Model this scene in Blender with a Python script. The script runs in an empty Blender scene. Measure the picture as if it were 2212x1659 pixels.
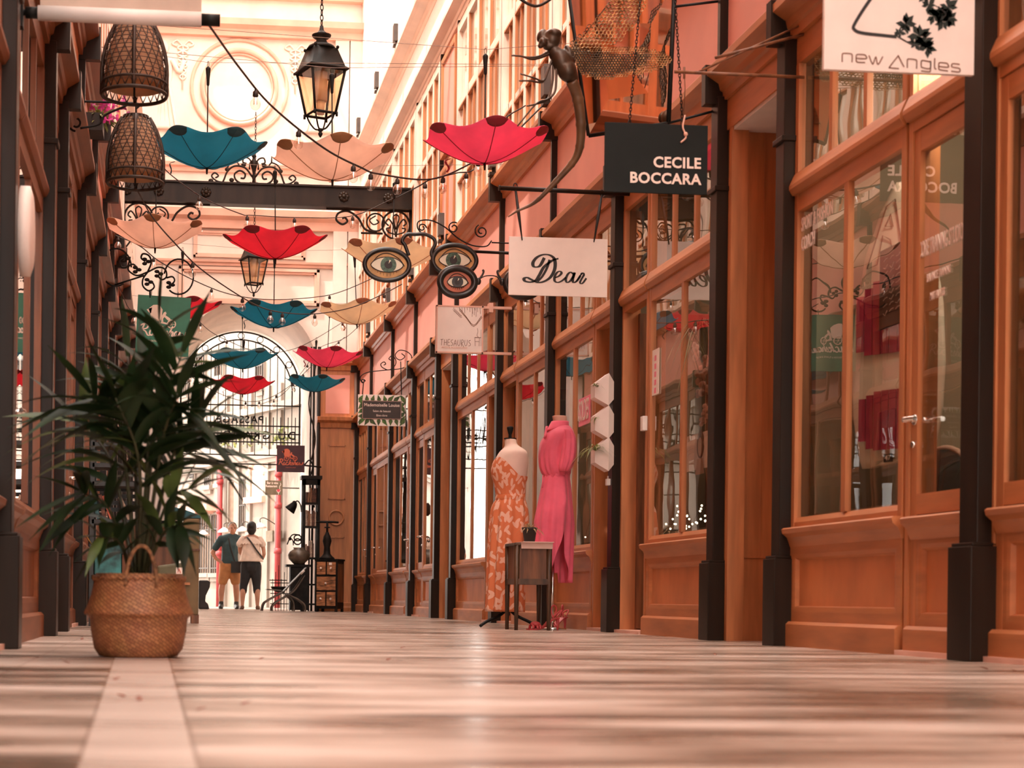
import bpy, bmesh, math, random
from math import sin, cos, pi, sqrt, radians as R
from mathutils import Vector as V, Matrix as M, noise as NZ
random.seed(11)
SC = bpy.context.scene
COL = SC.collection
# ---------------------------------------------------------------- camera model (pixel -> point helpers, photo is 2212 x 1659)
F = 3600.0; TPSI = 0.085; ROLL = 0.012; EYE = 0.22; VPX, VPY = 365.0, 1289.0
PSI = math.atan(TPSI); CR, SR = cos(ROLL), sin(ROLL)
FW = (sin(PSI), cos(PSI)); RT = (cos(PSI), -sin(PSI))
PX0 = VPX + F*TPSI*CR; PY0 = VPY + F*TPSI*SR
def ray(px, py):
    u = (px-PX0)/F; v = (py-PY0)/F
    a = u*CR+v*SR; b = u*SR-v*CR
    return (a*RT[0]+FW[0], a*RT[1]+FW[1], b)
def atY(px, py, Y):
    d = ray(px, py); k = Y/d[1]; return V((d[0]*k, Y, EYE+d[2]*k))
def atX(px, py, X):
    d = ray(px, py); k = X/d[0]; return V((X, d[1]*k, EYE+d[2]*k))
def atZ(px, py, Z=0.0):
    d = ray(px, py); k = (Z-EYE)/d[2]; return V((d[0]*k, d[1]*k, Z))
def PXM(Y): return F/Y            # pixels per metre at depth Y (about)
# ---------------------------------------------------------------- materials
MATS = {}
def newmat(name):
    m = bpy.data.materials.new(name); m.use_nodes = True
    nt = m.node_tree; b = nt.nodes['Principled BSDF']
    return m, nt, b
def rgb(c): return (c[0], c[1], c[2], 1)
def mat(name, col, rough=.5, metal=0, var=.12, scale=8, stretch=(1,1,1), bump=0, bscale=40, col2=None, spec=.5, trans=0, emit=None, estr=0, sheen=0, detail=3):
    m, nt, b = newmat(name)
    b.inputs['Roughness'].default_value = rough; b.inputs['Metallic'].default_value = metal
    b.inputs['Specular IOR Level'].default_value = spec
    if sheen: b.inputs['Sheen Weight'].default_value = sheen
    tc = nt.nodes.new('ShaderNodeTexCoord'); mp = nt.nodes.new('ShaderNodeMapping')
    mp.inputs['Scale'].default_value = stretch
    nt.links.new(tc.outputs['Object'], mp.inputs['Vector'])
    nz = nt.nodes.new('ShaderNodeTexNoise'); nz.inputs['Scale'].default_value = scale; nz.inputs['Detail'].default_value = detail
    nt.links.new(mp.outputs[0], nz.inputs['Vector'])
    rp = nt.nodes.new('ShaderNodeValToRGB')
    c2 = col2 or tuple(x*(1-var*2.2) for x in col); c1 = tuple(min(1, x*(1+var)) for x in col) if not col2 else col
    rp.color_ramp.elements[0].position = .32; rp.color_ramp.elements[0].color = rgb(c2)
    rp.color_ramp.elements[1].position = .68; rp.color_ramp.elements[1].color = rgb(c1)
    nt.links.new(nz.outputs['Fac'], rp.inputs['Fac']); nt.links.new(rp.outputs['Color'], b.inputs['Base Color'])
    if bump:
        n2 = nt.nodes.new('ShaderNodeTexNoise'); n2.inputs['Scale'].default_value = bscale
        nt.links.new(mp.outputs[0], n2.inputs['Vector'])
        bp = nt.nodes.new('ShaderNodeBump'); bp.inputs['Strength'].default_value = bump; bp.inputs['Distance'].default_value = .01
        nt.links.new(n2.outputs['Fac'], bp.inputs['Height']); nt.links.new(bp.outputs[0], b.inputs['Normal'])
    if emit:
        b.inputs['Emission Color'].default_value = rgb(emit); b.inputs['Emission Strength'].default_value = estr
    if trans:
        # thin cloth: part of the light comes through
        out = nt.nodes['Material Output']; tr = nt.nodes.new('ShaderNodeBsdfTranslucent'); mx = nt.nodes.new('ShaderNodeMixShader')
        nt.links.new(rp.outputs['Color'], tr.inputs['Color']); mx.inputs[0].default_value = trans
        nt.links.new(b.outputs[0], mx.inputs[1]); nt.links.new(tr.outputs[0], mx.inputs[2]); nt.links.new(mx.outputs[0], out.inputs['Surface'])
    MATS[name] = m; return m
def glassmat(name, tint=(.93,.95,.92), wav=.0, base=.06, rough=0.0, wscale=2.2):
    # window glass: mirror reflection by fresnel over clear transmission, slightly wavy like old panes
    m = bpy.data.materials.new(name); m.use_nodes = True; nt = m.node_tree
    nt.nodes.remove(nt.nodes['Principled BSDF']); out = nt.nodes['Material Output']
    t = nt.nodes.new('ShaderNodeBsdfTransparent'); t.inputs[0].default_value = rgb(tint)
    g = nt.nodes.new('ShaderNodeBsdfGlossy'); g.inputs['Roughness'].default_value = rough; g.inputs['Color'].default_value = (1,1,1,1)
    fr = nt.nodes.new('ShaderNodeFresnel'); fr.inputs['IOR'].default_value = 1.5
    ad = nt.nodes.new('ShaderNodeMath'); ad.operation = 'MULTIPLY_ADD'; ad.inputs[1].default_value = 1.25; ad.inputs[2].default_value = base; ad.use_clamp = True
    nt.links.new(fr.outputs[0], ad.inputs[0])
    ge = nt.nodes.new('ShaderNodeNewGeometry'); iv = nt.nodes.new('ShaderNodeMath'); iv.operation = 'SUBTRACT'; iv.inputs[0].default_value = 1; nt.links.new(ge.outputs['Backfacing'], iv.inputs[1])
    ml = nt.nodes.new('ShaderNodeMath'); ml.operation = 'MULTIPLY'; nt.links.new(ad.outputs[0], ml.inputs[0]); nt.links.new(iv.outputs[0], ml.inputs[1])   # reflect once, on the outer skin
    mx = nt.nodes.new('ShaderNodeMixShader'); nt.links.new(ml.outputs[0], mx.inputs[0])
    nt.links.new(t.outputs[0], mx.inputs[1]); nt.links.new(g.outputs[0], mx.inputs[2]); nt.links.new(mx.outputs[0], out.inputs['Surface'])
    if wav:
        tc = nt.nodes.new('ShaderNodeTexCoord'); nz = nt.nodes.new('ShaderNodeTexNoise'); nz.inputs['Scale'].default_value = wscale; nz.inputs['Detail'].default_value = 1
        nt.links.new(tc.outputs['Object'], nz.inputs['Vector'])
        bp = nt.nodes.new('ShaderNodeBump'); bp.inputs['Strength'].default_value = wav; bp.inputs['Distance'].default_value = .02
        nt.links.new(nz.outputs['Fac'], bp.inputs['Height']); nt.links.new(bp.outputs[0], g.inputs['Normal'])
    MATS[name] = m; return m
# ---------------------------------------------------------------- object helpers
def link(o, parent=None):
    COL.objects.link(o)
    if parent is not None: o.parent = parent
    return o
def tag(o, label, cat, group=None, kind=None):
    o['label'] = label; o['category'] = cat
    if group: o['group'] = group
    if kind: o['kind'] = kind
    return o
def thing(name, label, cat, loc, group=None, rz=0.0):
    o = bpy.data.objects.new(name, None); link(o); o.empty_display_size = .1
    o.location = loc; o.rotation_euler = (0, 0, rz)
    return tag(o, label, cat, group)
def sroot(name, loc):
    o = bpy.data.objects.new(name, None); link(o); o.empty_display_size = .1
    o.location = loc; o['kind'] = 'structure'; return o
def copytree(o, parent=None):
    c = o.copy(); COL.objects.link(c)
    if parent is not None: c.parent = parent
    for ch in list(o.children): copytree(ch, c)
    return c
class MB:
    """collects shapes (world or local coordinates) and links them as one mesh object"""
    def __init__(s): s.bm = bmesh.new()
    def _add(s, vs, fs, smooth=False):
        bv = [s.bm.verts.new(v) for v in vs]
        for f in fs:
            try:
                fc = s.bm.faces.new([bv[i] for i in f]); fc.smooth = smooth
            except ValueError: pass
        return bv
    def box(s, a, b):
        x0,x1 = sorted((a[0],b[0])); y0,y1 = sorted((a[1],b[1])); z0,z1 = sorted((a[2],b[2]))
        s._add([(x0,y0,z0),(x1,y0,z0),(x1,y1,z0),(x0,y1,z0),(x0,y0,z1),(x1,y0,z1),(x1,y1,z1),(x0,y1,z1)],
               [(3,2,1,0),(4,5,6,7),(0,1,5,4),(1,2,6,5),(2,3,7,6),(3,0,4,7)]); return s
    def cbox(s, c, sz, mtx=None):
        h = [x/2 for x in sz]
        vs = [V((i*h[0],j*h[1],k*h[2])) for k in (-1,1) for j in (-1,1) for i in (-1,1)]
        if mtx: vs = [mtx @ v for v in vs]
        vs = [v+V(c) for v in vs]
        s._add(vs, [(0,2,3,1),(4,5,7,6),(0,1,5,4),(1,3,7,5),(3,2,6,7),(2,0,4,6)]); return s
    def tube(s, pts, r, n=8, closed=False, cap=True, flat=None):
        """swept tube; r is a number or one radius per point"""
        pts = [V(p) for p in pts]; N = len(pts)
        if N < 2: return s
        rs = r if isinstance(r, (list, tuple)) else [r]*N
        rings = []; up = None
        for i, p in enumerate(pts):
            a = pts[(i-1) % N] if (i or closed) else pts[0]; b = pts[(i+1) % N] if (i < N-1 or closed) else pts[-1]
            t = (b-a)
            if t.length < 1e-9: t = V((0,0,1))
            t.normalize()
            if up is None:
                up = V((0,0,1)) if abs(t.z) < .9 else V((0,1,0))
            x = t.cross(up)
            if x.length < 1e-6: x = t.orthogonal()
            x.normalize(); y = x.cross(t); y.normalize(); up = y
            fx, fy = flat if flat else (1,1)
            rings.append([p + x*(cos(2*pi*k/n)*rs[i]*fx) + y*(sin(2*pi*k/n)*rs[i]*fy) for k in range(n)])
        s.rings(rings, closed, cap); return s
    def rings(s, rings, closed=False, cap=True, smooth=True):
        n = len(rings[0]); N = len(rings)
        bv = [[s.bm.verts.new(v) for v in ring] for ring in rings]
        for i in range(N if closed else N-1):
            A, B = bv[i], bv[(i+1) % N]
            for k in range(n):
                try:
                    f = s.bm.faces.new((A[k], A[(k+1) % n], B[(k+1) % n], B[k])); f.smooth = smooth
                except ValueError: pass
        if cap and not closed:
            for ring in (bv[0][::-1], bv[-1]):
                try: s.bm.faces.new(ring)
                except ValueError: pass
        return s
    def cyl(s, a, b, r0, r1=None, n=12, cap=True): return s.tube([a, b], [r0, r0 if r1 is None else r1], n, cap=cap)
    def lathe(s, prof, c=(0,0,0), n=24, sx=1, sy=1, cap=True, rot=0.0):
        s.rings([[V((c[0]+r*cos(rot+2*pi*k/n)*sx, c[1]+r*sin(rot+2*pi*k/n)*sy, c[2]+z)) for k in range(n)] for r, z in prof], False, cap); return s
    def ball(s, c, r, n=12, m=8, mtx=None):
        r = r if isinstance(r, (tuple, list)) else (r,r,r)
        rr = []
        for j in range(m+1):
            t = -pi/2 + pi*j/m; q = max(cos(t), .02)
            ring = [V((r[0]*q*cos(2*pi*k/n), r[1]*q*sin(2*pi*k/n), r[2]*sin(t))) for k in range(n)]
            if mtx: ring = [mtx @ v for v in ring]
            rr.append([v+V(c) for v in ring])
        return s.rings(rr)
    def prism(s, poly, fn, d0, d1):
        """poly: 2D outline; fn(u,v,d)->point; extruded from d0 to d1"""
        n = len(poly)
        s._add([fn(u,v,d0) for u,v in poly]+[fn(u,v,d1) for u,v in poly],
               [tuple(range(n))[::-1], tuple(range(n,2*n))] + [(i,(i+1)%n,n+(i+1)%n,n+i) for i in range(n)]); return s
    def quad(s, a, b, c, d): s._add([a,b,c,d], [(0,1,2,3)]); return s
    def grid(s, fn, nu, nv, smooth=True, closeu=False):
        vs = [[s.bm.verts.new(fn(i/nu, j/nv)) for j in range(nv+1)] for i in range(nu if closeu else nu+1)]
        L = len(vs)
        for i in range(nu):
            for j in range(nv):
                f = s.bm.faces.new((vs[i][j], vs[(i+1)%L][j], vs[(i+1)%L][j+1], vs[i][j+1])); f.smooth = smooth
        return s
    def mesh(s, m, mtx=None):
        b2 = bmesh.new(); b2.from_mesh(m)
        if mtx: b2.transform(mtx)
        t = bpy.data.meshes.new('tmp'); b2.to_mesh(t); b2.free(); s.bm.from_mesh(t); bpy.data.meshes.remove(t); return s
    def build(s, name, m, parent=None, world=True, bevel=0, mods=(), kind=None, label=None, loc=None, recalc=True, thick=0, off=0):
        if recalc: bmesh.ops.recalc_face_normals(s.bm, faces=s.bm.faces)
        me = bpy.data.meshes.new(name)
        if parent is not None and world:
            l = V(parent.location); p = parent.parent
            while p is not None: l += V(p.location); p = p.parent
            s.bm.transform(M.Translation(-l))
        elif parent is None and loc is not None:
            s.bm.transform(M.Translation(-V(loc)))
        s.bm.to_mesh(me); s.bm.free()
        o = bpy.data.objects.new(name, me); link(o, parent)
        if parent is None and loc is not None: o.location = loc
        if isinstance(m, str): m = MATS[m]
        me.materials.append(m)
        if thick:
            md = o.modifiers.new('thickness', 'SOLIDIFY'); md.thickness = thick; md.offset = off
        if bevel:
            md = o.modifiers.new('bevel', 'BEVEL'); md.width = bevel; md.segments = 2; md.limit_method = 'ANGLE'; md.angle_limit = R(40)
        for t, kw in mods:
            md = o.modifiers.new(t.lower(), t)
            for k, v in kw.items(): setattr(md, k, v)
        if kind: o['kind'] = kind
        if label: o['label'] = label
        return o
def textmesh(txt, size, depth=.002, align='CENTER', shear=0, offset=0, space=1.0):
    c = bpy.data.curves.new('lettering', 'FONT'); c.body = txt; c.size = size; c.extrude = depth; c.align_x = align; c.align_y = 'CENTER'
    c.shear = shear; c.offset = offset; c.space_character = space; c.resolution_u = 3
    o = bpy.data.objects.new('tmp_text', c); COL.objects.link(o)
    dg = bpy.context.evaluated_depsgraph_get(); dg.update()
    me = bpy.data.meshes.new_from_object(o.evaluated_get(dg))
    bpy.data.objects.remove(o); bpy.data.curves.remove(c); return me
def facing(loc, wx=1.0, wz=1.0, back=False):
    """matrix for lettering that reads from the camera's side (faces -Y); back=True reads from behind"""
    sgn = -1 if back else 1
    return M.Translation(V(loc)) @ M(((sgn*wx,0,0,0),(0,0,-1*sgn,0),(0,wz,0,0),(0,0,0,1)))
def remesh(mb, vox, smooth=3):
    """fuse the overlapping pieces of a builder into one continuous skin"""
    bmesh.ops.recalc_face_normals(mb.bm, faces=mb.bm.faces)
    me = bpy.data.meshes.new('tmp'); mb.bm.to_mesh(me); mb.bm.free()
    o = bpy.data.objects.new('tmp', me); COL.objects.link(o)
    md = o.modifiers.new('r', 'REMESH'); md.mode = 'VOXEL'; md.voxel_size = vox; md.use_smooth_shade = True
    if smooth:
        sm = o.modifiers.new('s', 'SMOOTH'); sm.iterations = smooth; sm.factor = .5
    dg = bpy.context.evaluated_depsgraph_get(); dg.update()
    r = bpy.data.meshes.new_from_object(o.evaluated_get(dg))
    bpy.data.objects.remove(o); bpy.data.meshes.remove(me)
    out = MB(); out.bm.from_mesh(r); bpy.data.meshes.remove(r)
    for f in out.bm.faces: f.smooth = True
    return out
def spline(pts, n=8, closed=False):
    """smooth curve through points"""
    P = [V(p) for p in pts]; N = len(P); out = []
    for i in range(N if closed else N-1):
        p0 = P[(i-1) % N] if (i or closed) else P[0]*2-P[1]; p1 = P[i]; p2 = P[(i+1) % N]
        p3 = P[(i+2) % N] if (i+2 < N or closed) else P[-1]*2-P[-2]
        for k in range(n):
            t = k/n
            out.append(.5*((2*p1)+(p2-p0)*t+(2*p0-5*p1+4*p2-p3)*t*t+(3*p1-p0-3*p2+p3)*t**3))
    if not closed: out.append(P[-1])
    return out
def spiral(c, r0, r1, a0, turns, n=22, ax='xz', off=0.0):
    """flat scroll from radius r0 to r1 about c"""
    out = []
    for i in range(n+1):
        t = i/n; r = r0+(r1-r0)*t; a = a0+2*pi*turns*t
        u, v = r*cos(a), r*sin(a)
        out.append(V((c[0]+u, c[1]+off, c[2]+v)) if ax == 'xz' else V((c[0]+off, c[1]+u, c[2]+v)))
    return out
# ---------------------------------------------------------------- materials used in the place
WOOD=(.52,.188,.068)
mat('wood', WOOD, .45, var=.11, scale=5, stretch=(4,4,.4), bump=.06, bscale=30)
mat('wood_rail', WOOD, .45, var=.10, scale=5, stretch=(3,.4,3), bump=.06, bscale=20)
mat('wood_left', (.25,.082,.030), .45, var=.14, scale=5, stretch=(4,4,.4), bump=.06, bscale=30)  # same paint as wood, darkened: the left side's shade is in the colour
mat('wood_left_rail_shaded', (.25,.082,.030), .45, var=.12, scale=5, stretch=(3,.4,3), bump=.06, bscale=20)  # rail version, shade put into the colour likewise
mat('wood_panel', (.63,.22,.078), .5, var=.10, scale=2.5, stretch=(1.5,1.5,.9), bump=.05, bscale=30)
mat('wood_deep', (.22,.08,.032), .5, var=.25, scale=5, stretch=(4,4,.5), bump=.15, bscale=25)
mat('iron_brown', (.024,.0135,.0085), .34, metal=0, var=.2, scale=3, stretch=(2,2,.3), spec=.14)
mat('iron_black', (.014,.011,.009), .5, metal=0, var=.2, scale=9, spec=.15)
mat('pink_paint', (.75,.33,.26), .6, var=.05, scale=1.5)
mat('cream_paint', (.88,.80,.74), .6, var=.04, scale=1.2)
mat('pink_trim', (.84,.66,.55), .5, var=.05, scale=2)
mat('stone', (.81,.68,.595), .75, var=.06, scale=2.0, bump=.05)
mat('stone_trim', (.80,.46,.35), .7, var=.06, scale=3)
mat('street_stone', (.27,.215,.175), .8, var=.1, scale=1.5, bump=.08)
mat('interior', (.36,.26,.17), .8, var=.2, scale=1)
mat('curtain', (.9,.82,.76), .8, var=.1, scale=6, stretch=(6,6,.3))
mat('dark', (.02,.018,.015), .6, var=.2)
mat('black', (.010,.010,.009), .55, var=.1, spec=.2)
mat('white', (.82,.74,.68), .5, var=.03)
mat('chrome', (.8,.75,.7), .18, metal=1, var=.03)
mat('brass', (.7,.42,.16), .3, metal=1, var=.1)
glassmat('glass', wav=.055, base=.13)
glassmat('glass_still', wav=0, base=.03)
glassmat('lamp_glass', tint=(.85,.7,.55), base=.05)
# floor: worn marble streaked with dirt and painted dapples of light and shade, with pale border strip and slab joints
def floormat():
    m, nt, b = newmat('floor_marble'); L = nt.links.new; N = nt.nodes.new
    tc = N('ShaderNodeTexCoord'); mp = N('ShaderNodeMapping'); mp.inputs['Scale'].default_value = (.26, 1.15, 1); L(tc.outputs['Object'], mp.inputs[0])
    n1 = N('ShaderNodeTexNoise'); n1.inputs['Scale'].default_value = 3.4; n1.inputs['Detail'].default_value = 5; n1.inputs['Roughness'].default_value = .6; L(mp.outputs[0], n1.inputs['Vector'])
    r1 = N('ShaderNodeValToRGB'); e = r1.color_ramp.elements
    e[0].position = .39; e[0].color = (.12,.075,.048,1); e[1].position = .54; e[1].color = (.50,.375,.30,1)
    x = r1.color_ramp.elements.new(.47); x.color = (.30,.205,.15,1); x = r1.color_ramp.elements.new(.62); x.color = (.64,.52,.445,1)
    L(n1.outputs['Fac'], r1.inputs[0])
    sp = N('ShaderNodeSeparateXYZ'); L(tc.outputs['Object'], sp.inputs[0])
    def band(a, c):
        g = N('ShaderNodeMath'); g.operation = 'GREATER_THAN'; g.inputs[1].default_value = a; L(sp.outputs['X'], g.inputs[0])
        l = N('ShaderNodeMath'); l.operation = 'LESS_THAN'; l.inputs[1].default_value = c; L(sp.outputs['X'], l.inputs[0])
        t = N('ShaderNodeMath'); t.operation = 'MULTIPLY'; L(g.outputs[0], t.inputs[0]); L(l.outputs[0], t.inputs[1]); return t.outputs[0]
    mix = N('ShaderNodeMixRGB'); mix.inputs['Color2'].default_value = (.62,.50,.425,1); L(r1.outputs[0], mix.inputs['Color1'])
    def skew(f, a, op):                                     # the pale strip runs slightly askew
        q = N('ShaderNodeMath'); q.operation = 'MULTIPLY_ADD'; q.inputs[1].default_value = f; L(sp.outputs['Y'], q.inputs[0]); L(sp.outputs['X'], q.inputs[2])
        g = N('ShaderNodeMath'); g.operation = op; g.inputs[1].default_value = a; L(q.outputs[0], g.inputs[0]); return g.outputs[0]
    def both(x, y):
        t = N('ShaderNodeMath'); t.operation = 'MULTIPLY'; L(x, t.inputs[0]); L(y, t.inputs[1]); return t.outputs[0]
    k = N('ShaderNodeMath'); k.operation = 'MULTIPLY'; k.inputs[1].default_value = .85; L(both(skew(.02,-.07,'GREATER_THAN'), skew(.01,.06,'LESS_THAN')), k.inputs[0]); L(k.outputs[0], mix.inputs['Fac'])
    last = mix
    for mk in (both(skew(.02,-.076,'GREATER_THAN'), skew(.02,-.07,'LESS_THAN')), both(skew(.01,.06,'GREATER_THAN'), skew(.01,.067,'LESS_THAN')), band(-.462,-.456), band(2.9,2.906)):
        j = N('ShaderNodeMixRGB'); j.inputs['Color2'].default_value = (.2,.11,.07,1); L(last.outputs[0], j.inputs['Color1'])
        kk = N('ShaderNodeMath'); kk.operation = 'MULTIPLY'; kk.inputs[1].default_value = .7; L(mk, kk.inputs[0]); L(kk.outputs[0], j.inputs['Fac']); last = j
    L(last.outputs[0], b.inputs['Base Color'])
    n2 = N('ShaderNodeTexNoise'); n2.inputs['Scale'].default_value = 3.5; n2.inputs['Detail'].default_value = 4; L(mp.outputs[0], n2.inputs['Vector'])
    mr = N('ShaderNodeMapRange'); mr.inputs['From Min'].default_value = .3; mr.inputs['From Max'].default_value = .7; mr.inputs['To Min'].default_value = .2; mr.inputs['To Max'].default_value = .42
    L(n2.outputs['Fac'], mr.inputs[0]); L(mr.outputs[0], b.inputs['Roughness'])
    n3 = N('ShaderNodeTexNoise'); n3.inputs['Scale'].default_value = 1.4; n3.inputs['Detail'].default_value = 2; L(tc.outputs['Object'], n3.inputs['Vector'])
    bp = N('ShaderNodeBump'); bp.inputs['Strength'].default_value = .08; bp.inputs['Distance'].default_value = .02; L(n3.outputs['Fac'], bp.inputs['Height']); L(bp.outputs[0], b.inputs['Normal'])
    b.inputs['Specular IOR Level'].default_value = .45
    MATS['floor'] = m
floormat()
mat('pavement', (.3,.24,.2), .7, var=.12, scale=2)
# ---------------------------------------------------------------- facades
XW, XL = 3.27, -.71
class Facade:
    def __init__(s, side): s.r = side == 'right'; s.side = side
    def p(s, u, d, z): return V((XW-d if s.r else XL+d, u, z))
    def box(s, mb, u0, u1, d0, d1, z0, z1): mb.box(s.p(u0,d0,z0), s.p(u1,d1,z1))
RF, LF = Facade('right'), Facade('left')
CNT = {'window':0, 'door':0, 'trim':0}
def nm(k): CNT[k] += 1; return '%s_%d' % (k, CNT[k])
def panel(fc, mb, mp, u0, u1, z0, z1, d=0.0, t=.05):
    """rail-and-stile frame round a sunk panel with a bevelled moulding"""
    f, s_ = d+.010, d-.014
    fc.box(mb, u0, u0+t, d-.04, f, z0, z1); fc.box(mb, u1-t, u1, d-.04, f, z0, z1)
    fc.box(mb, u0+t, u1-t, d-.04, f, z1-t, z1); fc.box(mb, u0+t, u1-t, d-.04, f, z0, z0+t)
    e = .032; a, b, za, zb = u0+t, u1-t, z0+t, z1-t
    q = [fc.p(a,f,za),fc.p(b,f,za),fc.p(b,f,zb),fc.p(a,f,zb)]; m_ = [fc.p(a+e*.6,f-.004,za+e*.8),fc.p(b-e*.6,f-.004,za+e*.8),fc.p(b-e*.6,f-.004,zb-e*.6),fc.p(a+e*.6,f-.004,zb-e*.6)]; n_ = [fc.p(a+e,s_,za+e),fc.p(b-e,s_,za+e),fc.p(b-e,s_,zb-e),fc.p(a+e,s_,zb-e)]
    for X_, Y_ in ((q,m_),(m_,n_)):
        for i in range(4): mb.quad(X_[i],X_[(i+1)%4],Y_[(i+1)%4],Y_[i])
    fc.box(mp, a+e-.004, b-e+.004, d-.05, s_+.001, za+e-.004, zb-e+.004)
def sill(fc, mb, u0, u1, z, d=0.0):
    prof = [(-.03,z-.10),(.012,z-.10),(.02,z-.075),(.03,z-.05),(.055,z-.03),(.06,z-.008),(.05,z),(-.03,z)]
    mb.prism(prof, lambda a,b,t: fc.p(t, d+a, b), u0, u1)
def plinth(fc, mb, u0, u1, d=0.0, h=.13):
    mb.prism([(-.04,0),(.04,0),(.04,h-.015),(.025,h),(-.04,h)], lambda a,b,t: fc.p(t, d+a, b), u0, u1)
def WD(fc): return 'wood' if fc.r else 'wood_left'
def WR(fc): return 'wood_rail' if fc.r else 'wood_left_rail_shaded'
def glasspane(fc, par, u0, u1, z0, z1, d=-.014, m='glass'):
    mb = MB(); fc.box(mb, u0, u1, d-.003, d+.003, z0, z1); return mb.build('pane', m, par)
def lattice(fc, mb, us, zs, d0, d1, w=.045):
    """glazing bars: verticals at us over zs range"""
    for u in us: fc.box(mb, u-w/2, u+w/2, d0, d1, zs[0], zs[1])
Z_SILL, Z_PH, Z_TR, Z_TT, Z_HD, Z_CO = .66, 2.28, 2.40, 2.485, 3.06, 3.2
def transom(fc, par, u0, u1):
    m = MB(); m.prism([(-.07,Z_TR-.03),(.022,Z_TR-.03),(.04,Z_TR),(.04,Z_TR+.02),(.018,Z_TT-.015),(.010,Z_TT),(-.07,Z_TT)], lambda a,b,t: fc.p(t,a,b), u0, u1)
    m.build('transom_rail', WR(fc), par)
def window_part(fc, u0, u1, npane=2, ntop=3):
    """shop window over its wood panel: frame, sill, panel, plinth, panes"""
    r = sroot(nm('window'), fc.p((u0+u1)/2, 0, 0))
    fr = MB(); pn = MB(); sl = MB(); pl = MB(); rl = MB(); pt = MB()
    e = .045
    for u in (u0+e/2, u1-e/2): fc.box(fr, u-e/2, u+e/2, -.03, .008, Z_SILL-.04, Z_HD)
    fc.box(rl, u0+e, u1-e, -.07, .006, Z_SILL-.04, Z_SILL-.012)
    rl.prism([(-.07,Z_SILL-.012),(.006,Z_SILL-.012),(-.010,Z_SILL+.015),(-.07,Z_SILL+.015)], lambda a,b,t: fc.p(t,a,b), u0+e, u1-e)
    fc.box(rl, u0+e, u1-e, -.07, .006, Z_PH, Z_TR-.03)                       # pane head
    fc.box(rl, u0, u1, -.07, .006, Z_HD, Z_CO)
    w = (u1-u0-2*e)
    cuts = [u0+e+w*i/npane for i in range(npane+1)]
    tcuts = [u0+e+w*i/ntop for i in range(ntop+1)]
    lattice(fc, fr, cuts[1:-1], (Z_SILL+.015, Z_PH), -.028, .004, .05)
    lattice(fc, fr, tcuts[1:-1], (Z_TT, Z_HD), -.028, .003, .04)
    fr.build('window_frame', WD(fc), r); rl.build('window_rails', WR(fc), r); transom(fc, r, u0, u1)
    sill(fc, sl, u0-.01, u1+.01, Z_SILL-.04); sl.build('window_sill', WR(fc), r)
    panel(fc, pl, pn, u0, u1, .13, Z_SILL-.13); plinth(fc, pt, u0-.01, u1+.01)
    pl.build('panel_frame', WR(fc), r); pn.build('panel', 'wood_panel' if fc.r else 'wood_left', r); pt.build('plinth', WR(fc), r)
    for i in range(npane): glasspane(fc, r, cuts[i]+.005, cuts[i+1]-.005, Z_SILL, Z_PH+.01)
    for i in range(ntop): glasspane(fc, r, tcuts[i]+.005, tcuts[i+1]-.005, Z_TT-.01, Z_HD+.01)
    return r
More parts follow.
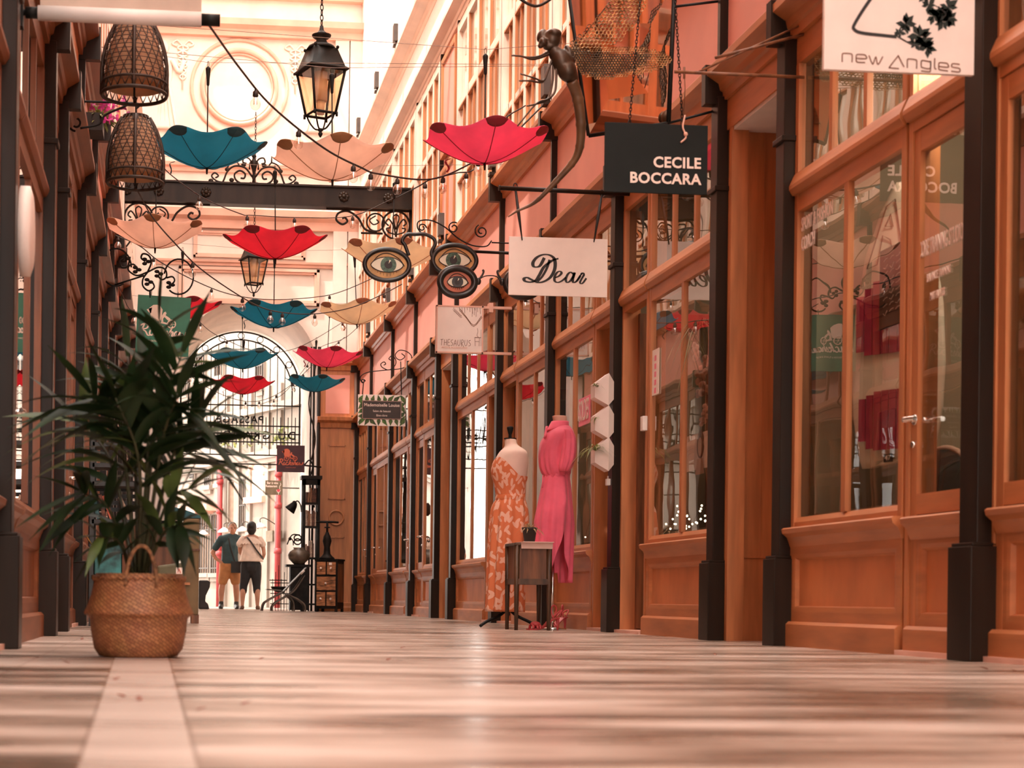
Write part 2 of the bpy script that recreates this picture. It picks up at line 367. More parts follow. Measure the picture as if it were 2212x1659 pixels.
def door_part(fc, u0, u1, open_=False, hinge=1, lever='chrome'):
    """narrow glazed door leaf with its transom light; an open one is swung inwards about the column"""
    r = sroot(nm('door'), fc.p((u0+u1)/2, 0, 0))
    fr = MB(); rl = MB(); e = .035
    for u in (u0+e/2, u1-e/2): fc.box(fr, u-e/2, u+e/2, -.12, .008, 0, Z_HD)
    fc.box(rl, u0+e, u1-e, -.07, .006, Z_TR-.08, Z_TR-.03); fc.box(rl, u0, u1, -.07, .006, Z_HD, Z_CO)
    fr.build('door_frame', WD(fc), r); rl.build('frame_rails', WR(fc), r); transom(fc, r, u0, u1)
    glasspane(fc, r, u0+e, u1-e, Z_TT-.01, Z_HD+.01)
    st = MB(); fc.box(st, u0, u1, -.15, .05, -.005, .022); st.build('doorstep', 'stone_trim', r)
    a, b = u0+e+.004, u1-e-.004; w = b-a
    lf = MB(); lp = MB(); gl = MB(); hd = MB(); sl = MB()
    if not open_:
        t = .055; zt = Z_TR-.085
        for u in (a, b-t): fc.box(lf, u, u+t, -.045, -.001, .03, zt)
        fc.box(sl, a+t, b-t, -.045, -.002, Z_PH-.06, zt); fc.box(sl, a+t, b-t, -.045, -.002, Z_SILL-.04, Z_SILL+.05)
        sill(fc, sl, a+.012, b-.012, Z_SILL-.05, -.005)
        panel(fc, sl, lp, a+t, b-t, .13, Z_SILL-.14, -.012, .03); plinth(fc, sl, a+.002, b-.002, -.01)
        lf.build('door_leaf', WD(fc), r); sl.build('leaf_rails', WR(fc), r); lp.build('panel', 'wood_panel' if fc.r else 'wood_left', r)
        glasspane(fc, r, a+t-.005, b-t+.005, Z_SILL+.04, Z_PH-.05, -.016)
        hu = a+.03 if hinge > 0 else b-.03; dr = 1 if hinge > 0 else -1
        hd.cyl(fc.p(hu, -.01, 1.04), fc.p(hu, .055, 1.04), .012); hd.tube([fc.p(hu, .05, 1.04), fc.p(hu+.02*dr, .055, 1.04), fc.p(hu+.11*dr, .05, 1.035)], .011, 8)
        hd.cyl(fc.p(hu, -.006, 1.04), fc.p(hu, .004, 1.04), .024); hd.cyl(fc.p(hu, -.006, .93), fc.p(hu, .012, .93), .014)
        hd.build('door_handle', 'chrome', r)
    else:
        hu = b if hinge > 0 else a
        # leaf stands perpendicular, going into the shop
        def q(k, s_, z): return fc.p(hu-s_*(1 if hinge > 0 else -1), -.10-k, z)
        def lb(m, k0, k1, s0, s1, z0, z1): m.box(q(k0,s0,z0), q(k1,s1,z1))
        t = .07
        lb(lf, 0, t, 0, .045, .03, Z_TR-.09); lb(lf, w-t, w, 0, .045, .03, Z_TR-.09)
        for z0, z1 in ((Z_PH-.07, Z_TR-.09), (Z_SILL-.06, Z_SILL+.05), (.03,.16)): lb(lf, t, w-t, 0, .045, z0, z1)
        lb(lp, t, w-t, .012, .033, .16, Z_SILL-.06)
        lf.build('door_leaf', 'wood_deep', r); lp.build('panel', 'wood_deep', r)
        lb(gl, t, w-t, .02, .025, Z_SILL+.05, Z_PH-.07); gl.build('pane', 'glass', r)
    return r
def column(fc, u, w=.11, dark='iron_brown'):
    r = sroot(nm('trim'), fc.p(u, 0, 0))
    c = MB(); fc.box(c, u-w/2, u+w/2, -.02, .07, .45, 3.22)
    fc.box(c, u-w/2-.012, u+w/2+.012, -.015, .085, 2.66, 2.69)
    c.build('column_shaft', dark, r, bevel=.004)
    b = MB(); fc.box(b, u-w/2-.025, u+w/2+.025, -.12, .105, 0, .46); fc.box(b, u-w/2-.015, u+w/2+.015, -.12, .095, .46, .475)
    b.build('column_base', dark, r, bevel=.004)
    return r
def cornice(fc, u0, u1, z, h, out, m='wood', name=None):
    mb = MB()
    prof = [(-.05,z),(.03,z),(.035,z+h*.25),(.05,z+h*.3),(.06,z+h*.5),(out*.75,z+h*.62),(out,z+h*.72),(out,z+h*.93),(out*.9,z+h),(-.05,z+h)]
    mb.prism(prof, lambda a,b,t: fc.p(t,a,b), u0, u1)
    return mb.build(name or nm('trim'), m, kind='structure')
def bay(fc, u0, u1, door_near=True, open_=False, has_door=True):
    """one shop bay between two columns, u0 nearer the camera"""
    a, b = u0+.055, u1-.055; dw = .66
    if not has_door: window_part(fc, a, b, 3, 4); return
    if door_near:
        door_part(fc, a, a+dw, open_, hinge=-1); window_part(fc, a+dw+.03, b, 2, 3)
    else:
        door_part(fc, b-dw, b, open_, hinge=1); window_part(fc, a, b-dw-.03, 2, 3)
COLS_R = [4.3, 6.46, 8.6, 9.68, 11.95, 14.07, 16.3, 18.9, 20.1, 22.1, 24.4, 27.0, 28.9]
COLS_L = [4.7, 6.9, 9.15, 10.25, 12.4, 14.6, 16.85, 19.0, 20.2, 22.3, 24.5, 26.7, 28.9]
def pier(fc, u0, u1, recess):
    """entrance recess (or blind pier) lined with wood between two columns"""
    r = sroot(nm('door'), fc.p((u0+u1)/2, 0, 0)); mb = MB()
    a, b = u0+.055, u1-.055
    fc.box(mb, b-.05, b, -recess, .0, 0, 3.2); fc.box(mb, a, a+.05, -recess, .0, 0, 3.2)
    fc.box(mb, b-.09, b-.05, -.09, .01, 0, 3.2)
    for k in (.2,.42,.64,.86):
        if k < recess: fc.box(mb, b-.056, b-.05, -k-.004, -k, .5, 3.1)
    fc.box(mb, b-.057, b-.05, -recess, 0, .49, .5)
    mb.build('reveal_panelling', WD(fc), r)
    bk = MB(); fc.box(bk, a, b, -recess-.04, -recess, 0, 2.9); bk.build('door_leaf', 'wood_deep', r)
    ce = MB(); fc.box(ce, a+.05, b-.05, -recess, 0, 3.0, 3.06); ce.build('recess_ceiling', 'white', r)
    hd = MB(); fc.box(hd, a, b, -.06, .012, 3.02, 3.2); hd.build('lintel', WR(fc), r)
for k in range(len(COLS_R)-1):
    a, b = COLS_R[k], COLS_R[k+1]
    if b-a < 1.3: pier(RF, a, b, 1.0 if k == 2 else .35)
# right-hand bays, near to far
bay(RF, 4.3, 6.46, False); bay(RF, 6.46, 8.6, True); bay(RF, 9.68, 11.95, False, True); bay(RF, 11.95, 14.07, True, True)
bay(RF, 14.07, 16.3, False, True); bay(RF, 16.3, 18.9, True, True); bay(RF, 20.1, 22.1, False); bay(RF, 22.1, 24.4, True); bay(RF, 24.4, 27.0, False); bay(RF, 27.0, 28.9, True)
for u in COLS_R: column(RF, u, .12 if u != 6.46 else .15)
lk = [(4.7,6.9,False),(6.9,9.15,True),(10.25,12.4,False),(12.4,14.6,True),(14.6,16.85,False),(16.85,19.0,True),(20.2,22.3,False),(22.3,24.5,True),(24.5,26.7,False),(26.7,28.9,True)]
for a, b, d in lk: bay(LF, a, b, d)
for u in COLS_L: column(LF, u, .11)
for a, b in ((9.15,10.25),(19.0,20.2)): pier(LF, a, b, .35)
# walls behind and before the view
def solid(name, a, b, m, kind='structure'): mb = MB(); mb.box(a, b); return mb.build(name, m, kind=kind)
Y0, YE = -9.0, 29.0
solid('floor', (XL-2.3, Y0, -.2), (XW+2.3, 33.4, 0), 'floor')
solid('ground', (-6, 33.4, -.22), (14, 52, -.01), 'pavement')
HL, HR = 12.2, 12.6
mb = MB(); mb.box((XW, Y0, 3.2), (XW+.35, YE, HR)); mb.build('wall_right', 'pink_paint', kind='structure')
mb = MB(); mb.box((XL-.35, 12.6, 3.2), (XL, YE, HL)); mb.build('wall_left', 'pink_paint', kind='structure')
mb = MB(); mb.box((XL-.35, Y0, 3.2), (XL, 12.6, 13.6)); mb.build('wall_left_near', 'wood_panel', kind='structure')
for side, x0, x1, col in (('right', XW, XW+2.1, COLS_R), ('left', XL-2.1, XL, COLS_L)):
    mb = MB(); xb = x1 if side == 'right' else x0
    mb.box((xb-.05, Y0, 0), (xb+.05, YE, 3.2)); mb.box((x0, Y0, 3.19), (x1, YE, 3.25))
    for u in col: mb.box((x0+.13 if side == 'right' else x0, u-.03, 0), (x1 if side == 'right' else x1-.13, u+.03, 3.2))
    mb.build('wall_%s_shops' % side, 'interior', kind='structure')
# shopfront stretch behind the camera, seen only in reflections
for fc, us in ((RF, (4.3, 2.1, -.1, -2.3, -4.5, -6.7)), (LF, (4.7, 2.5, .3, -1.9, -4.1, -6.3))):
    for i in range(len(us)-1):
        bay(fc, us[i+1], us[i], i % 2 == 0); column(fc, us[i+1], .11)
for fc, e in ((RF, 28.95), (LF, 28.95)):
    cornice(fc, Y0, e, 3.2, .2, .13, WR(fc)); cornice(fc, Y0, e, 4.2, .2, .15, WR(fc))
    cornice(fc, 12.6 if fc is LF else Y0, e, 6.86, .2, .15, 'pink_trim'); cornice(fc, 12.6 if fc is LF else Y0, e, 7.72, .26, .2, 'pink_trim')
# pipes / rods on the pink band, board joints, dentil block on every column line
for fc, col in ((RF, COLS_R), (LF, COLS_L)):
    for u in col:
        mb = MB(); fc.box(mb, u-.022, u+.022, 0, .05, 3.4, 4.2); fc.box(mb, u-.035, u+.035, 0, .16, 4.17, 4.41); fc.box(mb, u-.035, u+.035, 0, .14, 3.18, 3.41)
        fc.box(mb, u-.025, u+.025, 0, .05, 4.4, 6.86)
        mb.build(nm('trim'), 'iron_brown', kind='structure')
# upper storeys
def upper_window(fc, u0, u1, n=4):
    r = sroot(nm('window'), fc.p((u0+u1)/2, 0, 4.4)); fr = MB(); gb = MB()
    a, b = u0+.07, u1-.07; z0, z1 = 4.42, 6.8
    fc.box(fr, a, b, 0, .05, z0, z0+.1); fc.box(fr, a, b, 0, .05, z1-.1, z1); fc.box(fr, a, b, 0, .045, 5.82, 5.92); fc.box(fr, a, b, 0, .04, 4.98, 5.05)
    for i in range(n+1):
        u = a+(b-a)*i/n; w = .035 if 0 < i < n else .05
        fc.box(fr, u-w, u+w, 0, .055, z0, z1)
        if i < n: fc.box(gb, u+(b-a)/n*.5-.012, u+(b-a)/n*.5+.012, .02, .04, z0+.1, 5.8)
        if i < n:
            for s_ in (.035,(b-a)/n-.047): fc.box(gb, u+s_, u+s_+.012, .02, .045, z0+.1, z1-.1)
    near = (not fc.r) and u1 < 13
    for z_ in (4.98,5.82): fc.box(gb, a, b, .02, .052, z_-.02, z_)
    gb.build('bars_and_shade_lines', 'wood', r)  # thin bars, plus brown beads and lips drawn as the frame's shadow lines
    fr.build('window_frame', 'wood' if near else 'pink_trim', r)
    cu = MB(); fc.box(cu, a, b, .001, .006, z0, z1); cu.build('curtain', 'wood_deep' if near else 'curtain', r)
    g = MB(); fc.box(g, a, b, .014, .018, z0, z1); g.build('pane', 'glass', r)
    # flat upper storey above the cornice: paired posts and panel strips
    return r
for fc, col in ((RF, COLS_R), (LF, COLS_L)):
    for k in range(len(col)-1):
        if col[k+1]-col[k] > 1.3: upper_window(fc, col[k], col[k+1])
        else:
            r = sroot(nm('window'), fc.p((col[k]+col[k+1])/2, 0, 4.4)); p1 = MB(); p2 = MB()
            panel(fc, p1, p2, col[k]+.1, col[k+1]-.1, 5.55, 6.75, .05); panel(fc, p1, p2, col[k]+.1, col[k+1]-.1, 4.45, 5.4, .05)
            fc.box(p1, (col[k]+col[k+1])/2-.03, (col[k]+col[k+1])/2+.03, 0, .06, 4.45, 5.4)
            p1.build('shutter_frame', 'wood', r); p2.build('shutter_panel', 'pink_paint', r)
mb = MB(); ms = MB()
for u in [12.6+.75*i for i in range(22)]:
    RF.box(mb, u-.05, u+.05, 0, .05, 8.0, 12.2); RF.box(mb, u+.2, u+.23, 0, .03, 8.0, 12.2)
mb.build('wall_right_posts', 'cream_paint', kind='structure')
mb = MB(); RF.box(mb, 12.6, 28.95, 0, .02, 7.07, 7.72); RF.box(mb, 12.6, 28.95, 0, .02, 7.98, 12.4); mb.build('wall_right_upper', 'cream_paint', kind='structure')
mb = MB(); LF.box(mb, 12.6, 28.95, 0, .02, 7.98, 12.1); mb.build('wall_left_upper', 'pink_trim', kind='structure')
# ---------------------------------------------------------------- end wall with the arch
AX, AR, AZ = 1.33, 1.2, 4.2
XA, XB = XL-.3, XW+.3
def wall_arch(name, y0, y1, top, m):
    mb = MB(); n = 28
    arc = [(AX+AR*cos(pi*i/n), AZ+AR*sin(pi*i/n)) for i in range(n+1)]
    for i in range(n):                                       # quads from the arch up to the top
        (xa,za),(xb,zb) = arc[i], arc[i+1]
        mb.prism([(xa,za),(xa,top),(xb,top),(xb,zb)], lambda a,b,t: V((a,t,b)), y0, y1)
    mb.box((XA,y0,0), (AX-AR,y1,top)); mb.box((AX+AR,y0,0), (XB,y1,top))
    return mb.build(name, m, kind='structure')
wall_arch('wall_back', YE, YE+3.4, 15.5, 'stone')
def moulding(mb, x0, x1, z, h, out): mb.prism([(0,z),(-out*.4,z),(-out*.5,z+h*.4),(-out*.9,z+h*.55),(-out,z+h*.9),(0,z+h)], lambda a,b,t: V((t, YE+a, b)), x0, x1)
def frame_on_wall(mb, x0, x1, z0, z1, w=.1, d=.06):
    for k, (ww, dd) in enumerate(((w, d), (w*.55, d*1.6))):
        mb.box((x0,YE-dd,z0),(x0+ww,YE,z1)); mb.box((x1-ww,YE-dd,z0),(x1,YE,z1)); mb.box((x0,YE-dd,z0),(x1,YE,z0+ww)); mb.box((x0,YE-dd,z1-ww),(x1,YE,z1))
mb = MB()
moulding(mb, XL, XW, 9.95, .28, .3); moulding(mb, XL, XW, 10.62, .3, .35); moulding(mb, XL, XW, 6.62, .34, .25); moulding(mb, XL, XW, 7.6, .16, .12); moulding(mb, XL, XW, 5.98, .1, .08)
mb.build(nm('trim'), 'stone_trim', kind='structure')
mb = MB(); frame_on_wall(mb, .1, 2.55, 5.32, 5.95, .09, .04); frame_on_wall(mb, .35, 2.3, 6.12, 6.58, .07, .03); mb.build(nm('trim'), 'stone_trim', kind='structure')
mb = MB()
for x0, x1 in ((2.78,3.02),(3.04,XW),(XL,-.3)): mb.box((x0,YE-.1,4.4),(x1,YE,9.95))
mb.build(nm('trim'), 'stone', kind='structure')
# round recess with its mouldings
c = atY(517, 190, YE); mb = MB()
for r0, r1, d in ((.86,.8,.05),(.68,.6,.09),(.6,.56,.05)):
    n = 48
    mb.rings([[V((c.x+q*cos(2*pi*k/n), YE-e, c.z+q*sin(2*pi*k/n))) for k in range(n)] for q, e in ((r0,-.01),(r0,d*.6),((r0+r1)/2,d),(r1,d*.6),(r1,-.01))], cap=False)
mb.build(nm('trim'), 'stone_trim', kind='structure')
# low-relief ornaments beside the roundel
mb = MB()
for px, py, fl in ((395,125,1),(638,135,-1)):
    o = atY(px, py, YE-.02)
    for k in range(3):
        a = .09-.02*k; zc = o.z+.12-.2*k
        mb.tube([V((o.x+a*sin(t*pi/9), o.y, zc-.1+.2*t/18)) for t in range(19)], .016, 6); mb.tube([V((o.x-a*sin(t*pi/9), o.y, zc-.1+.2*t/18)) for t in range(19)], .016, 6)
    mb.tube([V((o.x, o.y, o.z-.55)), V((o.x, o.y, o.z+.25))], .014, 6)
    for sg in (-1,1): mb.tube(spline([(o.x,o.y,o.z+.2),(o.x+sg*.1,o.y,o.z+.3),(o.x+sg*.18,o.y,o.z+.24),(o.x+sg*.1,o.y,o.z+.2)],6), .018, 6)
for px, py, s_ in ((352,180,1),(690,190,-1)):               # worn draped figures in relief
    o = atY(px, py, YE)
    mb.ball((o.x,YE-.01,o.z+.62),(.1,.05,.13)); mb.lathe([(.08,.5),(.17,.42),(.16,.1),(.13,0),(.2,-.3),(.27,-.75),(.3,-.8)], (o.x,YE,o.z), 14, 1, .25)
    for k in range(6): mb.tube(spline([(o.x-.1+.04*k,YE-.05,o.z-.05),(o.x-.14+.06*k,YE-.06,o.z-.4),(o.x-.22+.09*k,YE-.05,o.z-.8)],5), .012, 5)
    mb.tube(spline([(o.x+.15*s_,YE-.03,o.z+.4),(o.x+.28*s_,YE-.04,o.z+.2),(o.x+.36*s_,YE-.03,o.z+.4)],5), .04, 7)
mb.build('wall_back_reliefs', 'stone', kind='structure')
# wood pier right of the arch
p1 = MB(); p2 = MB(); x0, x1 = 2.58, 3.18
p1.box((x0,YE-.07,0),(x1,YE,4.3))
def endpanel(mb, a, b, z0, z1, y): 
    w = .02
    mb.box((a,y-.018,z0),(a+w,y,z1)); mb.box((b-w,y-.018,z0),(b,y,z1)); mb.box((a,y-.018,z0),(b,y,z0+w)); mb.box((a,y-.018,z1-w),(b,y,z1))
for z, h, o in ((3.2,.2,.12),(4.2,.2,.14),(0,.16,.05)): p1.prism([(0,z),(-.03,z),(-.05,z+h*.4),(-o*.9,z+h*.6),(-o,z+h*.9),(0,z+h)], lambda a,b,t: V((t, YE-.07+a, b)), x0-.05, x1+.05)
endpanel(p1, 2.74, 3.04, 1.95, 2.9, YE-.07); endpanel(p1, 2.74, 3.04, .4, 1.3, YE-.07)
n = 24
p1.rings([[V((2.89+q*cos(2*pi*k/n), YE-.07-e, 1.63+q*sin(2*pi*k/n))) for k in range(n)] for q, e in ((.14,0),(.14,.02),(.11,.02),(.11,0))], cap=False)
ENDPIER = p1.build(nm('trim'), 'wood', kind='structure'); p2.bm.free()
mb = MB(); mb.box((2.68,YE-.075,3.45),(3.1,YE-.068,4.12)); mb.build(nm('trim'), 'pink_paint', kind='structure')
mb = MB()                                                    # rain pipes and cables at the arch jamb
for x, r_ in ((2.56,.03),(2.47,.02),(2.42,.014)): mb.tube([(x,YE-.1,0),(x,YE-.1,4.6)], r_, 8)
mb.tube(spline([(2.5,YE-.15,4.3),(2.38,YE-.16,3.6),(2.5,YE-.14,3.0),(2.4,YE-.16,2.4),(2.5,YE-.14,1.8)],6), .012, 6)
mb.build(nm('trim'), 'iron_brown', kind='structure')
# wall closing the far left beside the arch stays plain; roof bars high over the passage
mb = MB()
for y in [13.5+2.2*i for i in range(8)]: mb.box((XL-.3,y-.05,12.3),(XW+.3,y+.05,12.45))
for x in (.3,1.3,2.3): mb.box((x-.03,12.6,12.4),(x+.03,YE,12.46))
mb.build('ceiling', 'iron_brown', kind='structure')
# closed ceiling of the older part of the passage over and behind the camera
#solid('ceiling_near', (XL-.3, Y0, 9.5), (XW+.3, 7.0, 9.7), 'stone')
# ================================================================ upturned umbrellas
UC = {'teal':(.045,.37,.48), 'peach':(.95,.72,.61), 'pink':(.95,.20,.34), 'red':(.88,.10,.17), 'cream':(.9,.74,.56)}
UT = {'teal':(.01,.06,.075), 'peach':(.36,.17,.07), 'pink':(.3,.02,.035), 'red':(.25,.012,.02), 'cream':(.5,.2,.1)}
for k in UC:
    mat('cloth_'+k, UC[k], .75, var=.07, scale=4, trans=.5, bump=.05, bscale=9); mat('tab_'+k, UT[k], .7, var=.08)
def canopy_pt(t, q, R_=.5, H=.215, n=6, seg_in=.11):
    """t in 0..1 apex to rim, q angle in units of one panel; rim scalloped between rib tips"""
    f = q-math.floor(q); s_ = abs(2*f-1)                       # 1 on a rib, 0 mid panel
    k = sin(pi*s_/2)**2.4
    rr = R_*t*(1-(seg_in*(1-k))*t*t); z = H*(1.4*t*t-.4*t**4)*(1-.2*(1-k)*t)+.012*t**9*k
    a = 2*pi*q/n
    return rr, a, z
def umbrella(px, py_apex, Y, colr, label, rot=0.0, dia=1.0, pole=.84, curl=None, tilt=(0,0)):
    o = atY(px, py_apex, Y)
    r = thing('umbrella', label, 'umbrella', o, 'upturned umbrellas hanging over the passage', 0); r.rotation_euler = (tilt[0], tilt[1], rot)
    Rr = dia/2
    mb = MB(); P = 10
    mb.grid(lambda u, v: (lambda c: V((c[0]*cos(c[1]), c[0]*sin(c[1]), c[2])))(canopy_pt(max(v,.02), u*6, Rr)), 60, 12, closeu=True)
    mb.build('canopy', 'cloth_'+colr, r, world=False, thick=.002)
    for k in range(6):
        tb = MB()
        def tf(u, v, k=k):
            q = k+.17*(2*u-1); ti = 1-.17*sqrt(max(0,1-(2*u-1)**2)); c = canopy_pt(ti+(1.004-ti)*v, q, Rr)
            return V((c[0]*cos(c[1]), c[0]*sin(c[1]), c[2]-.004))
        tb.grid(tf, 10, 3)
        tb.build('corner_tab', 'tab_'+colr, r, world=False, thick=.004)
    for k in range(6):
        pts = []; rb = MB()
        for i in range(13):
            c = canopy_pt(.02+.98*i/12, k, Rr); pts.append(V((c[0]*cos(c[1]), c[0]*sin(c[1]), c[2]-.004)))
        rb.tube(pts, .0035, 5)
        rb.build('rib', 'tab_'+colr, r, world=False)
    sh = MB(); sh.cyl((0,0,-.055), (0,0,.0), .007, .011); sh.cyl((0,0,0), (0,0,pole-.15), .0055)
    sh.build('shaft', 'iron_black', r, world=False)
    hd = MB(); hd.lathe([(.008,pole-.16),(.012,pole-.15),(.014,pole-.1),(.021,pole-.03),(.021,pole-.015),(.008,pole)], n=12)
    hd.tube([(.012*cos(a), 0, pole+.02+.024*sin(a)) for a in [2*pi*i/12 for i in range(12)]], .0025, 5, closed=True)
    hd.build('handle', 'iron_black', r, world=False)
    if curl is not None:                                       # loose closing strap
        a = curl; st = MB(); b = V((.3*cos(a), .3*sin(a), .075))
        st.tube(spline([b, b+V((.03,-.03,-.02)), b+V((-.02,-.045,-.06)), b+V((.015,-.03,-.1))], 6), .008, 5, flat=(1,.35))
        st.build('strap', 'tab_'+colr, r, world=False)
    return o, pole
hooks = []
US = [ # px, apex y, Y, colour, rotation, label, curl
 (447,362,13.9,'teal',.5,'large teal umbrella upturned beside the lower woven lantern',-1.5),
 (718,388,13.0,'peach',0.05,'peach umbrella upturned below the big gas lantern',None),
 (1047,352,12.7,'pink',.0,'bright pink umbrella upturned nearest the dragonfly sculpture',-1.2),
 (335,535,16.2,'peach',-.05,'peach umbrella upturned against the left shopfronts under the iron girder',None),
 (595,558,15.9,'red',.5,'crimson umbrella upturned above the smaller gas lantern',None),
 (845,585,15.7,'cream',.1,'cream umbrella upturned behind the big spectacles sign',None),
 (392,690,20.6,'red',.3,'crimson umbrella half hidden behind the green sign',-.9),
 (591,707,19.1,'teal',.5,'teal umbrella upturned in the middle, below the small gas lantern',-1.0),
 (771,700,20.0,'cream',.05,'cream umbrella upturned left of the white square sign',-1.8),
 (524,796,23.0,'teal',.5,'teal umbrella upturned just above the lowest red one by the arch',-.9),
 (706,793,23.0,'pink',.15,'pink umbrella upturned at the right of the arch top',-.4),
 (524,851,25.9,'red',.52,'small crimson umbrella hanging lowest in front of the arch grille',-1.57),
 (679,846,27.0,'teal',.2,'small teal umbrella upturned by the wood pier right of the arch',-.6)]
for px, py, Y, c_, ro, lb, cu in US:
    umbrella(px, py, Y, c_, lb, R(30)+ro+pi, curl=cu, tilt=(R(random.uniform(-2,2)), R(random.uniform(-2,2))))
# thin wires the umbrellas hang from
mat('wire', (.25,.16,.11), .4, var=.05)
def cable(name, label, pts, r=.004, m='wire', cat='cable'):
    mb = MB(); mb.tube(pts, r, 6); o = mb.build(name, m, loc=pts[0]); return tag(o, label, cat, None)
def sag(a, b, s_, n=14): return [a.lerp(b, i/n)-V((0,0,s_*4*(i/n)*(1-i/n))) for i in range(n+1)]
for (i, lb) in ((0,'thin wire across the passage holding the large teal umbrella'),(1,'thin wire across the passage holding the peach umbrella below the big gas lantern'),(2,'thin wire across the passage holding the bright pink umbrella'),(4,'thin wire across the passage holding the crimson umbrella above the small gas lantern'),
                (7,'thin wire across the passage holding the middle teal umbrella'),(9,'thin wire across the passage holding the teal umbrella over the lowest red one')):
    px, py, Y = US[i][:3]; o = atY(px, py, Y); z = o.z+.875
    cable('wire', lb, [V((XL,Y,z+.1)), V((o.x,Y,z)), V((XW,Y,z+.1))], .002)
# ================================================================ gas lanterns
mat('lamp_core', (.82,.66,.5), .4, var=.05)
def gas_lantern(px, py, Y, label, top_chain):
    """py is the base knob; four-sided lantern on a chain"""
    o = atY(px, py, Y); r = thing('gas_lantern', label, 'lantern', o, 'hanging gas lanterns', R(20))
    D = MB(); q = R(45)
    def sq(mb, prof): mb.lathe(prof, n=4, rot=q)
    cg = MB()                                                    # cradle below
    for k in range(4):
        a = q+k*pi/2; cg.tube(spline([(.02*cos(a),.02*sin(a),.05),(.06*cos(a),.06*sin(a),.065),(.11*cos(a),.11*sin(a),.13),(.135*cos(a),.135*sin(a),.19)],5), .008, 6)
    cg.lathe([(.006,-.02),(.018,0),(.022,.015),(.012,.03),(.028,.045),(.02,.06)], n=12); cg.build('cradle', 'iron_black', r, world=False)
    fr = MB(); zb, zt = .19, .58; rb, rt = .145, .235
    for k in range(4):
        a = q+k*pi/2; fr.tube([(rb*cos(a),rb*sin(a),zb),(rt*cos(a),rt*sin(a),zt)], .013, 4)
        b = q+(k+1)*pi/2
        for rr, zz in ((rb,zb),(rt,zt)): fr.tube([(rr*cos(a),rr*sin(a),zz),(rr*cos(b),rr*sin(b),zz)], .013, 4)
        fr.tube([(rb*1.08*cos(a),rb*1.08*sin(a),zb-.03),(rb*1.08*cos(a),rb*1.08*sin(a),zb+.01)], .012, 6)
    fr.build('frame', 'iron_black', r, world=False)
    gl = MB()
    for k in range(4):
        a, b = q+k*pi/2, q+(k+1)*pi/2
        gl.quad((rb*.97*cos(a),rb*.97*sin(a),zb), (rb*.97*cos(b),rb*.97*sin(b),zb), (rt*.97*cos(b),rt*.97*sin(b),zt), (rt*.97*cos(a),rt*.97*sin(a),zt))
    gl.build('glass', 'lamp_glass', r, world=False, recalc=False)
    co = MB(); co.cyl((0,0,zb), (0,0,zb+.12), .035, .04, 10); co.cyl((0,0,zb+.12), (0,0,zt), .06, .06, 14); co.build('burner', 'lamp_core', r, world=False)
    rf = MB(); sq(rf, [(.27,.575),(.275,.59),(.235,.61),(.165,.76),(.16,.78),(.12,.785)])
    for k in range(4): a = q+k*pi/2; rf.ball((.158*cos(a),.158*sin(a),.79), .016, 8, 6)
    rf.lathe([(.14,.78),(.12,.81),(.06,.84),(.045,.87),(.085,.9),(.09,.915),(.05,.93),(.022,.96),(.016,1.0)], n=16); rf.build('roof', 'iron_black', r, world=False)
    ch = MB(); z = 1.0; k = 0
    while z < top_chain:
        pts = [(.014*cos(t), 0, z+.028+.03*sin(t)) if k % 2 else (0, .014*cos(t), z+.028+.03*sin(t)) for t in [2*pi*i/8 for i in range(8)]]
        ch.tube(pts, .005, 4, closed=True); z += .047; k += 1
    ch.build('chain', 'iron_black', r, world=False)
gas_lantern(692, 292, 15.2, 'large black four-sided gas lantern on a chain in front of the roundel', 7.3)
gas_lantern(548, 639, 26.6, 'smaller black gas lantern under the girder above the arch', 2.9)
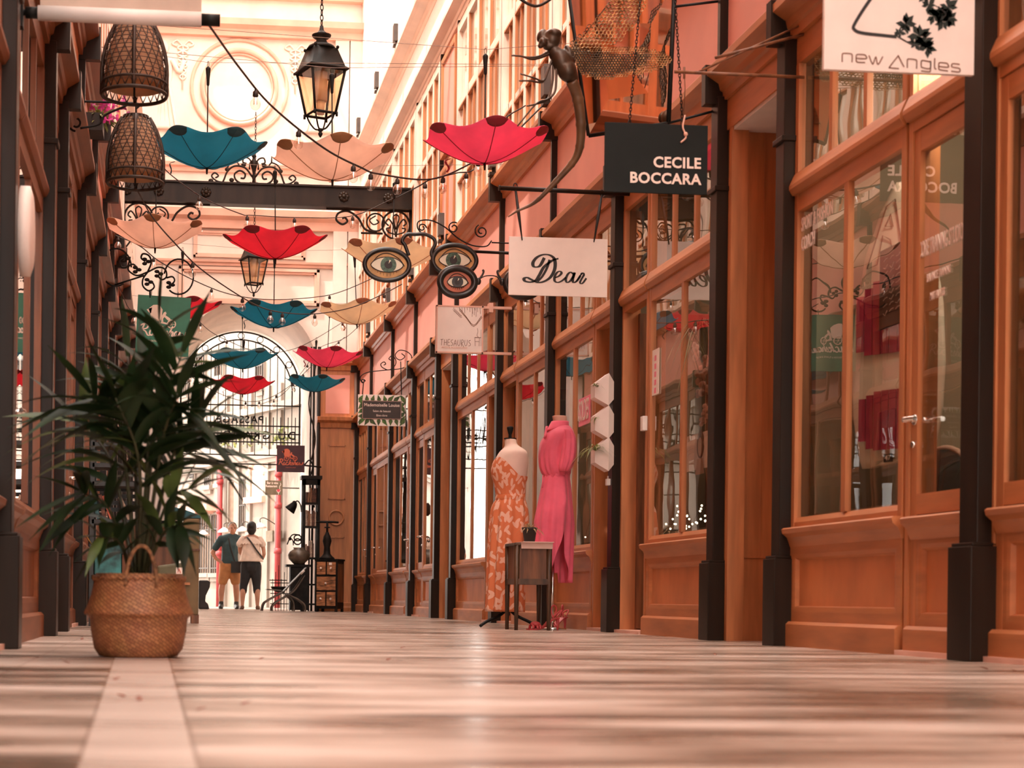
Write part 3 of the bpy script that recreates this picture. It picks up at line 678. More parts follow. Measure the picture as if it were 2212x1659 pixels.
# ================================================================ woven lanterns
mat('cane', (.05,.026,.014), .6, var=.2, scale=20); mat('lantern_paper', (.72,.45,.27), .8, var=.06, trans=.45)
def bell(t, s_=1.0):
    """radius of the bell at height t (0 bottom .. 1 top)"""
    return s_*(.178-.004*t if t < .25 else .178-.095*((t-.25)/.75)**2.2)
def woven_lantern(px, py_bot, Y, label, hang):
    o = atY(px, py_bot, Y); r = thing('woven_lantern', label, 'lantern', o, 'woven cane lanterns on the left'); H = .43
    lt = MB(); NW = 20
    for sg in (-1, 1):
        for k in range(NW):
            pts = []
            for i in range(15):
                t = .13+.87*i/14; a = 2*pi*k/NW+sg*1.15*t; q = bell(t); pts.append((q*cos(a), q*sin(a), H*t))
            lt.tube(pts, .0028, 4)
    for i in range(15):
        t = .16+.84*i/14.5; q = bell(t)+.001; lt.tube([(q*cos(a), q*sin(a), H*t) for a in [2*pi*j/30 for j in range(30)]], .0022, 4, closed=True)
    for k in range(24):                                          # zigzag hem
        a0, a1, a2 = 2*pi*k/24, 2*pi*(k+.5)/24, 2*pi*(k+1)/24
        lt.tube([(.18*cos(a0),.18*sin(a0),.01),(.181*cos(a1),.181*sin(a1),H*.14),(.18*cos(a2),.18*sin(a2),.01)], .004, 4)
    lt.build('cane_weave', 'cane', r, world=False)
    rm = MB()
    for t, w in ((0,.011),(.145,.007)): q = bell(t)+.003; rm.tube([(q*cos(a), q*sin(a), H*t) for a in [2*pi*j/36 for j in range(36)]], w, 6, closed=True)
    for k in range(4):
        a = -pi/2+k*pi/2; rm.tube([((bell(i/10)+.005)*cos(a), (bell(i/10)+.005)*sin(a), H*i/10) for i in range(11)], .011, 4, flat=(1,.35))
    rm.lathe([(.084,H-.004),(.086,H+.006),(.03,H+.012)], n=20); rm.build('rims_and_straps', 'cane', r, world=False)
    sh = MB(); sh.lathe([(bell(.16+.84*i/12)-.012, H*(.1+.88*i/12)) for i in range(13)], n=30, cap=False); sh.build('inner_shade', 'lantern_paper', r, world=False, thick=.002)
    bb = MB(); bb.cyl((0,0,H), (0,0,H-.2), .012); bb.cyl((0,0,-.02), (0,0,H-.19), .006); bb.build('lamp_holder', 'iron_black', r, world=False)
    sp = MB(); sp.tube([(0,0,H),(0,0,H+hang)], .007, 6); sp.build('suspension_rod', 'iron_black', r, world=False)
    return o
o1 = woven_lantern(290, 206, 9.45, 'upper woven cane bell lantern touching the white rolled banner', .3)
o2 = woven_lantern(292, 396, 10.9, 'lower woven cane bell lantern beside the large teal umbrella', .075)
def wall_bracket(name, label, pts_list, rr, loc, m='iron_black', cat='bracket'):
    mb = MB()
    for p in pts_list: mb.tube(p, rr, 6)
    o = mb.build(name, m, loc=loc); return tag(o, label, cat)
for o, hang, lb in ((o1,.3,'iron scroll bracket carrying the upper woven lantern'),(o2,.075,'iron scroll bracket with a diagonal brace carrying the lower woven lantern')):
    z = o.z+.43+hang; y = o.y; x0 = XL
    wall_bracket('lantern_bracket', lb, [
      spline([(x0,y,z+.01),(x0+.12,y,z+.015),(o.x-.03,y,z+.015),(o.x+.02,y,z+.005),(o.x,y,z-.02)],6), spiral((x0+.05,y,z+.035),.025,.012,-pi/2,-.8),
      spline([(o.x-.06,y,z),(o.x-.2,y,z-.07),(x0+.22,y,z-.13),(x0+.1,y,z-.16)],6), spiral((x0+.07,y,z-.13),.05,.02,-pi/2,-1.1), [(x0,y,z-.33),(x0,y,z+.05)]], .0075, (x0,y,z))
# ================================================================ string lights
mat('bulb_glass', (.9,.75,.65), .05, var=.02); glassmat('bulb', tint=(1,.96,.93), base=.25)
mat('cord', (.035,.02,.014), .6, var=.1)
def string_light(label, knots, bulbs, r=.006, sz=1.0):
    """knots: (px,py,Y); bulbs: fractions along the cord"""
    pts = spline([atY(*k) for k in knots], 8); root = thing('string_light', label, 'string light', pts[0], 'festoon string lights')
    mb = MB(); mb.tube(pts, r, 6); mb.build('cord', 'cord', root)
    for b in bulbs:
        p = pts[min(len(pts)-1, int(b*(len(pts)-1)))]
        s_ = MB(); s_.lathe([(.006,0),(.008,-.012),(.017,-.02),(.019,-.048),(.012,-.052)], p, 10); so = s_.build('socket', 'cord', root)
        g = MB(); g.lathe([(.011,-.05),(.018,-.06),(.031,-.08),(.034,-.1),(.027,-.122),(.012,-.134)], p, 12); g.build('bulb', 'bulb', so)
        f = MB(); f.tube([(p.x-.008,p.y,p.z-.055),(p.x-.01,p.y,p.z-.1),(p.x,p.y,p.z-.085),(p.x+.01,p.y,p.z-.1),(p.x+.008,p.y,p.z-.055)], .002, 4); f.build('filament', 'brass', so)
string_light('festoon string falling from the rolled banner past the roundel to the right wall', [(443,42,8.6),(520,150,10),(590,232,10.8),(700,320,11.6),(780,362,12.0),(820,376,12.3),(932,387,12.9),(1023,350,13.3),(1091,309,13.8),(1134,266,13.9),(1196,205,14.1)], [.15,.25,.385,.47,.545,.63,.715,.79,.87], .007)
string_light('festoon string rising along the right windows below the bright pink umbrella', [(855,428,13.9),(905,402,13.9),(932,387,13.8),(985,374,13.8),(1030,360,13.9),(1083,265,14),(1135,228,14.1)], [.25,.42,.6], .006)
string_light('festoon string passing in front of the iron girder', [(345,352,15),(372,380,15.3),(440,428,15.8),(520,462,16.2),(545,465,16.4),(650,470,16.9),(762,466,17.2),(857,425,17.4)], [.02,.28,.55,.71,.86], .005)
string_light('festoon string running down from the lower woven lantern behind the teal umbrella', [(295,408,12),(330,470,13),(380,528,14),(430,578,14.8),(500,628,16),(560,662,17),(610,675,17.6),(680,678,18.2),(760,664,18.8),(830,634,19.2),(868,614,19.4)], [.28,.44,.56,.6,.71,.9], .006)
string_light('festoon string above the arch passing over the cream umbrella', [(248,508,17),(300,530,17.8),(345,565,18.6),(420,606,19.6),(495,635,20.4),(580,647,21),(680,642,21.4),(745,627,21.6),(850,580,21.9)], [.02,.22,.44,.59,.7,.82], .006)
string_light('festoon string crossing behind the green sign to the arch', [(255,615,18),(290,676,19.5),(360,668,21),(412,680,22),(452,714,23.2),(490,735,24.5),(560,760,25.2),(640,752,25.4),(740,696,25.6),(800,650,25.6)], [.12,.4,.56,.66,.9], .005)
string_light('farthest festoon string slung low in front of the grille', [(395,790,26.5),(430,826,26.7),(500,860,26.9),(560,866,27),(620,838,27),(690,775,27),(745,728,27)], [.1,.27,.42,.52,.62,.75,.88], .005)
string_light('festoon string hanging over the pink umbrella beside the arch', [(560,875,27.6),(610,852,27.6),(655,800,27.6),(690,752,27.6),(745,730,27.4),(790,690,27)], [.14,.3,.46,.6,.76], .005)
# ================================================================ iron girder with scrollwork
gy = 22.6; gz0 = atY(540,440,gy).z; gz1 = atY(540,402,gy).z
root = thing('iron_girder', 'dark iron girder with rosettes and scrollwork spanning the passage', 'girder', V((XL,gy,gz0)))
mb = MB(); mb.box((XL,gy-.06,gz0),(XW,gy+.06,gz1)); mb.box((XL,gy-.1,gz0-.03),(XW,gy+.1,gz0)); mb.box((XL,gy-.1,gz1),(XW,gy+.1,gz1+.025)); mb.build('beam', 'iron_brown', root)
for px in (245,343,445,742,838):
    p = atY(px, 412, gy); p.x = max(XL+.08, min(XW-.08, p.x)); m_ = MB(); z = (gz0+gz1)/2
    for k in range(8): a = 2*pi*k/8; m_.ball((p.x+.045*cos(a),gy-.075,z+.045*sin(a)), (.028,.02,.028), 8, 6)
    m_.ball((p.x,gy-.085,z), .03, 8, 6); m_.build('rosette', 'iron_brown', root)
cx = atY(548,400,gy).x; zt = gz1+.025; cr = MB()
def sc(c, r0, r1, a0, turns, w=.014): cr.tube(spiral((c[0],gy,c[1]), r0, r1, a0, turns), w, 6)
cr.lathe([(.03,0),(.018,.06),(.03,.1),(.016,.14),(.03,.2),(.06,.3),(.03,.33),(.02,.36),(.035,.38),(.012,.42)], (cx,gy,zt), 10)
for sg in (-1,1):
    def mx(pts): return [V((cx+sg*a, gy, zt+b)) for a,b in pts]
    cr.tube(spline(mx([(.02,.1),(.12,.22),(.26,.24),(.36,.16),(.42,.02),(.5,-.0)]),6), .014, 6)
    cr.tube(spline(mx([(.03,.02),(.14,.0),(.24,.05),(.26,.13),(.19,.18),(.12,.14),(.13,.08),(.18,.08)]),6), .014, 6)
    cr.tube(spline(mx([(.02,.25),(.06,.34),(.13,.36),(.15,.3),(.1,.28)]),6), .011, 6)
    cr.tube(spline(mx([(.2,.25),(.24,.3),(.32,.27),(.37,.2)]),5), .011, 6)
    cr.tube(spline(mx([(.4,.01),(.5,.03),(.57,.09),(.53,.14),(.48,.1),(.52,.07)]),6), .012, 6)
    for a, b in ((.3,.05),(.36,.19),(.14,.26),(.58,.03)): cr.ball(mx([(a,b)])[0], (.035,.012,.03), 8, 6)
    for a, b in ((.06,.2),(.24,.3)): cr.cyl(mx([(a,b)])[0], mx([(a,b+.09)])[0], .012, .006)
cr.build('crest_scrollwork', 'iron_brown', root)
for nm_, xe, sg in (('left', XL, 1), ('right', XW, -1)):
    cr = MB(); zb = gz0-.03
    def q(a,b): return V((xe+sg*a, gy, zb-b))
    def ring(c, r_, w): cr.tube([q(c[0]+r_*cos(t), c[1]+r_*sin(t)) for t in [2*pi*i/28 for i in range(28)]], w, 6, closed=True)
    ring((.24,.2), .19, .014); ring((.52,.17), .12, .012)
    for s2 in (-1,1):
        cr.tube(spline([q(.24,.36),q(.24+s2*.03,.22),q(.24+s2*.1,.12),q(.24+s2*.14,.17),q(.24+s2*.1,.21)],6), .011, 6)
        cr.tube(spline([q(.24,.33),q(.24+s2*.1,.3),q(.24+s2*.13,.25),q(.24+s2*.08,.24)],6), .01, 6)
        cr.tube(spline([q(.24,.26),q(.24+s2*.04,.1),q(.24,.05)],6), .01, 6)
    cr.tube(spline([q(.5,.3),q(.66,.27),q(.76,.12),q(.9,.03),q(1.03,.06),q(1.06,.15),q(.98,.21),q(.91,.17),q(.94,.12),q(.98,.13)],7), .016, 6)
    cr.tube(spline([q(.52,.08),q(.6,.14),q(.55,.2),q(.48,.17),q(.51,.13)],6), .01, 6)
    cr.tube([q(.42,.32),q(.72,.32)], .015, 4); cr.tube([q(.03,0),q(.03,.75)], .025, 6); cr.tube([q(.0,.0),q(1.2,.0)], .015, 4)
    cr.tube(spline([q(.1,.4),q(.14,.5),q(.08,.6),q(.03,.66)],6), .012, 6)
    cr.build('scroll_bracket', 'iron_brown', root)
# ================================================================ signs
def board(name, label, cat, px0, py0, px1, py1, Y, m, t=.012, tiltdeg=0, grp=None):
    """flat hanging board facing down the passage, from its photo corners at depth Y"""
    a = atY(px0, py1, Y); b = atY(px1, py0, Y)
    a2 = atY((px0+px1)/2, (py0+py1)/2, Y); w = (atY(px1,(py0+py1)/2,Y)-atY(px0,(py0+py1)/2,Y)).length; h = (atY((px0+px1)/2,py0,Y)-atY((px0+px1)/2,py1,Y)).length
    r = thing(name, label, cat, a2, grp); r.rotation_euler = (0, R(tiltdeg), 0)
    mb = MB(); mb.box((-w/2,-t/2,-h/2),(w/2,t/2,h/2)); mb.build('board', m, r, world=False, bevel=.002)
    return r, w, h
def letter(r, txt, size, x, z, m, align='CENTER', shear=0, offset=0, space=1.0, wx=1, y=-.008, name='lettering', rotz=0):
    me = textmesh(txt, size, .0012, align, shear, offset, space); mb = MB()
    mb.mesh(me, M.Translation((x,y,z)) @ M.Rotation(rotz,4,'Y') @ facing((0,0,0), wx)); bpy.data.meshes.remove(me)
    return mb.build(name, m, r, world=False, recalc=False)
def brush(mb, pts, w, y=-.009, n=6, closed=False, contrast=.0, ang=.9):
    """flat pen stroke of varying width in the sign plane (x,z)"""
    P = spline([(p[0],0,p[1]) for p in pts], n, closed); k = len(P); L = []
    for i, p in enumerate(P):
        t = (P[min(i+1,k-1)]-P[max(i-1,0)]); t.normalize(); nrm = V((-t.z,0,t.x))
        ww = w*(1-contrast+contrast*abs(sin(math.atan2(t.z,t.x)))**1.5)
        L.append((p+nrm*ww/2, p-nrm*ww/2))
    for i in range(k-1):
        a,b = L[i]; c,d = L[i+1]
        for yy in (y,): mb.quad(V((a.x,yy,a.z)),V((b.x,yy,b.z)),V((d.x,yy,d.z)),V((c.x,yy,c.z)))
mat('ink', (.02,.016,.014), .6, var=.05); mat('sign_black', (.007,.009,.008), .6, var=.1, spec=.2); mat('sign_white', (.88,.74,.66), .5, var=.02)
mat('letter_white', (.85,.66,.57), .5, var=.02); mat('ink_brown', (.2,.085,.045), .6, var=.05)
# black sign
r, w, h = board('shop_sign', 'black hanging sign reading CECILE BOCCARA in white capitals', 'sign', 1306, 268, 1528, 418, 8.6, 'sign_black', grp=None)
letter(r, 'CECILE', .078, w/2-.036, -.022, 'letter_white', 'RIGHT', offset=.0022, space=1.06); letter(r, 'BOCCARA', .078, w/2-.036, -.107, 'letter_white', 'RIGHT', offset=.0022, space=1.06)
mb = MB(); bs = MB()
def chain(mb, a, b, lk=.022, rr=.0022, wd=.006):
    a, b = V(a), V(b); d = b-a; n = max(2, int(d.length/(lk*.8))); d.normalize(); s1 = d.cross(V((0,1,0))); s1.normalize(); s2 = d.cross(s1)
    for i in range(n):
        c = a+(b-a)*((i+.5)/n); s_ = s1 if i % 2 else s2
        mb.tube([c+s_*(wd*cos(t))+d*(lk*.6*sin(t)) for t in [2*pi*j/8 for j in range(8)]], rr, 4, closed=True)
o = V(r.location); Yb = 8.6
pL, pR = atY(1360,262,Yb), atY(1474,262,Yb); tL, tR = atY(1388,-60,Yb), atY(1455,-60,Yb)
for p, t_ in ((pL,tL),(pR,tR)):
    mb = MB(); chain(mb, p, t_); mb.tube([p+V((.008*cos(t),0,-.02+.03*sin(t))) for t in [2*pi*j/10 for j in range(10)]], .003, 5, closed=True)
    mb.build('hanging_chain', 'iron_brown', r)
q = atY(1478,275,Yb); bs.tube(spline([q+V((0,-.012,.06)),q+V((-.012,-.014,.0)),q+V((0,-.014,-.035)),q+V((.004,-.014,-.06)),q+V((-.022,-.014,-.085))],5), .005, 6)
bs.ball(q+V((.004,-.014,-.04)), .012, 8, 6); bs.build('cord_knot', 'stone_trim', r)
# iron rod with braces for it
ya = 8.45; rod = thing('sign_bracket', 'rusty iron rod bracket above the black sign', 'bracket', atX(1700,160,XW))
mb = MB(); a = atY(1457,155,ya); e = V((XW, ya, a.z-.002)); mb.tube([a, e], .009, 8); mb.tube([atY(1545,125,ya), V((XW,ya,atY(1700,72,ya).z))], .008, 8); mb.tube([V((a.x+.12,ya,a.z)), V((XW,ya,a.z+.28))], .006, 6)
mb.tube([atY(1478,157,ya), atY(1480,190,ya), atY(1476,258,Yb)], .0025, 5); mb.tube([atY(1478,150,ya)+V((0,.0,.012*1)), atY(1478,170,ya)], .006, 6); mb.build('rod', 'wood_deep', rod)
# white sign with branch drawing
r, w, h = board('shop_sign', 'large white sign with a leafy branch reading new Angles at the top right', 'sign', 1780, -170, 2104, 158, 6.33, 'sign_white', t=.02)
k = w/324.0
def S(px, py): return ((px-1942)*k, -(py+6)*k)
dr = MB(); lf = MB()
brush(dr, [S(1960,-120),S(1925,-55),S(1880,0),S(1845,55),S(1845,68),S(1862,74),S(1905,77),S(1935,79)], .013, -.0115)
brush(dr, [S(1935,77),S(1965,92),S(1990,100)], .006, -.0115); brush(dr, [S(1935,77),S(1950,62)], .005, -.0115); brush(dr, [S(2008,5),S(2040,25),S(2030,40)], .004, -.0115); brush(dr, [S(1985,-90),S(2008,0)], .005, -.0115)
random.seed(5)
def leafburst(cx, cy, n, L):
    for i in range(n):
        a = 2*pi*i/n+random.uniform(-.3,.3); l = L*random.uniform(.65,1.1); c0 = S(cx,cy); dx, dz = cos(a)*l*k, sin(a)*l*k; nx, nz = -dz*.26, dx*.26
        lf._add([V((c0[0],-.0112,c0[1])), V((c0[0]+dx*.5+nx,-.0112,c0[1]+dz*.5+nz)), V((c0[0]+dx,-.0112,c0[1]+dz)), V((c0[0]+dx*.5-nx,-.0112,c0[1]+dz*.5-nz))], [(0,1,2,3)])
for cx_, cy_, n_, L_ in ((1955,52,9,24),(1940,70,6,16),(1985,75,8,26),(1995,88,8,24),(2002,98,7,22),(1975,92,6,16),(2030,28,9,26),(2045,12,7,26),(2035,45,6,22),(2003,10,7,20),(2015,32,7,20),(2050,35,7,20),(1998,-15,8,26)): leafburst(cx_, cy_, n_, L_)
dr.build('branch_drawing', 'ink', r, world=False, recalc=False)
mat('leaf_print', (.012,.02,.013), .6); lf.build('leaf_drawing', 'leaf_print', r, world=False, recalc=False)
tx = MB(); W_ = .0052
def T(pts, closed=False): brush(tx, [S(a,b) for a,b in pts], W_, -.0115, 4, closed)
T([(1819,136),(1819,121),(1822,118),(1836,118),(1840,121),(1840,136)]); T([(1868,135),(1852,135),(1849,131),(1849,122),(1852,119),(1866,119),(1870,122),(1870,127),(1850,127)])
T([(1876,120),(1883,136),(1886,136),(1891,122),(1894,136),(1898,136),(1906,121)]); T([(1941,145),(1922,144),(1921,142),(1938,120),(1940,120),(1952,141)])
T([(1959,143),(1959,127),(1962,124),(1976,125),(1979,128),(1979,144)]); T([(2008,128),(1992,126),(1989,129),(1989,138),(1992,141),(2008,142),(2009,126),(2009,145),(2006,149),(1989,148)])
T([(2018,120),(2018,140),(2022,143)]); T([(2047,146),(2030,144),(2027,141),(2027,132),(2030,129),(2044,130),(2047,133),(2047,138),(2028,137)]); T([(2072,131),(2058,130),(2055,133),(2056,137),(2070,139),(2073,142),(2071,147),(2054,146)])
tx.build('lettering', 'ink_brown', r, world=False, recalc=False)
mb = MB(); o = V(r.location); mb.tube([V((o.x-w/2,6.33,o.z+h/2+.02)), V((XW,6.33,o.z+h/2+.02))], .012, 8); mb.build('hanging_rod', 'iron_brown', r)
# white script sign
r, w, h = board('shop_sign', 'white hanging sign with the black script word Dear', 'sign', 1099, 514, 1312, 640, 11.75, 'sign_white', t=.012)
k = w/213.0
def S(px, py): return ((px-1205.5)*k, -(py-577)*k)
tx = MB()
def Q(px, py): return S(1060+px*.2532, 380+py*.2532)
def T(pts, wd=.011, con=.6): brush(tx, [Q(a,b) for a,b in pts], wd*1.6, -.0075, 8, False, con)
T([(575,708),(525,725),(455,780),(415,850),(385,895),(340,912),(295,905),(285,885),(310,875),(345,890),(400,912),(450,905),(505,870),(540,810),(548,750),(535,705),(495,680),(440,680),(390,705),(360,745),(362,775),(385,785),(420,770),(455,705)],.016,.62)
T([(500,720),(478,790),(440,860),(400,905)],.012,.5)
T([(545,870),(580,855),(602,830),(590,815),(565,825),(545,860),(545,895),(570,908),(605,895),(640,865)],.012,.6)
T([(705,835),(680,820),(655,840),(640,880),(650,905),(675,895),(700,860),(715,822),(700,880),(708,905),(735,890),(765,845)],.012,.6)
T([(731,893),(755,858),(776,826)],.006,.3); T([(768,836),(778,826),(792,828),(794,842),(784,846)],.009,.2); T([(793,842),(772,878),(762,902),(772,913),(790,902),(815,866)],.010,.6)
tx.build('script_lettering', 'ink', r, world=False, recalc=False)
for (xa,ya_,xb,yb_) in ((1113,405,1128,519),(1300,420,1283,523)):
    mb = MB(); a, b = atY(xa,ya_,11.75), atY(xb,yb_,11.74); mb.tube([a,(a+b)/2,b], [.008,.012,.004], 6); mb.tube([a+V((.014*cos(t),0,.01+.022*sin(t))) for t in [2*pi*j/10 for j in range(10)]], .004, 5, closed=True)
    mb.build('strap', 'ink', r)
mb = MB(); a = atY(1080,406,11.75); mb.tube([a, V((XW-.0,11.75,a.z-.012))], .016, 10); mb.cyl(a+V((.0,0,0)), a+V((-.01,0,0)), .02); o = mb.build('sign_bracket', 'iron_brown', loc=a); tag(o, 'round iron rod carrying the white script sign', 'bracket')
# square white sign
r, w, h = board('shop_sign', 'square white framed sign reading THESAURUS with a pendant drawing', 'sign', 941, 661, 1043, 764, 15.9, 'sign_white', t=.05)
k = w/102.0
mb = MB(); f_ = .006
for a in ((-w/2,-h/2,-w/2+.014,h/2),(w/2-.014,-h/2,w/2,h/2),(-w/2,-h/2,w/2,-h/2+.014),(-w/2,h/2-.014,w/2,h/2)): mb.box((a[0],-.028,a[1]),(a[2],-.02,a[3]))
mb.build('frame', 'stone_trim', r, world=False)
def Q(px, py): return ((640+px*.2532-992)*k, -(380+py*.2532-712.5)*k)
tx = MB()
def T(pts, wd=.0045, n=3): brush(tx, [Q(a,b) for a,b in pts], wd, -.0265, n)
GL = {'T':[[(0,2),(24,-3)],[(12,0),(9,50)]],'H':[[(3,0),(0,50)],[(22,-2),(19,50)],[(1,25),(21,23)]],'E':[[(20,0),(3,1),(0,50),(20,48)],[(2,24),(16,23)]],'S':[[(19,2),(6,5),(4,20),(16,30),(15,46),(0,50)]],'A':[[(0,52),(14,0),(22,52)],[(5,34),(19,32)]],'U':[[(2,0),(0,36),(9,50),(19,38),(22,-2)]],'R':[[(2,54),(4,2),(18,5),(16,22),(4,28),(24,62)]]}
for x_, ch in zip((1228,1259,1290,1315,1341,1374,1404,1434,1466), 'THESAURUS'):
    for s_ in GL[ch]: T([(x_+a, 1401+b) for a,b in s_])
for s_ in ([(1385,1150),(1450,1220),(1510,1285),(1580,1205)],[(1390,1140),(1440,1200),(1510,1275),(1575,1195)]): T(s_, .006)
for i in range(9): a = 1385+22*i; T([(a,1128),(a+3,1150+14*(i%3))], .004)
for i in range(7): a = 1340+10*i; T([(a,1130+10*i),(a-8,1150+10*i),(a+6,1165+8*i),(a+2,1140+9*i)], .003)
for x_ in (1495,1512,1528): T([(x_,1130),(x_,1190+14*(x_%3))], .004)
T([(1540,1300),(1545,1330),(1538,1360),(1550,1375)], .004); T([(1520,1376),(1524,1450)], .004); T([(1560,1376),(1556,1450)], .004); T([(1520,1378),(1574,1378)],.006); T([(1522,1412),(1558,1412)],.004); T([(1572,1310),(1572,1450)],.003)
tx.build('lettering', 'ink_brown', r, world=False, recalc=False)
letter(r, 'ARTS & ACCESSOIRES', .026, -.05, Q(0,1468)[1], 'stone_trim', y=-.027)
bx = V(r.location); mb = MB()
for z in (h/2-.01, -h/2+.01): mb.box((bx.x+w/2-.02,15.88,bx.z+z-.012),(XW,15.92,bx.z+z+.012))
mb.box((bx.x+w/2+.05,15.85,bx.z+h/2-.06),(bx.x+w/2+.09,15.95,bx.z+h/2+.03)); mb.build('wall_arm', 'stone_trim', r)
# eyes on spectacles
mat('eye_white', (.72,.66,.5), .4, var=.04); mat('iris_green', (.05,.11,.06), .4, var=.3, scale=60); mat('lid_gold', (.55,.3,.1), .5, var=.15, scale=12); mat('lid_red', (.5,.13,.06), .5, var=.1, scale=12); mat('iris_dark', (.03,.025,.022), .4, var=.2); mat('rim_black', (.022,.02,.017), .3, var=.2)
def ell(mb, c, rx, rz, r, y, n=44): mb.tube([V((c[0]+rx*cos(t), y, c[1]+rz*sin(t))) for t in [2*pi*i/n for i in range(n)]], r, 10, closed=True)
def disc(mb, c, rx, rz, y, n=36, t=.004): mb.prism([(c[0]+rx*cos(2*pi*i/n), c[1]+rz*sin(2*pi*i/n)) for i in range(n)], lambda a,b,d: V((a,y+d,b)), 0, t)
def eye(r, c, rx, rz, rim, lid, iris, sg=1, scale=1.0):
    """lens with a painted eye: lid, almond white, iris, pupil, rim"""
    m1 = MB(); disc(m1, c, rx-.01, rz-.008, 0, t=.014); m1.build('lens_backing', lid, r, world=False)
    A = rx*.72*scale; B = rz*.52*scale; almond = [(c[0]+A*cos(t), c[1]-.004+B*sin(t)*(1 if sin(t) > 0 else .85)*(1-.25*abs(cos(t))**3)) for t in [2*pi*i/40 for i in range(40)]]
    m2 = MB(); m2.prism(almond, lambda a,b,d: V((a,-.006+d,b)), 0, .006); m2.build('eye_white', 'eye_white', r, world=False)
    ix = c[0]+sg*rx*.06; ir = B*.98
    m3 = MB(); disc(m3, (ix,c[1]), ir, ir, -.009, t=.003); m3.build('iris', iris, r, world=False)
    m4 = MB(); disc(m4, (ix,c[1]), ir*.5, ir*.5, -.012, t=.003)
    L = len(almond); m4.tube([V((a,-.007,b)) for a,b in almond], .0035, 5, closed=True)
    m4.tube(spline([(c[0]-A*1.02,-.004,c[1]+.0),(c[0]-A*.5,-.004,c[1]+B*1.15),(c[0]+A*.1,-.004,c[1]+B*1.4),(c[0]+A*.75,-.004,c[1]+B*.75),(c[0]+A*1.1,-.004,c[1]-.01)],6), .003, 5)
    for i in range(7): t = -pi*(.25+.5*i/6); m4.tube([V((c[0]+A*.8*cos(t),-.006,c[1]+B*1.05*sin(t))), V((c[0]+A*.85*cos(t),-.006,c[1]+B*1.4*sin(t)))], .0015, 4)
    m4.build('pupil_and_lashes', 'ink', r, world=False)
    m5 = MB(); m5.prism([(ix,c[1]+ir*.1),(ix+ir*.3,c[1]+ir*.5),(ix+ir*.12,c[1]+ir*.6)], lambda a,b,d: V((a,-.014+d,b)), 0, .002); m5.build('highlight', 'eye_white', r, world=False)
    m6 = MB(); ell(m6, c, rx, rz, rim, 0); m6.build('rim', 'rim_black', r, world=False)
Ys = 14.0; c1 = atY(836,572,Ys); c2 = atY(982,562,Ys)
r = thing('spectacles_sign', 'big pince-nez spectacles sign with two painted green eyes', 'sign', c1); s_ = PXM(Ys)
d2 = c2-c1; eye(r, (0,0), 49/s_, 34/s_, .02, 'lid_gold', 'iris_green', 1); eye(r, (d2.x,d2.z), 48/s_, 33/s_, .02, 'lid_gold', 'iris_green', -1)
mb = MB(); P = [atY(a,b,Ys)-c1 for a,b in ((883,552),(875,530),(869,520),(878,507),(898,506),(918,506),(936,515),(940,527),(932,545),(936,560))]; mb.tube(spline(P,6), .016, 8); mb.build('nose_bridge', 'rim_black', r, world=False)
mb = MB(); a = atY(1018,543,Ys)-c1; mb.tube([a, V((XW-c1.x,0,a.z-.012))], .013, 8); mb.build('wall_rod', 'iron_brown', r, world=False)
P1 = atY(905,480,Ys)
wall_bracket('scroll_bracket', 'thin scrolled iron bracket above the big spectacles sign', [[p for p in spline([atY(a,b,Ys+.02) for a,b in ((912,505),(902,492),(905,478),(930,476),(960,490),(990,515),(1020,530),(1050,532),(1062,520))],6)], spiral(atY(912,492,Ys+.02),.035,.012,0,1.2), spiral(atY(980,492,Ys+.02),.05,.015,1,1.3), spiral(atY(1040,500,Ys+.02),.06,.015,2,1.5), [atY(1062,524,Ys+.02), V((XW,Ys+.02,atY(1062,524,Ys).z))]], .006, P1)
Yq = 13.0; c1 = atY(988,609,Yq); c2 = atY(1130,612,Yq); r = thing('spectacles_sign', 'smaller black spectacles with a red-lidded brown eye, partly behind the white script sign', 'sign', c1); s_ = PXM(Yq)
eye(r, (0,0), 38/s_, 30/s_, .028, 'lid_red', 'iris_dark', 0, .82); d2 = c2-c1; eye(r, (d2.x,d2.z), 38/s_, 30/s_, .028, 'lid_red', 'iris_dark', 0, .82)
mb = MB()
for sg, cc in ((1,0),(-1,d2.x)): e = cc+sg*41/s_; mb.ball((e+sg*.02,0,.01), (.022,.022,.03)); mb.tube(spline([(e+sg*.02,0,.02),(e+sg*.05,0,.06),(e+sg*.06,0,.09),(e+sg*.05,0,.1)],5), .009, 6)
mb.tube(spline([(41/s_+.03,0,.03),(d2.x*.5-.03,0,.055),(d2.x*.5+.05,0,.05),(d2.x-41/s_-.03,0,.0)],6), .005, 6); mb.tube([(d2.x+.1,0,.05),(d2.x+.12,0,.2),(XW-c1.x,0,.2)], .01, 6); mb.build('bridge', 'rim_black', r, world=False)
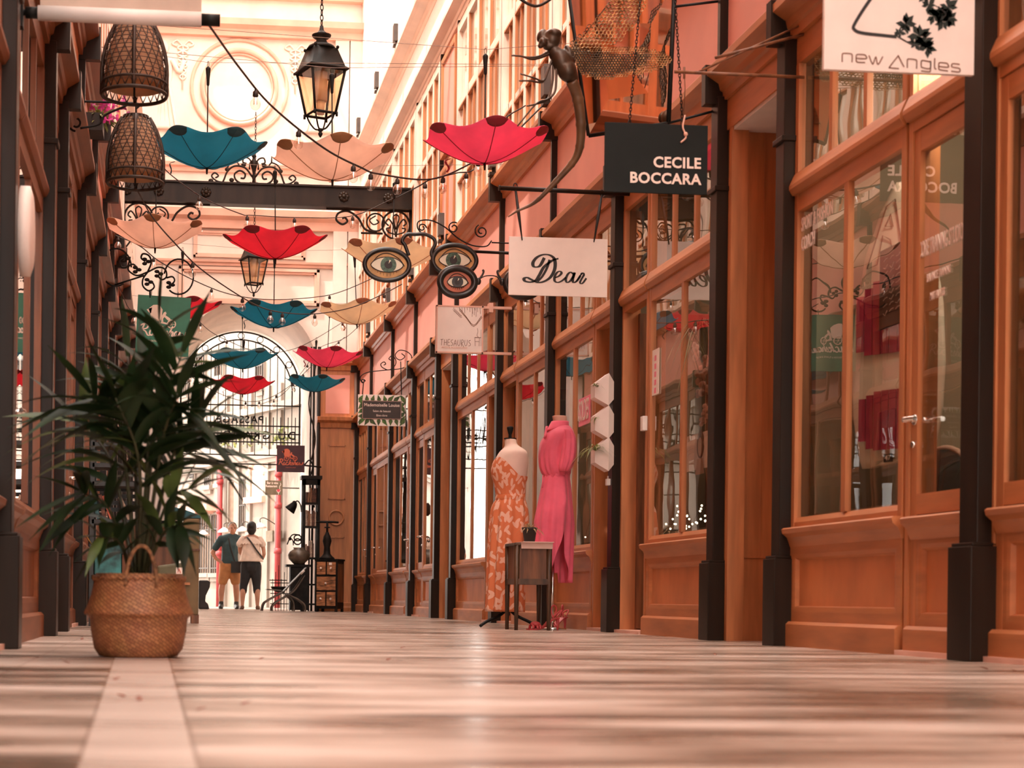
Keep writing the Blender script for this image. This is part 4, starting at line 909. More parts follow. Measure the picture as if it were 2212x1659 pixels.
# beauty salon sign with leaf border
mat('leaf_green', (.07,.11,.022), .6, var=.35, scale=30, stretch=(1,1,.4)); mat('leaf_bright', (.08,.17,.03), .6, var=.3, scale=30); mat('plaque', (.035,.02,.014), .5)
r, w, h = board('shop_sign', 'small sign with banana-leaf border reading Mademoiselle Louise', 'sign', 773, 853, 876, 920, 22.4, 'sign_white', t=.012)
mb = MB(); m2 = MB(); random.seed(3)
for i in range(26):
    t = i/26; 
    if i < 16: x = -w/2+.04+(w-.08)*((i % 8)/7); z = (h/2-.05)*(1 if i < 8 else -1); a = (pi/2 if i < 8 else -pi/2)+random.uniform(-.9,.9)
    else: x = (w/2-.035)*(1 if i % 2 else -1); z = -h/2+.06+(h-.12)*((i-16)/9); a = random.uniform(-1.2,1.2)+(0 if i % 2 else pi)
    L = .07; dx, dz = cos(a)*L, sin(a)*L; nx, nz = -dz*.42, dx*.42
    cl = lambda p: V((max(-w/2,min(w/2,p[0])),-.0072-.0001*i,max(-h/2,min(h/2,p[1]))))
    (mb if i % 4 else m2)._add([cl((x-dx,z-dz)),cl((x-dx*.2+nx,z-dz*.2+nz)),cl((x+dx,z+dz)),cl((x-dx*.2-nx,z-dz*.2-nz))],[(0,1,2,3)])
mb.build('leaf_border', 'leaf_green', r, world=False, recalc=False); m2.build('bright_leaves', 'leaf_bright', r, world=False, recalc=False)
mb = MB(); mb.box((-w*.415,-.013,-h*.29),(w*.415,-.006,h*.31)); mb.build('plaque', 'plaque', r, world=False)
mb = MB(); W2, H0, H1 = w*.405, -h*.28, h*.30
for a in ((-W2,H0,-W2+.004,H1),(W2-.004,H0,W2,H1),(-W2,H0,W2,H0+.004),(-W2,H1-.004,W2,H1)): mb.box((a[0],-.0145,a[1]),(a[2],-.012,a[3]))
mb.build('plaque_border', 'stone_trim', r, world=False)
letter(r, 'Mademoiselle Louise', .062, 0, h*.165, 'letter_white', y=-.0145, wx=.93, offset=.0005); letter(r, 'Salon de beauté', .04, 0, -h*.03, 'letter_white', y=-.0145, wx=.95); letter(r, 'Bien-être', .04, 0, -h*.17, 'letter_white', y=-.0145)
o = V(r.location); Yl = 22.4
G = lambda a,b: atY(640+a*.1748, 760+b*.1748, Yl)
wall_bracket('scroll_bracket', 'thin curled iron bracket over the leaf-bordered beauty sign', [spline([G(830,385),G(790,340),G(810,290),G(900,250),G(1120,225),G(1300,205),G(1400,150),G(1425,60),G(1370,0),G(1280,-20),G(1225,30),G(1240,80),G(1290,100),G(1340,60),G(1300,20)],7), spline([G(1120,222),G(1060,190),G(1045,150),G(1085,125),G(1105,150),G(1080,165)],6), spline([G(1160,222),G(1225,160),G(1225,90),G(1180,50),G(1145,85),G(1170,105)],6), spiral(G(825,365),.03,.012,0,1.2), [G(830,385),G(818,530)], [G(1290,120),G(1300,530)], [G(1420,70), V((XW,Yl,G(1420,70).z))]], .007, o)
# rickshaw signs
mat('sign_green', (.035,.19,.115), .6, var=.12, scale=5); mat('sign_plum', (.075,.028,.036), .6, var=.08); mat('print_cream', (.84,.68,.55), .6, var=.04); mat('print_coral', (.82,.19,.1), .6, var=.04)
def rickshaw(r, w, h, m, cz):
    """small pedicab silhouette and the script word"""
    k = w/117.0; mb = MB()
    def Sx(a, b): return (a*k, cz+b*k)
    def poly(p): mb.prism([Sx(a,b) for a,b in p], lambda a,b,d: V((a,-.0085+d,b)), 0, .0015)
    poly([(-34,22),(-24,31),(-15,32),(-8,29),(-3,22),(-4,8),(-6,-2),(-24,-6),(-28,4),(-30,12)]); poly([(-38,20),(-26,26),(-28,12),(-33,14)])
    poly([(0,16),(4,18),(6,14),(4,10),(14,4),(16,0),(8,0),(2,6),(-1,2),(0,-6),(-5,-6),(-4,8)]); poly([(-4,-4),(14,-8),(12,-11),(-6,-8)])
    for cx_, rr_ in ((-18,10),(18,9)): 
        c_ = Sx(cx_,-9); mb.tube([V((c_[0]+rr_*k*cos(t),-.008,c_[1]+rr_*k*sin(t))) for t in [2*pi*i/20 for i in range(20)]], .006*w/.5, 5, closed=True)
        for j in range(3): t = j*pi/3; mb.tube([V((c_[0]+rr_*k*cos(t),-.008,c_[1]+rr_*k*sin(t))),V((c_[0]-rr_*k*cos(t),-.008,c_[1]-rr_*k*sin(t)))], .002, 4)
    mb.tube([V((Sx(6,4)[0],-.008,Sx(6,4)[1])), V((Sx(18,-9)[0],-.008,Sx(18,-9)[1]))], .003, 4)
    mb.build('pedicab_print', m, r, world=False)
    tx = MB()
    def T(pts, wd=.016): brush(tx, [(a*k, cz-32*k+b*k) for a,b in pts], wd*w/.5, -.0095, 5, False, .35)
    T([(-50,16),(-44,20),(-38,21),(-33,17),(-36,11),(-45,8),(-38,4),(-33,-4),(-28,-4)]); T([(-41,20),(-46,8),(-50,-4)])          # R
    T([(-27,8),(-29,0),(-25,-4),(-21,0)]); T([(-25,13),(-24.5,14)])                                                                 # i
    T([(-11,6),(-15,8),(-20,3),(-19,-3),(-14,-4),(-9,0)])                                                                            # c
    T([(-1,18),(-5,6),(-8,-4)]); T([(-6,1),(0,7),(2,5),(-3,2),(0,-4),(4,-3)])                                                        # k
    T([(4,-1),(9,7),(10,3),(11,-1),(8,-4),(4,-3)]); T([(21,18),(16,6),(13,-4)]); T([(14,0),(19,6),(22,5),(20,-3),(24,-2)])           # s h
    T([(33,6),(29,7),(25,1),(28,-4),(32,2),(34,7),(32,-2),(36,-3)]); T([(38,7),(36,-1),(40,-3),(43,4),(42,-1),(46,-3),(50,2),(51,7),(54,5)])   # a w
    tx.build('script_lettering', m, r, world=False, recalc=False)
Yg = 16.4
r, w, h = board('shop_sign', 'green hanging sign with a cream pedicab print reading Rickshaw, behind the palm tips', 'sign', 295, 640, 410, 768, Yg, 'sign_green', tiltdeg=2.2)
rickshaw(r, w, h, 'print_cream', .06); letter(r, 'CREATION & PLANTS SHOP', .026, 0, -.155, 'print_cream', wx=.9)
mb = MB(); o = V(r.location)
for dx in (-.13,.13): mb = MB(); mb.tube([o+V((dx,0,h/2)), o+V((dx,0,h/2+.05))], .004, 5); mb.build('hook', 'iron_black', r)
G = lambda a,b: atY(200+a*.2532, 380+b*.2532, Yg)
P = [ [G(200+130*cos(t)*1.0-.0,780+160*sin(t)) for t in [R(60)+R(300)*i/24 for i in range(25)]], [G(735+125*cos(t),860+150*sin(t)) for t in [R(130)-R(300)*i/24 for i in range(25)]] ]
P += [spline([G(470,820),G(380,850),G(310,810),G(310,770),G(350,755),G(390,800),G(370,800)],6), spline([G(320,690),G(300,770),G(250,780),G(235,730),G(270,700)],6), spline([G(470,820),G(500,740),G(480,680),G(430,665),G(415,700),G(450,730)],6), spline([G(470,820),G(430,880),G(430,940),G(480,980),G(525,950),G(510,910),G(480,905)],6), spline([G(470,820),G(560,780),G(620,800),G(630,860),G(590,885),G(555,850)],6), spline([G(630,870),G(680,860),G(700,890),G(680,920),G(650,930)],6), [G(190,930),G(440,850)], [G(100,860), V((XL,Yg,G(100,860).z))], [G(490,975),G(490,1040)]]
wall_bracket('scroll_bracket', 'curly iron bracket with small leaves holding the green sign', P, .009, G(200,800))
lo = MB()
for a,b in ((280,705),(375,800),(455,730),(560,835),(475,905),(660,930)):
    for t in (0,1,2): c_ = G(a,b); lo.ball(c_+V((.025*cos(t*2.1),0,.025*sin(t*2.1))), (.026,.008,.018), 8, 5)
bpy.data.objects[[o.name for o in bpy.data.objects if o.name.startswith('scroll_bracket')][-1]]
lo.build('leaf_ornament', 'iron_black', [o for o in bpy.data.objects if o.get('label') == 'curly iron bracket with small leaves holding the green sign'][0])
Yp = 28.3
r, w, h = board('shop_sign', 'plum sign with a coral pedicab print reading Rickshaw beside the tall bookcase', 'sign', 598, 962, 658, 1020, Yp, 'sign_plum', t=.015)
rickshaw(r, w, h, 'print_coral', .04)
letter(r, 'CREATION & SHOP', .02, 0, -.15, 'print_coral'); mb = MB(); o = V(r.location); mb.tube([o+V((w/2,0,-h/2+.12)), V((2.58,Yp+.3,o.z-h/2+.12))], .015, 6); mb.tube(spline([o+V((w/2,0,-.1)),o+V((w/2+.08,0,-.02)),o+V((w/2+.14,0,-.12)),o+V((w/2+.1,0,-.3))],6), .014, 6); mb.build('wall_arm', 'iron_black', r)
# rolled banner, upper left
mat('banner_cloth', (.55,.42,.33), .7, var=.05)
Yr = 7.6; a = atY(82,28,Yr); b = atY(435,30,Yr); b.z = a.z; z = a.z
r = thing('rolled_banner', 'white rolled banner with black end caps sticking out from the left wall', 'banner', a)
mb = MB(); mb.cyl(a, b, .034, .034, 20); mb.build('roller', 'white', r); 
mb = MB(); mb.cyl(b, b+V((.085,0,0)), .0275, .0275, 16); mb.build('end_cap', 'black', r); mb = MB(); mb.cyl(a-V((.055,0,0)), a, .026, .026, 16); mb.cyl(V((XL,Yr,z)), a-V((.05,0,0)), .014, .014, 10); mb.cbox(V((XL+.01,Yr,z)), (.03,.06,.14)); mb.build('end_cap', 'black', r)
mb = MB(); mb.box((a.x+.01,Yr-.004,z+.02),(b.x,Yr+.004,z+.75)); mb.build('cloth', 'banner_cloth', r)
# oval enamel plate seen edge-on on the left column
mb = MB(); c = atX(55,500,-.62); mb.rings([[V((-.6+e, c.y+q*.14*cos(t), c.z+q*.19*sin(t))) for t in [2*pi*i/24 for i in range(24)]] for q, e in ((1,-.04),(1,0),(.8,.012),(.02,.012))]); o = mb.build('enamel_plate', 'sign_white', loc=c); tag(o, 'oval white enamel plate fixed to the left column, seen edge-on', 'plate')
# floodlights on the cornice lines
mat('flood_grey', (.07,.05,.04), .5)
def floodlight(p, label, sz=.2):
    r = thing('floodlight', label, 'floodlight', p, 'upright floodlights along the right cornices'); b = MB(); b.cbox((-.02,0,sz*.75), (.06,.13,sz)); b.build('housing', 'flood_grey', r, world=False, bevel=.004)
    s_ = MB(); s_.tube([(0,0,0),(0,0,sz*.3)], .02, 6); s_.box((-.05,-.05,-.01),(.05,.05,.02)); s_.build('mount', 'iron_brown', r, world=False)
for i, (px, py) in enumerate(((1183,292),(1066,438),(955,580),(890,650),(840,706),(797,748))):
    p = atX(px, py, XW-.14); p.z = 4.4; floodlight(p, ['floodlight on the cornice right behind the bright pink umbrella','floodlight below the bright pink umbrella, on the lower cornice','floodlight on the lower cornice between the big spectacles lenses','floodlight on the lower cornice above left of the square white sign','floodlight on the lower cornice beside the cream umbrella by the arch','floodlight on the lower cornice nearest the arch'][i], .26)
for i, (px, py) in enumerate(((905,64),(856,165),(815,258),(776,322))):
    p = atX(px, py, XW-.18); p.z = 7.98; floodlight(p, ['floodlight on the highest cornice, topmost in view','floodlight on the highest cornice, second from the top','floodlight on the highest cornice, third from the top','small floodlight at the far end of the highest cornice'][i], .24)
# mirror in a black frame behind the dragonfly
Ym = 9.75
mat('mirror', (.9,.72,.6), .02, metal=1, var=.0)
# black framed mirror
A_ = atY(1272,293,10.05); B_ = atY(1444,266,9.72); C_ = atY(1458,-40,9.72); D_ = atY(1226,-40,10.05)
r = thing('mirror', 'tilted mirror in a thin black frame hanging behind the dragonfly wings', 'mirror', A_)
nrm = (B_-A_).cross(D_-A_).normalized()
if nrm.y > 0: nrm = -nrm
mb = MB(); q4 = [A_,B_,C_,D_]; mb._add([p+nrm*.004 for p in q4]+[p-nrm*.02 for p in q4], [(0,1,2,3),(7,6,5,4),(0,4,5,1),(1,5,6,2),(2,6,7,3),(3,7,4,0)]); mb.build('mirror_glass', 'mirror', r)
mb = MB()
for i in range(4): mb.tube([q4[i], q4[(i+1)%4]], .014, 4)
mb.tube([B_, V((XW,9.72,B_.z+.1))], .008, 6); mb.tube([C_-V((0,0,.15)), V((XW,9.72,C_.z-.1))], .008, 6)
mb.build('frame', 'black', r)
# ================================================================ dragonfly sculpture
mat('bronze', (.075,.042,.024), .38, metal=.35, var=.25, scale=9, bump=.1); mat('bamboo', (.15,.075,.035), .4, var=.25, scale=9, stretch=(1,1,.3)); mat('wing_mesh', (.6,.36,.16), .45, metal=.5, var=.3, scale=20); mat('wing_mesh_dark', (.11,.085,.06), .5, metal=.4, var=.2)
Yd = 9.3
DP = lambda a,b,y=Yd: atY(1080+a*.2532, b*.2532, y)          # from the 560 px wide study crop
root = thing('dragonfly_sculpture', 'big bronze dragonfly with mesh wings and a long bamboo tail over the shopfronts', 'sculpture', DP(540,560))
mb = MB(); s_ = 1/PXM(Yd)*.2532
mb.ball(DP(445,330), (78*s_,70*s_,85*s_), 20, 14); mb.ball(DP(465,285,Yd-.02), (66*s_,60*s_,40*s_), 18, 12, M.Rotation(R(8),4,'Y')); mb.ball(DP(355,305,Yd+.01), (40*s_,50*s_,62*s_), 18, 12, M.Rotation(R(25),4,'Y')); mb.ball(DP(365,360,Yd-.03), (36*s_,40*s_,42*s_), 16, 10); mb.ball(DP(345,392,Yd-.03), (26*s_,26*s_,24*s_), 14, 8); mb.ball(DP(430,400), (70*s_,50*s_,34*s_), 14, 8)
remesh(mb, .007, 2).build('head', 'bronze', root)
mb = MB()
for a, b, ra, rb_, ang in ((470,455,60,70,20),(520,520,85,110,25),(570,600,85,110,30),(620,660,50,60,30)): mb.ball(DP(a,b), (ra*s_,ra*s_,rb_*s_), 18, 12, M.Rotation(R(-ang),4,'Y'))
mb.ball(DP(595,470,Yd-.0), (35*s_,60*s_,95*s_), 16, 10, M.Rotation(R(-25),4,'Y'))
remesh(mb, .007, 3).build('thorax', 'bronze', root)
tl = [(610,690),(640,760),(665,850),(680,950),(690,1060),(690,1160),(680,1250),(655,1330),(610,1400),(550,1470),(480,1545),(400,1630),(330,1700),(260,1750),(150,1800),(70,1850)]
P = spline([DP(a,b,Yd+.02*i) for i,(a,b) in enumerate(tl)], 4); rr = []
for i in range(len(P)): t = i/(len(P)-1); rr.append(s_*(48*(1-t)**.8+5)*(1.12 if i % 8 == 0 and i else 1))
mb = MB(); mb.tube(P, rr, 12); mb.build('tail', 'bamboo', root)
def legs(pts, w=9): 
    m_ = MB(); P_ = spline([DP(a,b,Yd-.02*i) for i,(a,b) in enumerate(pts)], 4); m_.tube(P_, [s_*(w+4-7*i/len(P_)) for i in range(len(P_))], 7); m_.build('leg', 'bronze', root)
for l in ([(420,440),(340,480),(250,490),(110,470)],[(440,450),(350,490),(270,505),(180,480),(100,475)],[(450,500),(410,600),(370,690),(290,665),(175,630)],[(440,520),(400,620),(360,700),(260,690),(165,690)],[(455,560),(450,680),(425,800),(390,860),(300,890),(230,905)],[(480,540),(480,680),(465,790),(400,850),(310,885),(150,1075)]): legs(l)
def wing(outline, y0, y1, cell, m, name, wob=.02, th=.0075):
    """net of small wire cells filling a leaf-shaped outline"""
    P_ = spline([V((a,b,0)) for a,b in outline], 8, True); poly = [(p.x,p.y) for p in P_]
    def inside(x, y):
        c_ = False; j = len(poly)-1
        for i in range(len(poly)):
            if (poly[i][1] > y) != (poly[j][1] > y) and x < (poly[j][0]-poly[i][0])*(y-poly[i][1])/(poly[j][1]-poly[i][1])+poly[i][0]: c_ = not c_
            j = i
        return c_
    xs = [p[0] for p in poly]; ys = [p[1] for p in poly]; x0, x1 = min(xs), max(xs)
    m_ = MB(); vd = {}
    def vert(x, y):
        key = (round(x), round(y))
        if key not in vd:
            t = (x-x0)/(x1-x0); yy = y0+(y1-y0)*t+wob*sin(y*.012)+.006*NZ.noise(V((x*.03,y*.03,y0)))
            n_ = NZ.noise_vector(V((x*.02,y*.02,1.7)))*cell*.35
            vd[key] = m_.bm.verts.new(DP(x+n_.x, y+n_.y, yy))
        return vd[key]
    dx = cell*sqrt(3); dy = cell*1.5; row = 0; y = min(ys)
    while y < max(ys):
        x = x0+(dx/2 if row % 2 else 0)
        while x < x1:
            if inside(x, y):
                try: m_.bm.faces.new([vert(x+cell*sin(k*pi/3), y+cell*cos(k*pi/3)) for k in range(6)])
                except ValueError: pass
            x += dx
        y += dy; row += 1
    m_.build(name, m, root, mods=[('WIREFRAME', dict(thickness=th, use_replace=True, use_even_offset=False))])
    rm_ = MB(); return rm_
wing([(600,400),(700,415),(850,410),(1000,395),(1150,395),(1290,420),(1400,455),(1455,510),(1430,545),(1330,595),(1200,630),(1050,650),(900,675),(760,655),(680,600),(620,500)], Yd+.0, Yd+.4, 13, 'wing_mesh', 'lower_wing')
wing([(610,390),(700,420),(850,440),(1000,455),(1150,450),(1270,460),(1290,480),(1200,560),(1060,620),(900,650),(760,640),(680,590),(620,480)], Yd-.12, Yd-.2, 14, 'wing_mesh_dark', 'lower_wing', .03)
wing([(600,390),(680,330),(760,250),(830,160),(900,60),(960,-60),(1080,-160),(1260,-160),(1250,20),(1200,140),(1100,270),(1000,360),(850,410),(700,420)], Yd-.05, Yd-.05, 19, 'wing_mesh', 'upper_wing', .03)
wing([(600,380),(680,300),(800,180),(900,80),(950,-40),(1040,-150),(1180,-160),(1150,20),(1060,150),(960,260),(860,340),(740,400)], Yd+.15, Yd+.3, 19, 'wing_mesh_dark', 'upper_wing', .03)
mb = MB(); mb.tube(spline([atY(1110,-12,9.0),atY(1140,8,9.0),atY(1165,12,9.0),atY(1200,-10,9.0),atY(1225,-40,9.0)],5), .008, 6); mb.tube([DP(590,470), DP(1250,-400,Yd+.2)], .003, 5)
mb.build('suspension_wire', 'iron_brown', root)
# ================================================================ dress forms
mat('form_linen', (.86,.66,.55), .7, var=.03); mat('form_skin', (.74,.40,.30), .55, var=.03); mat('pink_cloth', (.95,.14,.225), .7, var=.08, scale=5, bump=.06, bscale=12, trans=.12, sheen=.2)
def leafprint():
    m, nt, b = newmat('leaf_dress'); L = nt.links.new; N = nt.nodes.new
    tc = N('ShaderNodeTexCoord'); mp = N('ShaderNodeMapping'); mp.inputs['Scale'].default_value = (1.15,1.15,.62); L(tc.outputs['Object'], mp.inputs[0])
    sx = N('ShaderNodeSeparateXYZ'); L(tc.outputs['Object'], sx.inputs[0])
    at = N('ShaderNodeMath'); at.operation = 'ARCTAN2'; L(sx.outputs['Y'], at.inputs[0]); L(sx.outputs['X'], at.inputs[1])
    ar = N('ShaderNodeMath'); ar.operation = 'MULTIPLY'; ar.inputs[1].default_value = .15; L(at.outputs[0], ar.inputs[0])
    cb = N('ShaderNodeCombineXYZ'); L(ar.outputs[0], cb.inputs['X']); L(sx.outputs['Z'], cb.inputs['Y'])
    last = None
    for rz, sh in ((38, 0), (-46, 3.3), (5, 7.1)):
        m1 = N('ShaderNodeMapping'); m1.inputs['Rotation'].default_value = (0,0,R(rz)); m1.inputs['Location'].default_value = (sh,sh*.7,0); L(cb.outputs[0], m1.inputs[0])
        m2 = N('ShaderNodeMapping'); m2.inputs['Scale'].default_value = (1.9,.72,1); L(m1.outputs[0], m2.inputs[0])
        vo = N('ShaderNodeTexVoronoi'); vo.voronoi_dimensions = '2D'; vo.inputs['Scale'].default_value = 8.5; vo.inputs['Randomness'].default_value = .85; L(m2.outputs[0], vo.inputs['Vector'])
        if last is None: last = vo.outputs['Distance']
        else:
            mn = N('ShaderNodeMath'); mn.operation = 'MINIMUM'; L(last, mn.inputs[0]); L(vo.outputs['Distance'], mn.inputs[1]); last = mn.outputs[0]
    rp = N('ShaderNodeValToRGB'); rp.color_ramp.interpolation = 'CONSTANT'; e = rp.color_ramp.elements
    e[0].position = 0; e[0].color = (.86,.5,.36,1); e[1].position = .205; e[1].color = (.72,.20,.075,1)
    L(last, rp.inputs[0]); L(rp.outputs[0], b.inputs['Base Color']); b.inputs['Roughness'].default_value = .75; MATS['leaf_dress'] = m
leafprint()
def loft(mb, secs, n=48, wob=None):
    """secs: (x,y,z,rx,ry,pleat amplitude,pleats)"""
    rings = []
    for i, (x,y,z,rx,ry,am,pl) in enumerate(secs):
        ring = []
        for k in range(n):
            a = 2*pi*k/n; f = 1+am*sin(pl*a+.8*sin(3*a)+i*.05)+am*.5*sin((pl*.37+2)*a+1)
            ring.append(V((x+rx*f*cos(a), y+ry*f*sin(a), z)))
        rings.append(ring)
    return mb.rings(rings, cap=True)
def interp(secs, n=5):
    out = []
    P_ = spline([V((s[0],s[1],s[2])) for s in secs], n); Q_ = spline([V((s[3],s[4],s[5])) for s in secs], n)
    return [(p.x,p.y,p.z,max(q.x,.01),max(q.y,.01),max(q.z,0),secs[0][6]) for p,q in zip(P_,Q_)]
# cream form with leaf dress: faces the far end / left (profile turned left)
Y1 = 13.35; b0 = atZ(1097,1356); s_ = 1/PXM(Y1)
o = V((atY(1097,1350,Y1).x, Y1, 0)); zz = lambda py: EYE+(1289+9-py)*s_
r = thing('dress_form', 'cream dress form on a black tripod wearing a long orange leaf-print dress', 'dress form', o)
L = lambda px: (px-1097)*s_
mb = MB(); secs = [(L(1100),0,zz(1090),.10,.09,0,8),(L(1099),0,zz(1060),.115,.1,0,8),(L(1098),0,zz(1040),.125,.115,0,8),(L(1097),0,zz(1015),.145,.135,0,8),(L(1101),0,zz(990),.135,.15,0,8),(L(1104),0,zz(972),.11,.15,0,8),(L(1103),0,zz(962),.068,.085,0,8),(L(1099),0,zz(955),.05,.055,0,8),(L(1098),0,zz(946),.05,.052,0,8),(L(1097),0,zz(943),.047,.05,0,8)]
loft(mb, interp(secs), 28); mb.ball((L(1117),-.04,zz(1000)), (.062,.07,.085), 14, 10); bd = remesh(mb, .012, 4); bd.build('torso', 'form_linen', r, world=False)
mb = MB(); mb.lathe([(.05,0),(.05,.008)], (L(1097),0,zz(944)), 16); mb.lathe([(.01,0),(.014,.015),(.012,.03),(.017,.045),(.028,.085),(.026,.095),(.012,.1)], (L(1097),0,zz(943)), 14); mb.build('neck_finial', 'black', r, world=False)
TS = interp(secs, 8)
def torso_at(z):
    q = min(TS, key=lambda s: abs(s[2]-z)); return q[0], q[3], q[4]
def bod(u, v):
    a = 2*pi*u; top = zz(1026)+(zz(985)-zz(1026))*max(0,cos(a-R(205)))**1.3
    z = zz(1070)+(top-zz(1070))*v; c0, rx, ry = torso_at(z); f = 1+.012*sin(21*a)*(1-v)
    return V((c0+(rx+.008)*f*cos(a), (ry+.008)*f*sin(a), z))
mb = MB(); mb.grid(bod, 72, 14, closeu=True)
mb.build('bodice', 'leaf_dress', r, world=False)
for yy in (-.055,.06):
    mb = MB(); mb.tube(spline([(L(1084),yy*1.4,zz(988)),(L(1090),yy*1.3,zz(972)),(L(1100),yy,zz(962))],5), .009, 6, flat=(1,.4)); mb.build('strap', 'leaf_dress', r, world=False)
mb = MB(); secs = [(L(1100),0,zz(1066),.12,.108,.01,8),(L(1099),0,zz(1074),.125,.11,.015,8),(L(1100),0,zz(1080),.119,.106,.01,8)]; loft(mb, interp(secs,3), 48); mb.build('waistband', 'leaf_dress', r, world=False)
mb = MB(); T_ = [(1100,1076,.12,.105,.02),(1098,1095,.145,.125,.045),(1097,1130,.155,.135,.06),(1094,1180,.155,.14,.07),(1091,1240,.15,.14,.075),(1090,1290,.15,.14,.08),(1089,1322,.152,.142,.085)]
loft(mb, interp([(L(a),0,zz(b),c_,d_,e_,11) for a,b,c_,d_,e_ in T_],5), 96); mb.build('skirt', 'leaf_dress', r, world=False)
mb = MB(); mb.cyl((L(1097),0,.1), (L(1097),0,zz(1315)), .016); 
for k in range(3): a = R(200+120*k); mb.tube(spline([(L(1097),0,.16),(L(1097)+.08*cos(a),.08*sin(a),.1),(L(1097)+.2*cos(a),.2*sin(a),.05),(L(1097)+.26*cos(a),.26*sin(a),.014)],5), .013, 8)
mb.build('tripod_stand', 'black', r, world=False)
# bare-necked form in the pink shirt dress
Y2 = 12.75; s2 = 1/PXM(Y2); o = V((atY(1200,1345,Y2).x, Y2, 0)); z2 = lambda py: EYE+(1289+10-py)*s2; L2 = lambda px: (px-1200)*s2
r = thing('dress_form', 'headless mannequin in a long hot-pink shirt dress with puffed sleeves', 'dress form', o)
mb = MB(); loft(mb, interp([(L2(1205),0,z2(930),.075,.07,0,8),(L2(1206),0,z2(915),.058,.058,0,8),(L2(1205),0,z2(903),.055,.055,0,8),(L2(1203),0,z2(892),.055,.055,0,8)],4), 24); nb = mb.build('neck', 'form_skin', r, world=False, bevel=.004)
mb = MB(); T_ = [(1198,1024,.10,.105,.03),(1196,1015,.112,.118,.05),(1194,1000,.12,.124,.05),(1193,975,.122,.13,.03),(1198,950,.125,.15,.015),(1205,930,.105,.155,.0),(1207,918,.078,.10,0),(1205,912,.063,.068,0)]
loft(mb, interp([(L2(a),0,z2(b),c_,d_,e_,15) for a,b,c_,d_,e_ in T_],5), 72); mb.build('bodice', 'pink_cloth', r, world=False)
mb = MB(); mb.grid(lambda u, v: V((L2(1205)+(.066+.02*v)*cos(2*pi*u+.3)-.02*v, (.07+.02*v)*sin(2*pi*u+.3), z2(914)+.035*(1-v)-.035*v*(1+cos(2*pi*u-pi+.3))*.6)), 28, 5, closeu=True)
mb.grid(lambda u, v: V((L2(1176)-.008-.02*u-.008*sin(pi*v), -.06+.06*v-.02*u, z2(936)+.09*(1-u)-.02)), 5, 5); mb.build('collar', 'pink_cloth', r, world=False, thick=.004)
mb = MB(); sl_ = []
for t, (a,b,c_,d_) in enumerate([(1213,925,.035,.045),(1216,942,.052,.06),(1216,968,.058,.066),(1213,992,.058,.068),(1209,1007,.052,.062),(1207,1016,.036,.045)]): sl_.append((L2(a),-.125,z2(b),c_,d_,.06,11))
loft(mb, interp(sl_,4), 48); mb.build('sleeve', 'pink_cloth', r, world=False)
mb = MB(); loft(mb, interp([(a,.12,b,c_,d_,e_,f_) for a,_,b,c_,d_,e_,f_ in sl_],4), 40); mb.build('sleeve', 'pink_cloth', r, world=False)
mb = MB(); loft(mb, interp([(L2(1199),0,z2(1030),.1,.105,.02,14),(L2(1198),0,z2(1024),.104,.108,.02,14),(L2(1199),0,z2(1018),.1,.105,.02,14)],3), 48); mb.tube(spline([(L2(1166),-.03,z2(1024)),(L2(1164),-.06,z2(1035)),(L2(1163),-.06,z2(1052))],4), .005, 5); mb.build('drawstring_waist', 'pink_cloth', r, world=False)
def skirt(u, v):
    a = 2*pi*u; t = v; rx = .1+.05*min(1,t*2.2)+.0*t; ry = .105+.045*min(1,t*2.2)
    f = 1+(.02+.06*t)*sin(13*a+1.2*sin(2*a))+(.02+.03*t)*sin(5*a+2)
    c_ = L2(1198)+(L2(1189)-L2(1198))*t; d = (cos(a-R(215))*.5+.5)                          # long at the back, opened at the front
    hem = z2(1243)+(z2(1258)-z2(1243))*.0
    cut = .5+.5*cos(a-R(300)); gap = max(0, 1-abs(((a-R(292)+pi) % (2*pi))-pi)/R(42))
    zb = z2(1236)+(z2(1258)-z2(1236))*(1 if R(300) < a or a < R(60) else 0)+.33*gap**1.4
    return V((c_+rx*f*cos(a)*(1.0), ry*f*sin(a), z2(1024)+(zb-z2(1024))*t))
mb = MB(); mb.grid(skirt, 120, 26, closeu=True); mb.build('skirt', 'pink_cloth', r, world=False, thick=.003)
mb = MB(); mb.cyl((L2(1194),.02,.02), (L2(1194),.02,z2(1200)), .011); mb.lathe([(.11,0),(.11,.012),(.02,.02)], (L2(1194),.02,0), 20); mb.build('stand', 'chrome', r, world=False)
# ================================================================ little wooden stand between the forms
mat('old_wood', (.10,.045,.02), .45, var=.35, scale=6, stretch=(2,2,.5)); mat('runner_cloth', (.8,.55,.47), .8, var=.05)
Y3 = 12.5; s3 = 1/PXM(Y3); o = V((atY(1137,1345,Y3).x, Y3, 0)); z3 = lambda py: EYE+(1289+9-py)*s3; L3 = lambda px: (px-1137)*s3
r = thing('side_table', 'narrow dark wooden stand with tall legs between the two dress forms', 'table', o, None, 0)
x0, x1 = L3(1104), L3(1175); dep = .17; zt = z3(1172)
mb = MB(); mb.box((x0-.02,-dep-.02,zt-.02),(x1+.02,dep+.02,zt)); mb.build('top', 'old_wood', r, world=False, bevel=.004)
for x in (x0,x1):
    for y in (-dep,dep):
        m_ = MB(); m_.tube([(x,y,0),(x,y,zt*.5),(x,y,zt-.02)], [.014,.019,.022], 4); m_.build('leg', 'old_wood', r, world=False)
mb = MB(); mb.box((x0,-dep+.005,z3(1250)),(x1,-dep+.018,zt-.02)); mb.box((x0,-dep,z3(1250)),(x0+.012,dep,zt-.02)); mb.box((x1-.012,-dep,z3(1250)),(x1,dep,zt-.02)); mb.build('side_panel', 'wood_deep', r, world=False)
